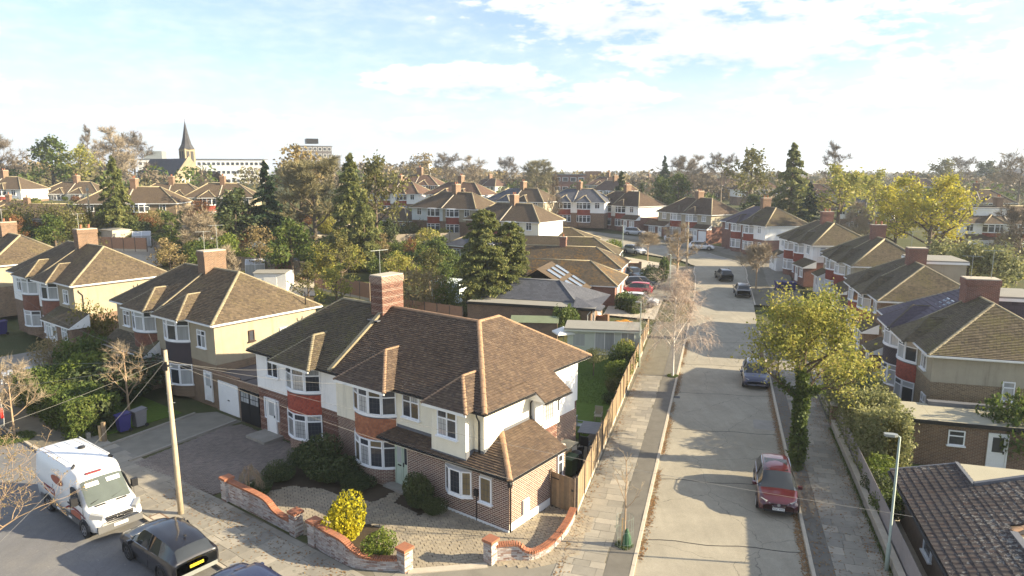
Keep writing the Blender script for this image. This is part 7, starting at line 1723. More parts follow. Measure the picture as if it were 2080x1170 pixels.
def vehicle(name, loc, rz, label, st, paint, glass_iv, L, W, group=None, cat='car', wheels=(1.3, -1.35), wr=.33, alloy='alloy', plate=None, side_iv=(), front_iv=(), rear_iv=(), lower=None, extras=(), col=None, mesh_key=None):
    """glass: front_iv / rear_iv / side_iv are station intervals"""
    E = empty(name, loc, rz, label, cat, group); S, tg = loft(st); rows = [sect(s) for s in S]; n = len(rows[0])
    parts = {'body': MB(), 'windscreen': MB(), 'side_window': MB(), 'rear_window': MB()}
    vb = [v for r in rows for v in r]
    for p in parts.values(): p.v = list(vb)
    for i in range(len(rows)-1):
        iv = tg[i]
        for k in range(n-1):
            f = (i*n+k, (i+1)*n+k, (i+1)*n+k+1, i*n+k+1)
            kk = min(k, n-2-k)   # 0.. from sill to roof centre
            top = kk >= 6; sidez = kk == 5
            if iv in front_iv and top: tgt = 'windscreen'
            elif iv in rear_iv and top: tgt = 'rear_window'
            elif iv in side_iv and sidez: tgt = 'side_window'
            else: tgt = 'body'
            parts[tgt].f.append(f); parts[tgt].m.append(1 if (tgt == 'body' and kk <= 0) else 0)
    b = parts['body']; b.f.append(tuple(range(n))[::-1]); b.m.append(0); b.f.append(tuple((len(rows)-1)*n+k for k in range(n))); b.m.append(0)
    for i in range(len(rows)-1): b.f.append((i*n, i*n+n-1, (i+1)*n+n-1, (i+1)*n)); b.m.append(1)
    for nm, p in parts.items():
        if p.f:
            us = sorted({j for f in p.f for j in f}); mp = {j: i for i, j in enumerate(us)}; p.v = [p.v[j] for j in us]; p.f = [tuple(mp[j] for j in f) for f in p.f]
            me = p.mesh(nm, [paint if nm == 'body' else M['glassvan' if name == 'van' else 'glasscar'], M['black']], True, False); meshobj(nm, me, E)
    # pillars between the side windows
    for wx in wheels:
        for sd in (-1, 1):
            a = MB(); pts = [(wx+(wr+.07)*math.cos(t), sd*(W/2-.012), wr+(wr+.07)*math.sin(t)) for t in np.linspace(-.35, math.pi+.35, 13)]; a.tube(pts, .035, 5); a.obj('wheel_arch', M['black'], E)
            a = MB(); a.lathe([(wr*.6, 0), (wr*.97, .0), (wr, .03), (wr, .19), (wr*.95, .21), (wr*.66, .215)], 22); wl = a.obj('wheel', M['tyre'], E, (wx, sd*(W/2-.20), wr)); wl.rotation_euler = (R(-90*sd), 0, 0)
            a = MB(); a.lathe([(wr*.66, .18), (wr*.64, .222), (wr*.58, .225), (wr*.55, .19)], 18); 
            for k in range(5): t = k*6.283/5; a.bar((0, 0, .205), (wr*.6*math.cos(t), wr*.6*math.sin(t), .205), .075, .03)
            a.lathe([(.06, .19), (.055, .225), (.01, .228)], 10); a.obj('rim', M[alloy], wl)
    for e in extras: e(E)
    return E
def bx(name, m, *d, rot=None): return lambda E: boxpart(E, name, m, *d)
def text_on(E, s, size, loc, rot, m, name='lettering', bold=0):
    c = bpy.data.curves.new('lettering', 'FONT'); c.body = s; c.size = size; c.align_x = 'CENTER'; c.align_y = 'CENTER'; c.extrude = .003; c.offset = bold
    o = bpy.data.objects.new('tmp', c); COL.objects.link(o); dg = bpy.context.evaluated_depsgraph_get(); me = bpy.data.meshes.new_from_object(o.evaluated_get(dg)); bpy.data.objects.remove(o); me.materials.clear(); me.materials.append(M[m])
    q = meshobj(name, me, E, loc); q.rotation_euler = rot; return q
def plate(x, z, s, yellow, front=True):
    def f(E):
        d = 1 if front else -1; o = boxpart(E, 'number_plate', 'plate_y' if yellow else 'plate_w', x-.012, x+.012, -.26, .26, z-.056, z+.056)
        text_on(o, s, .105, (x+.014*d, 0, z), (R(90), 0, R(90*d)), 'black')
    return f
def lights(xf, yf, zf, xr, yr, zr, wf=.38, wr_=.34, hf=.14, hr=.2):
    def f(E):
        for sd in (-1, 1):
            b = MB(); b.bar((xf, sd*(yf-wf/2-.02), zf-.02), (xf-.22, sd*(yf+.02), zf+.03), .12, hf); b.obj('headlight', M['lamp'], E)
            b = MB(); b.bar((xr, sd*(yr-wr_/2), zr), (xr+.16, sd*(yr+.02), zr+.02), .08, hr); b.obj('tail_light', M['red_lamp'], E)
    return f
def mirrors(x, y, z, m='black'):
    def f(E):
        for sd in (-1, 1): b = MB(); b.box(x-.07, x+.06, sd*(y+.14)-.09, sd*(y+.14)+.09, z-.07, z+.07); b.bar((x, sd*(y-.05), z-.05), (x, sd*(y+.1), z-.03), .04); b.obj('door_mirror', m if not isinstance(m, str) else M[m], E)
    return f
SUV = [(-2.18, .42, .72, .76, .62, .74, .86, .66, .92), (-2.13, .34, .82, .86, .64, .82, .98, .64, 1.08), (-1.78, .28, .86, .91, .66, .84, 1.0, .58, 1.50), (-1.1, .24, .88, .92, .66, .85, .98, .60, 1.585), (-.2, .22, .88, .92, .66, .855, .965, .61, 1.60), (.38, .22, .88, .92, .66, .86, .955, .60, 1.535), (1.12, .24, .88, .915, .66, .86, .945, .72, .99), (1.75, .26, .87, .905, .64, .82, .86, .62, .915), (2.08, .30, .82, .84, .60, .72, .72, .52, .78), (2.2, .36, .66, .68, .56, .60, .62, .44, .66)]
SUV2 = [(-2.2, .44, .74, .78, .62, .76, .90, .68, .98), (-2.14, .34, .84, .88, .64, .84, 1.0, .66, 1.06), (-1.86, .28, .88, .92, .66, .86, 1.02, .60, 1.40), (-1.2, .24, .88, .925, .66, .87, 1.0, .61, 1.54), (-.2, .22, .88, .92, .66, .86, .97, .62, 1.585), (.38, .22, .88, .92, .66, .86, .955, .60, 1.53), (1.12, .24, .88, .915, .66, .86, .945, .72, .99), (1.75, .26, .87, .905, .64, .83, .89, .66, .945), (2.1, .30, .82, .85, .60, .74, .78, .56, .84), (2.22, .36, .66, .70, .56, .62, .66, .46, .70)]
def grille_v(E):
    b = MB(); b.bar((2.13, -.42, .72), (2.2, -.2, .54), .05, .03); b.bar((2.2, -.2, .54), (2.2, .2, .54), .05, .03); b.bar((2.2, .2, .54), (2.13, .42, .72), .05, .03); b.obj('grille_trim', M['chrome'], E)
    b = MB(); b.box(2.12, 2.185, -.36, .36, .54, .70); b.obj('grille', M['black'], E); b = MB(); b.lathe([(.075, 0), (.075, .015), (.02, .017)], 12); o = b.obj('badge', M['chrome'], E, (2.185, 0, .645)); o.rotation_euler = (0, R(90), 0)
    b = MB(); b.box(2.05, 2.21, -.62, .62, .30, .40); b.obj('lower_grille', M['black'], E)
    for sd in (-1, 1): b = MB(); b.bar((2.12, sd*.78, .46), (2.17, sd*.52, .40), .03, .04); b.obj('fog_light_trim', M['chrome'], E)
def rails(E):
    for sd in (-1, 1): b = MB(); b.tube([(.25, sd*.63, 1.52), (-.2, sd*.645, 1.60), (-1.2, sd*.64, 1.585), (-1.6, sd*.62, 1.52)], .018, 5); b.obj('roof_rail', M['chrome'], E)
def pano(E): b = MB(); b.face([(.3, -.5, 1.556), (.3, .5, 1.556), (-.9, .52, 1.618), (-.9, -.52, 1.618)][::-1]); b.obj('glass_roof', M['glasscar'], E)
def wiper(E): b = MB(); b.bar((1.02, -.55, 1.03), (.85, .1, 1.14), .02); b.bar((1.02, .05, 1.03), (.85, .6, 1.14), .02); b.obj('wiper', M['black'], E)
def trims(E):
    for sd in (-1, 1):
        b = MB(); b.bar((1.05, sd*.868, .955), (-1.8, sd*.85, 1.0), .014, .02); b.obj('window_trim', M['chrome'], E)
        for x in (-.32,): b = MB(); b.bar((x, sd*.862, .97), (x-.05, sd*.66, 1.55), .07, .03); b.obj('door_pillar', M['black'], E)
        for x in (1.0, -.34, -1.25): b = MB(); b.bar((x, sd*.925, .34), (x-.02, sd*.905, .84), .014, .012); b.obj('door_gap', M['black'], E)
        for x in (.05, -.95): boxpart(E, 'handle', 'black', x-.1, x+.1, sd*.885-.02, sd*.885+.02, .84, .87)
def suv(loc, rz, label, paint, pl=(None, None), ex=(), group=None, alloy='alloy', scale=1., glassy=True, st=SUV, name='parked_car', rear_y=True):
    E_ = [lights(2.1, .72, .72, -2.12, .78, .86), mirrors(.82, .88, 1.0, paint), trims, wiper]+list(ex)
    if pl[0]: E_.append(plate(2.215, .46, pl[0], False, True))
    if pl[1]: E_.append(plate(-2.19, .72, pl[1], True, False))
    E = vehicle(name, loc, rz, label, st, paint, None, 4.4, 1.84, group, 'car', (1.32, -1.33), .345, alloy, side_iv=(2, 3, 4, 5), front_iv=(5,), rear_iv=(1,), extras=E_); E.scale = (scale,)*3; return E
P_ = {k: carpaint(k+'_car_paint', c) for k, c in dict(wine=(.065, .007, .012), black=(.008, .008, .012), silver=(.42, .43, .45), red=(.42, .018, .035), white=(.75, .75, .75), navy=(.015, .02, .06), grey=(.16, .165, .175), blue=(.09, .14, .19), light=(.50, .53, .57)).items()}
def rd(s, t, z=-.1): return (*road(s, t), z)
GC = 'cars parked along the side road'
def hd(b): return R(90-b)   # heading of +x from a compass bearing
suv(rd(33.5, 3.14), hd(197), 'dark red parked car facing the camera beside the ivy-clad tree', P_['wine'], ('RE67 FWR', None), [grille_v, rails, pano], GC)
suv((*row(13.95+.1, -10.55), -.1), hd(-52.7), 'black parked car with yellow rear plate in front of the white van', P_['black'], (None, 'KP22 FJD'), [], 'cars parked along the front street', 'alloyd', 1.0) if False else None
bc = ((at(265, 1118)[0]+at(455, 1152)[0])/2, (at(265, 1118)[1]+at(455, 1152)[1])/2)
def bar_rear(E): b = MB(); b.box(-2.2, -2.13, -.74, .74, .90, .94); b.obj('rear_light_bar', M['chrome'], E); b = MB(); b.box(-2.21, -2.1, -.78, .78, .36, .52); b.obj('rear_bumper', M['steel'], E); b = MB(); b.bar((-1.98, -.1, 1.2), (-2.0, .35, 1.19), .02); b.obj('rear_wiper', M['black'], E); b = MB(); b.box(-1.5, -1.42, -.03, .03, 1.55, 1.62); b.obj('roof_aerial', M['black'], E)
suv((*row(9.75, -10.0), -.1), hd(-52.7), 'black parked car with yellow rear plate at the kerb in front of the white van', P_['black'], (None, 'KP22 FJD'), [bar_rear], 'cars parked along the front street', 'alloyd', 1.05, st=SUV2)
suv((*row(4.2, -9.8), -.1), hd(-52.7), 'dark car at the bottom edge behind the black car', P_['navy'], (None, None), [], 'cars parked along the front street', 'alloyd', 1.0)
suv((*row(8.4, -15.2), -.1), hd(127.3), 'white roofed car cut by the bottom left edge', P_['white'], (None, None), [pano], 'cars parked along the front street', 'alloyd', 1.0)
suv(rd(52.9, 3.0), hd(197), 'dark parked car half hidden by the ivy-clad tree', P_['navy'], (None, None), [], GC, 'alloy')
suv((*at(1742, 775), 0), hd(107-25), 'silver white car parked on the forecourt behind the silvery hedge', P_['light'], (None, None), [], 'cars on the drives')
def cpos(px, py):
    p = at(px, py, 0)
    for _ in range(12): z = TZ(*p); q = at(px, py, z); p = (.5*p[0]+.5*q[0], .5*p[1]+.5*q[1])
    return (*p, TZ(*p)+.035)
suv(cpos(1470, 568), hd(5), 'black estate car parked in the middle of the bend', P_['black'], (None, None), [rails], GC)
suv(cpos(1507, 600), hd(14), 'silver grey estate car parked behind the ivy tree crown', P_['grey'], (None, None), [rails], GC)
suv(cpos(1289, 516), hd(150), 'silver estate car standing at the junction', P_['silver'], (None, None), [rails], GC)
suv(cpos(1290, 598), hd(-73+0), 'bright red car on the bungalow drive', P_['red'], (None, None), [], 'cars on the drives')
suv(cpos(1300, 622), hd(110), 'white car on the bungalow drive behind the clipped hedge', P_['white'], (None, None), [], 'cars on the drives')
suv(cpos(1288, 566), hd(160), 'dark teal hatchback on the bungalow drive', P_['blue'], (None, None), [], 'cars on the drives')
suv(cpos(1305, 586), hd(100), 'black car on the bungalow drive behind the red one', P_['black'], (None, None), [], 'cars on the drives')
suv(cpos(1372, 492), hd(100), 'silver car on the drive of the sixth pair', P_['light'], (None, None), [], 'cars on the drives')
suv(cpos(1425, 508), hd(110), 'white car on the drive before the integral garage', P_['white'], (None, None), [], 'cars on the drives')
suv(cpos(1290, 478), hd(120), 'silver car with dark roof at the seventh pair', P_['light'], (None, None), [], 'cars on the drives')
suv((*at(58, 772, .6), 0), hd(30), 'silver car nose behind the left end of the hedge', P_['light'], (None, None), [], 'cars on the drives')
# white high-roofed van
VAN = [(-2.98, .46, .92, .96, 1.0, .96, 1.6, .84, 2.5), (-2.9, .40, .94, .99, 1.0, .98, 1.6, .87, 2.56), (-1.5, .36, .95, 1.0, 1.0, .99, 1.6, .88, 2.60), (.6, .36, .95, 1.0, 1.0, .99, 1.55, .87, 2.60), (1.2, .36, .95, 1.0, 1.0, .985, 1.32, .80, 2.44), (1.42, .36, .95, 1.0, .98, .98, 1.30, .78, 2.18), (2.12, .36, .95, .99, .95, .96, 1.22, .82, 1.30), (2.62, .38, .93, .97, .85, .86, 1.06, .66, 1.10), (2.84, .42, .86, .90, .74, .76, .92, .60, .96), (2.98, .5, .70, .74, .68, .66, .80, .5, .84)]
M['vanwhite'] = mat('white_van_paint', lambda T: bsdf(T, (.78, .78, .77), .35, spec=.5, **{'Coat Weight': .5, 'Coat Roughness': .08})); M['vanred'] = plain('dark_red_van_graphics', (.22, .03, .035), .4, .1); M['vanor'] = plain('rust_red_van_oval', (.42, .14, .09), .4, .1); M['vangrey'] = plain('grey_bumper_plastic', (.12, .12, .12), .6, .1)
def van_bits(E):
    b = MB(); b.box(2.70, 2.99, -.86, .86, .42, .70); b.obj('front_bumper', M['vangrey'], E); b = MB(); b.box(-3.02, -2.9, -.92, .92, .42, .62); b.obj('rear_bumper', M['vangrey'], E)
    b = MB(); b.box(2.9, 2.965, -.52, .52, .70, 1.0); g = b.obj('grille', M['black'], E)
    for k in range(3): b = MB(); b.bar((2.97, -.5, .76+k*.095), (2.97, .5, .76+k*.095), .03, .035); b.obj('grille_bar', M['chrome'], g)
    b = MB(); b.box(2.96, 3.0, -.13, .13, .84, .91); b.obj('badge', M['chrome'], g)
    for sd in (-1, 1):
        b = MB(); b.bar((2.86, sd*.60, .98), (2.52, sd*.93, 1.10), .16, .22); b.obj('headlight', M['lamp'], E)
        b = MB(); b.box(1.62, 1.78, sd*1.18-.12, sd*1.18+.12, 1.38, 1.72); b.bar((1.7, sd*.95, 1.45), (1.7, sd*1.12, 1.5), .05); b.obj('door_mirror', M['black'], E)
        b = MB(); b.box(-2.6, 2.45, sd*1.0-.012, sd*1.0+.018, .40, .66); b.obj('side_moulding', M['vangrey'], E)
        b = MB(); b.face([(1.95, sd*.992, 1.30), (.82, sd*1.003, 1.36), (.82, sd*.972, 1.86), (1.06, sd*.965, 1.96), (1.42, sd*.955, 1.92)][::sd]); b.obj('side_window', M['glasscar'], E)
        for x in (.72, 2.02, -1.0): b = MB(); b.bar((x, sd*1.006, .62), (x, sd*(1.003), 1.5), .012, .012); b.obj('door_gap', M['black'], E)
        for k in range(3): boxpart(E, 'reflector', 'white', -1.9+k*1.2, -1.6+k*1.2, sd*1.015-.008, sd*1.015+.008, .48, .56)
        boxpart(E, 'handle', 'black', .55, .75, sd*1.01-.02, sd*1.01+.02, 1.12, 1.18)
        b = MB(); b.box(-2.995, -2.93, sd*.9-.07, sd*.9+.07, 1.0, 1.6); b.obj('tail_light', M['red_lamp'], E)
        b = MB(); b.bar((.3, sd*.84, 2.60), (-2.8, sd*.83, 2.60), .03, .03); b.obj('roof_rail', M['vanwhite'], E)
        for x in (.75,): b = MB(); b.bar((x, sd*.80, 2.58), (x-.1, sd*.66, 2.68), .06, .1); b.obj('roof_bracket', M['black'], E)
    b = MB(); b.lathe([(.14, 0), (.16, .03), (.12, .09), (.03, .1)], 12); b.obj('roof_vent', M['black'], E, (-1.3, .35, 2.6))
    for k in range(4): b = MB(); b.bar((.2, -.6+k*.4, 2.603), (-2.7, -.6+k*.4, 2.60), .03, .02); b.obj('roof_rib', M['vanwhite'], E)
    for y in (-.4, .42): b = MB(); b.bar((2.2, y-.2, 1.285), (2.2, y+.2, 1.285), .09, .03); b.obj('bonnet_vent', M['black'], E)
    b = MB(); b.bar((2.05, -.7, 1.38), (1.9, .0, 1.52), .025); b.bar((2.05, .1, 1.38), (1.9, .7, 1.52), .025); b.obj('wiper', M['black'], E)
    for y in (-.42, .40): b = MB(); b.face([(1.52, y-.26, 2.08), (1.52, y+.26, 2.08), (1.64, y+.26, 1.94), (1.64, y-.26, 1.94)]); b.obj('sun_visor', M['plate_w'], E)
    # graphics on the sides: sign box, oval, bow, lines of print
    for sd in (-1, 1):
        r = (R(90), 0, 0) if sd < 0 else (R(90), 0, R(180)); y = sd*1.008
        b = MB(); b.box(-2.0, -.85, sd*1.002-.006, sd*1.002+.006, .98, 1.28); o = b.obj('sign_panel', M['vanred'], E); text_on(o, 'Dyno.Rod', .23, (-1.42, sd*1.012, 1.13), r, 'white')
        b = MB(); n = 20; b.face([(-.55+.62*math.cos(k*6.283/n), sd*.985, 1.78+.2*math.sin(k*6.283/n)) for k in range(n)]); b.obj('oval_sign', M['vanor'], E)
        text_on(E, 'Drains . Plumbing . Heating', .10, (-.1, y, 1.10), r, 'lead') if False else None
        b = MB(); P = [(.2, .75), (.6, .93), (1.1, 1.0), (1.6, .98), (2.2, .88), (2.2, .94), (1.6, 1.07), (1.1, 1.1), (.6, 1.02), (.2, .82)]; 
        for i in range(4): b.face([(P[i][0], sd*1.006, P[i][1]), (P[i+1][0], sd*1.006, P[i+1][1]), (P[8-i][0], sd*1.006, P[8-i][1]), (P[9-i][0], sd*1.006, P[9-i][1])])
        b.obj('bow_stripe', M['vanred'], E); b = MB(); b.face([(.75, sd*1.008, .70), (1.75, sd*1.008, .70), (1.7, sd*1.008, .95), (1.2, sd*1.008, .98), (.8, sd*1.008, .88)]); b.obj('orange_patch', M['vanor'], E)
    b = MB(); b.bar((1.28, -.52, 2.40), (1.28, .08, 2.40), .16, .05); o = b.obj('front_sign', M['vanred'], E); o2 = text_on(E, 'Dyno.Rod', .14, (1.355, -.22, 2.345), (R(34), 0, R(90)), 'white')
    text_on(E, 'LJ22 MMX', .10, (3.016, 0, .60), (R(90), 0, R(90)), 'black'); boxpart(E, 'number_plate', 'plate_w', 2.99, 3.012, -.27, .27, .54, .66)
def van(loc, rz, label, bits=True):
    E = vehicle('van', loc, rz, label, VAN, M['vanwhite'], None, 5.98, 2.02, 'white vans on the front street', 'van', (2.0, -1.75), .36, 'alloy', front_iv=(5,), extras=[van_bits]); E.scale = (1.06, 1.06, 1.06); return E
van((*row(16.5, -10.25), -.1), hd(127.3), 'white high-roofed van with dark red sign and oval on its side, facing the black car')
van((*row(34.3, -10.25), -.1), hd(-52.7), 'white van with red rear lamps cut by the left edge of the picture')

# road repairs, gullies and a cover in the pavement
def patch(c, w, l, m, z, nm): 
    mb = MB(); q = [(c[0]+a*w/2*RO[0]+b*l/2*RX[0], c[1]+a*w/2*RO[1]+b*l/2*RX[1]) for a, b in ((-1, -1), (1, -1), (1, 1), (-1, 1))]; mb.prism(q, z-.02, z); o = mb.obj(nm, M[m]); o['kind'] = 'structure'
patch(road(43.6, 3.2), 1.3, 1.7, 'concreted', -.088, 'road_patch'); 
for s_, t_, lab in ((47.5, KL+.24, 'iron gully grating by the left kerb of the side road'), (38.6, KR-.24, 'iron gully grating by the right kerb beside the ivy-clad tree')):
    e = empty('gully_grating', (*road(s_, t_), -.09), -RB, lab, 'drain cover')
    MB().box(-.21, .21, -.21, .21, -.02, .006).obj('frame', M['black'], e)
    for k_ in range(5): MB().box(-.17, .17, -.17+k_*.075, -.135+k_*.075, .006, .014).obj('grating_bar', M['lead'], e)
e = empty('inspection_cover', (*at(322, 1052), .004), ROWROT, 'rectangular inspection cover in the pavement left of the telegraph pole', 'drain cover'); MB().box(-.45, .45, -.3, .3, -.03, .006).obj('cover_frame', M['brick_or'], e); MB().box(-.36, .36, -.21, .21, .006, .012).obj('cover_plate', M['concrete'], e)
# ------------------------------------------------------------------ street furniture and small things
bp_ = at(368, 1043); E = empty('telegraph_pole', (*bp_, 0), 0, 'wooden telegraph pole with fanned wires on the pavement by the black car', 'pole')
topv = Vector((-.10, .02, 7.75)); MB().tube([(0, 0, -.3), (-.03, .0, 3), topv], [.135, .118, .09], 10).obj('pole_shaft', M['pole'], E, smooth=True)
b = MB(); b.box(-.2, 0, -.14, -.09, 6.85, 7.25); b.lathe([(.13, 7.0), (.15, 7.02), (.15, 7.08), (.1, 7.1)], 10, 0, -.1, .02); b.obj('junction_box', M['black'], E)
for k in range(6): b = MB(); z = 1.9+k*.42; s = 1 if k % 2 else -1; b.bar((-.02, 0, z+3), (.18*s-.04, .05, z+3), .025); b.obj('step_iron', M['steel'], E)
def wire(P, Q, sag, r=.0065, name='cable', parent=None):
    P, Q = Vector(P), Vector(Q); n = 14; pts = []
    for i in range(n+1): t = i/n; p = P.lerp(Q, t); p.z -= sag*4*t*(1-t); pts.append(p-Vector((*bp_, 0)))
    MB().tube(pts, r, 3, 0, False).obj(name, M['wire'], E)
T0 = Vector((bp_[0]-.1, bp_[1], 7.3))
for (q, sag) in ((Vector((*row(9.6, -.1), 4.9)), .25), (Vector((*row(14.8, -.1), 4.9)), .3), (Vector((*row(33, .2), 5.0)), .5), (Vector((*row(37.5, .2), 5.0)), .5), (Vector((*row(-1.4, .0), 2.6)), .35), (Vector((*row(60, -.1), 5.0)), .8), (Vector((*row(26, -17), 5.5)), .5), (Vector((*row(36, -16), 6)), .5), (Vector((*row(12, -24), 6)), .5), (Vector((*row(2, -20), 5)), .4), (Vector((*road(22, 6), 5.2)), .5)): wire(T0, q, sag)
for px, py, h, lab in ((1394, 556, 7.6, 'telegraph pole standing in the bare tree at the far bend'), (1113, 470, 7.0, 'thin telegraph pole beyond the cream gable wall'), (187, 480, 8.0, 'thin pole behind the far left chimney')):
    p = cpos(px, py); e2 = empty('telegraph_pole', (p[0], p[1], p[2]-.1), 0, lab, 'pole', 'distant telegraph poles'); MB().tube([(0, 0, -.3), (0, 0, h)], [.15, .10], 7).obj('pole_shaft', M['pole'], e2); b = MB(); b.box(-.12, .12, -.14, .14, h-.9, h-.5); b.obj('junction_box', M['steel'], e2)
def street_lamp(loc, h, arm, rz, label, m='lampgreen', group='street lamps'):
    e = empty('street_lamp', loc, rz, label, 'street lamp', group); MB().tube([(0, 0, -.2), (0, 0, 1.1), (0, 0, 1.12), (0, 0, h)], [.085, .08, .052, .045], 9).obj('lamp_post', M[m], e, smooth=True)
    b = MB(); b.tube([(0, 0, h-.05), (-arm*.3, 0, h+.02), (-arm, 0, h+.04)], .03, 6); b.obj('bracket', M[m], e); b = MB(); b.prism([(-arm-.42, -.10), (-arm-.08, -.13), (-arm+.05, -.06), (-arm+.05, .06), (-arm-.08, .13), (-arm-.42, .10)], h, h+.09); b.prism([(-arm-.36, -.07), (-arm-.1, -.09), (-arm-.1, .09), (-arm-.36, .07)], h-.03, h); b.obj('lantern', M['steel'], e); return e
street_lamp((*road(28.0, 6.92), 0), 5.55, .12, -RB, 'greenish street lamp with flat lantern beside the grey slatted fence')
street_lamp((*at(1298, 745), 0), 5.3, .02, 0, 'slim street lamp post against the corner garden fence'); street_lamp(cpos(1264, 530), 5.6, .1, 0, 'pale street lamp at the road junction'); street_lamp(cpos(1360, 590), 4.6, .05, 0, 'small green lamp post beside the columnar evergreen')
def bin_(loc, rz, body, label, group, s=1.):
    e = empty('wheelie_bin', loc, rz, label, 'wheelie bin', group); b = MB(); b.face([(-.24, -.26, .08), (.24, -.26, .08), (.29, -.33, .98), (-.29, -.33, .98)]); b.face([(.24, .26, .08), (-.24, .26, .08), (-.29, .33, .98), (.29, .33, .98)]); b.face([(.24, -.26, .08), (.24, .26, .08), (.29, .33, .98), (.29, -.33, .98)]); b.face([(-.24, .26, .08), (-.24, -.26, .08), (-.29, -.33, .98), (-.29, .33, .98)]); b.face([(-.29, -.33, .98), (.29, -.33, .98), (.29, .33, .98), (-.29, .33, .98)]); b.obj('bin_body', M[body], e)
    b = MB(); b.face([(-.31, -.36, 1.0), (.31, -.36, 1.0), (.31, .36, 1.08), (-.31, .36, 1.08)]); b.box(-.31, .31, -.37, -.34, .95, 1.0); b.box(-.31, -.29, -.36, .36, .95, 1.01); b.box(.29, .31, -.36, .36, .95, 1.01); b.obj('lid', M[body], e); b = MB(); b.tube([(-.26, .40, 1.02), (.26, .40, 1.02)], .025, 6); b.obj('handle', M['black'], e)
    for sd in (-1, 1): b = MB(); b.tube([(sd*.25, .27, .1), (sd*.31, .27, .1)], .1, 10); b.obj('wheel', M['tyre'], e)
    e.scale = (s,)*3; return e
M['binblue'] = plain('dark_blue_bin', (.045, .04, .16), .5, .1); M['bingrey'] = plain('grey_bin', (.19, .185, .19), .6, .15); M['bingreen'] = plain('dark_green_bin', (.03, .06, .035), .5, .1)
GB = 'bins in the front gardens'
bin_((*at(252, 876), 0), -.7, 'binblue', 'dark blue wheelie bin behind the hedge, beside the grey one', GB, 1.08); bin_((*at(284, 866), 0), -.6, 'bingrey', 'grey wheelie bin to the right of the dark blue one', GB, 1.08)
p = cpos(1580, 590)
for i in range(3): bin_((p[0]+i*.8, p[1]-.3*i, p[2]), .3, 'binblue', 'dark blue wheelie bin in the row by the bushy bare tree', 'row of blue bins on the right drive', 1.15)
bin_((*at(1785, 770), 0), .2, 'black', 'black bin beside the white porch door of the nearest right-hand pair', GB); bin_((*at(1158, 965), 0), -.6, 'bingreen', 'dark green bin behind the side gate', GB); bin_((*at(4, 680), 0), -.6, 'binblue', 'dark blue bin at the left edge beside the bay', GB, 1.3)
E = empty('gate_post', (*at(213, 896), 0), 0, 'old timber gate post at the near end of the hedge', 'post'); MB().box(-.09, .09, -.09, .09, -.2, 1.15).obj('post_shaft', M['timber'], E); MB().box(-.3, -.16, -.04, .02, 0, .95).obj('fence_stub', M['timberl'], E)
E = empty('garden_wall', (*row(26.2, -6.55), 0), ROWROT+math.pi, 'low mossy retaining wall under the clipped hedge', 'wall'); MB().box(-.0, 14, -.1, .1, -.2, .34).obj('wall_body', M['concreted'], E)
# bits in the corner garden
E = empty('parasol', (*at(1144, 716), 0), .3, 'small white parasol in front of the pale green garden room', 'parasol'); MB().tube([(0, 0, 0), (0, 0, 2.3)], .03, 6).obj('pole', M['steel'], E); b = MB(); c = .78
for (a, d) in (((-c, -c), (c, -c)), ((c, -c), (c, c)), ((c, c), (-c, c)), ((-c, c), (-c, -c))): b.face([(*a, 1.85), (*d, 1.85), (0, 0, 2.35)]); b.face([(*d, 1.85), (*a, 1.85), (*a, 1.72), (*d, 1.72)])
b.obj('canopy', M['white'], E); MB().lathe([(.3, 0), (.3, .06), (.08, .1)], 12).obj('base', M['concreted'], E)
tp = at(1200, 893); E = empty('garden_table', (*tp, .02), -RB, 'grey rectangular garden table on the patio by the fence', 'table'); b = MB()
for k in range(7): MB().box(-.62, .62, -.95+k*.272, -.95+k*.272+.26, .70, .74).obj('table_slat', M['bingrey'], E)
for sx in (-.52, .52):
    for sy in (-.82, .82): MB().box(sx-.03, sx+.03, sy-.03, sy+.03, 0, .7).obj('leg', M['black'], E)
def chair(loc, rz, label, m='black'):
    e = empty('garden_chair', loc, rz, label, 'chair', 'chairs round the garden table'); MB().box(-.25, .25, -.25, .25, .42, .46).obj('seat', M[m], e); MB().box(-.25, .25, .22, .26, .46, .98).obj('backrest', M[m], e)
    for sx in (-.22, .22):
        for sy in (-.22, .22): MB().box(sx-.02, sx+.02, sy-.02, sy+.02, 0, .42).obj('leg', M[m], e)
        MB().box(sx-.03, sx+.03, -.25, .25, .62, .65).obj('armrest', M[m], e)
    return e
chair((*at(1190, 918), .02), R(150), 'dark garden chair at the near end of the grey table'); chair((*at(1178, 878), .02), R(70), 'pale garden chair left of the grey table', 'steel'); chair((*at(1215, 858), .02), R(-15), 'buff garden chair at the far end of the grey table', 'felty'); chair((*at(1172, 940), .02), R(200), 'dark wicker chair with a white cushion near the store')
E = empty('barbecue', (*at(1170, 955), .02), 0, 'black covered barbecue behind the side gate', 'barbecue'); b = MB(); b.lathe([(.28, .0), (.36, .35), (.38, .75), (.30, .98), (.08, 1.08)], 12); b.obj('cover', M['black'], E)
E = empty('plant_pot', (*at(1210, 926), .02), 0, 'round terracotta pot beside the garden table', 'pot'); MB().lathe([(.14, 0), (.24, .3), (.26, .42), (.2, .42)], 12).obj('pot_body', M['p_coping'], E)
E = empty('tarpaulin', (*at(1265, 668), 0), .1, 'orange tarpaulin heap behind the garden room', 'tarpaulin'); M['orange'] = plain('orange_tarpaulin', (.55, .24, .02), .5, .2); P = []
N = 14; V = []; 
for j in range(N+1):
    for i in range(N+1): u, v = i/N*2-1, j/N*2-1; V.append((u*1.5, v*.6, .1+.8*max(0, 1-abs(u)**3)*max(0, 1-v*v)+.1*math.sin(u*9+v*5)))
meshobj('cover', npmesh('cover', V, [(j*(N+1)+i, j*(N+1)+i+1, (j+1)*(N+1)+i+1, (j+1)*(N+1)+i) for j in range(N) for i in range(N)], M['orange'], True), E)
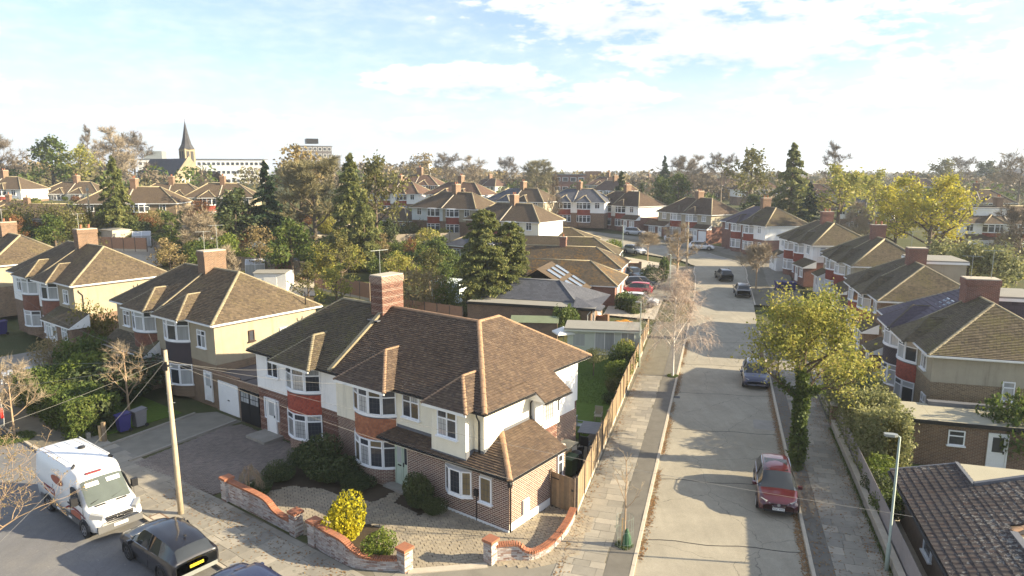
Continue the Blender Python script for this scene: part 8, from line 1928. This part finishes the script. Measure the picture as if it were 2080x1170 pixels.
for i, (a, b_, h, lab) in enumerate(((( 1065, 672), (1150, 668), 1.6, 'dark fence behind the brown shed'), ((1160, 730), (1240, 660), .1, ''))):
    if h > 1: fence(at(*a), at(*b_), h, lab, 'timberd', 1.83, .1, z=0)
fence(road(60.5, -6.2), road(66.5, -6.3), 1.5, 'short weathered fence beyond the garden room by the pavement', 'timber', z=0)
for a, b_, lab in (((1232, 662), (1160, 652), 'low orange brick wall of the first bungalow'), ((1300, 548), (1180, 545), 'low orange brick wall at the junction'),):
    A, B = cpos(*a), cpos(*b_); e = empty('front_wall', (A[0], A[1], A[2]), math.atan2(B[1]-A[1], B[0]-A[0]), lab, 'wall', 'low walls of the bungalows'); L = math.dist(A[:2], B[:2]); boxpart(e, 'wall_body', 'brick_or', 0, L, -.11, .11, -.3, .9); boxpart(e, 'coping', 'p_coping', -.03, L+.03, -.15, .15, .9, .97); boxpart(e, 'pier', 'brick_or', -.2, .2, -.2, .2, -.3, 1.2)
# drives and verges along the bend
def edge_ribbon(side, i0, i1, w0, w1, m, nm='pavement'):
    pts = []
    for i in range(i0, i1):
        a, b = CL[max(0, i-1)], CL[min(len(CL)-1, i+1)]; l = math.hypot(b[0]-a[0], b[1]-a[1]); nx, ny = (b[1]-a[1])/l*side, -(b[0]-a[0])/l*side; c = CL[i]
        A = (c[0]+nx*(hwid[i]+w0), c[1]+ny*(hwid[i]+w0)); B = (c[0]+nx*(hwid[i]+w1), c[1]+ny*(hwid[i]+w1)); pts.append((A, B))
    ribbon(nm, pts, .085, m)
edge_ribbon(1, 33, 70, .02, .2, M['concrete'], 'kerb'); edge_ribbon(1, 33, 70, .2, 2.6, M['pave']); edge_ribbon(1, 33, 70, 2.6, 6.0, M['drive'], 'front_yards')
edge_ribbon(-1, 33, 44, .02, .2, M['concrete'], 'kerb'); edge_ribbon(-1, 33, 44, .2, 2.6, M['pave']); edge_ribbon(-1, 33, 44, 2.6, 7, M['drive'], 'front_yards')
for nm, P, m in (('driveway', [(1225, 640), (1330, 650), (1360, 575), (1270, 560)], 'concrete'), ('driveway', [(1235, 545), (1345, 552), (1400, 545), (1270, 522)], 'concrete'), ('driveway', [(1420, 520), (1500, 533), (1590, 530), (1480, 505)], 'concreted'), ('driveway', [(1330, 502), (1420, 518), (1475, 503), (1380, 490)], 'concreted')):
    Q = [cpos(*q) for q in P]; N = 6; V = []
    for j in range(N+1):
        for i in range(N+1):
            u, v = i/N, j/N; x = (1-v)*((1-u)*Q[0][0]+u*Q[1][0])+v*((1-u)*Q[3][0]+u*Q[2][0]); y = (1-v)*((1-u)*Q[0][1]+u*Q[1][1])+v*((1-u)*Q[3][1]+u*Q[2][1]); V.append((x, y, TZ(x, y)+.045))
    o = meshobj(nm, npmesh(nm, V, [(j*(N+1)+i, j*(N+1)+i+1, (j+1)*(N+1)+i+1, (j+1)*(N+1)+i) for j in range(N) for i in range(N)], M[m])); o['kind'] = 'structure'
# a tuft of grass round the birch and the post
def grass(name, spots, h, m, label):
    V = []; F = []
    for x, y, z in spots:
        a = rng.uniform(0, 6.28); w = .012; hh = h*rng.uniform(.5, 1.2); i = len(V); V += [(x-w*math.cos(a), y-w*math.sin(a), z), (x+w*math.cos(a), y+w*math.sin(a), z), (x+hh*.4*math.sin(a), y-hh*.4*math.cos(a), z+hh)]; F.append((i, i+1, i+2))
    o = meshobj(name, npmesh(name, V, F, M[m])); o['kind'] = 'stuff'; props(o, label, 'grass')
def disc(px, py, r, n): c = at(px, py); return [(c[0]+r*math.sqrt(rng.random())*math.cos(t), c[1]+r*math.sqrt(rng.random())*math.sin(t), 0) for t in [rng.uniform(0, 6.28) for _ in range(n)]]
grass('grass', disc(1366, 764, .45, 900)+disc(1268, 1108, .4, 300)+disc(30, 890, 1.1, 2500)+disc(1612, 950, .5, 700)+[(*road(rng.uniform(24, 44), 7.08-abs(rng.gauss(0, .09))), 0) for _ in range(2600)], .13, 'l_grn', 'tufts of grass at the tree feet and wall foot')
lw = [(*[a+b for a, b in zip(road(0, 0), road(rng.uniform(44, 56), rng.uniform(-12, -6.6)))], .01) for _ in range(16000)]
grass('grass', lw, .07, 'l_grn', 'mown lawn blades behind the corner house')
# ------------------------------------------------------------------ small things in the back gardens
r3 = random.Random(5)
def greenhouse(loc, rz, label):
    e = empty('greenhouse', loc, rz, label, 'greenhouse', 'greenhouses of the back gardens'); b = MB()
    for x in (-1.2, 0, 1.2): b.bar((x, -.9, 0), (x, -.9, 1.6), .05); b.bar((x, .9, 0), (x, .9, 1.6), .05); b.bar((x, -.9, 1.6), (x, 0, 2.2), .05); b.bar((x, .9, 1.6), (x, 0, 2.2), .05)
    for y, z in ((-.9, 1.6), (.9, 1.6), (0, 2.2)): b.bar((-1.2, y, z), (1.2, y, z), .05)
    b.obj('frame', M['upvc'], e); p = MB()
    for a, c in (((-.9, 0), (-.9, 1.6)), ((.9, 0), (.9, 1.6)), ((-.9, 1.6), (0, 2.2)), ((.9, 1.6), (0, 2.2))): p.face([(-1.2, *a), (1.2, *a), (1.2, *c), (-1.2, *c)])
    p.obj('pane', M['glassn'], e); return e
for px, py, rz, lab in ((520, 560, .3, 'white framed greenhouse in the middle gardens'), (660, 530, .8, 'white framed greenhouse left of the yellow tree'), (290, 500, .4, 'white framed greenhouse behind the second chimney'), (420, 512, .2, 'white framed greenhouse near the pale sheds')):
    greenhouse(cpos(px, py), rz, lab)
def bench(loc, rz, label):
    e = empty('garden_bench', loc, rz, label, 'bench', 'garden seats'); MB().box(-.8, .8, -.25, .25, .4, .46).obj('seat', M['white'], e); MB().box(-.8, .8, .22, .27, .46, .95).obj('backrest', M['white'], e)
    for sx in (-.7, .7): MB().box(sx-.04, sx+.04, -.22, .22, 0, .4).obj('leg', M['white'], e)
for px, py, rz, lab in ((540, 540, 1., 'white garden seat on the middle patio'), (690, 480, 0, 'white garden seat on the far patio'), (600, 555, .4, 'white garden seat by the reddish fence')): bench(cpos(px, py), rz, lab)
for (a, b_, h, m, lab) in (((300, 480), (330, 540), 1.7, 'timberg', 'grey fence between the gardens behind the second chimney'), ((440, 470), (470, 560), 1.7, 'timberg', 'weathered fence between the left gardens'), ((690, 470), (760, 545), 1.7, 'timberg', 'fence between the middle gardens'), ((560, 470), (580, 540), 1.7, 'timberd', 'dark fence between the middle gardens'), ((90, 470), (130, 505), 1.7, 'timberr', 'reddish fence between the far left gardens')):
    A, B = fpt(*a), fpt(*b_); L_ = math.dist(A, B); n_ = max(1, int(L_/9))
    fence(A, B, h, lab, m, 1.83, .15, 'timberd', .02, .05, (TZ(*A)+TZ(*B))/2-.15, GF)
# ------------------------------------------------------------------ thin air: far things pale a little
hz_m = bpy.data.materials.new('haze'); hz_m.use_nodes = True; _T = NT(hz_m.node_tree)
_v = _T.n('ShaderNodeVolumePrincipled', {'Color': (.80, .88, 1.), 'Density': .00034, 'Anisotropy': .2}); _T.n('ShaderNodeOutputMaterial', {'Volume': _v.outputs[0]})
o = MB().box(-3100, 3100, -450, 4600, -2.5, 48).obj('haze', hz_m); o['kind'] = 'stuff'; o['label'] = 'thin pale air over the whole scene'
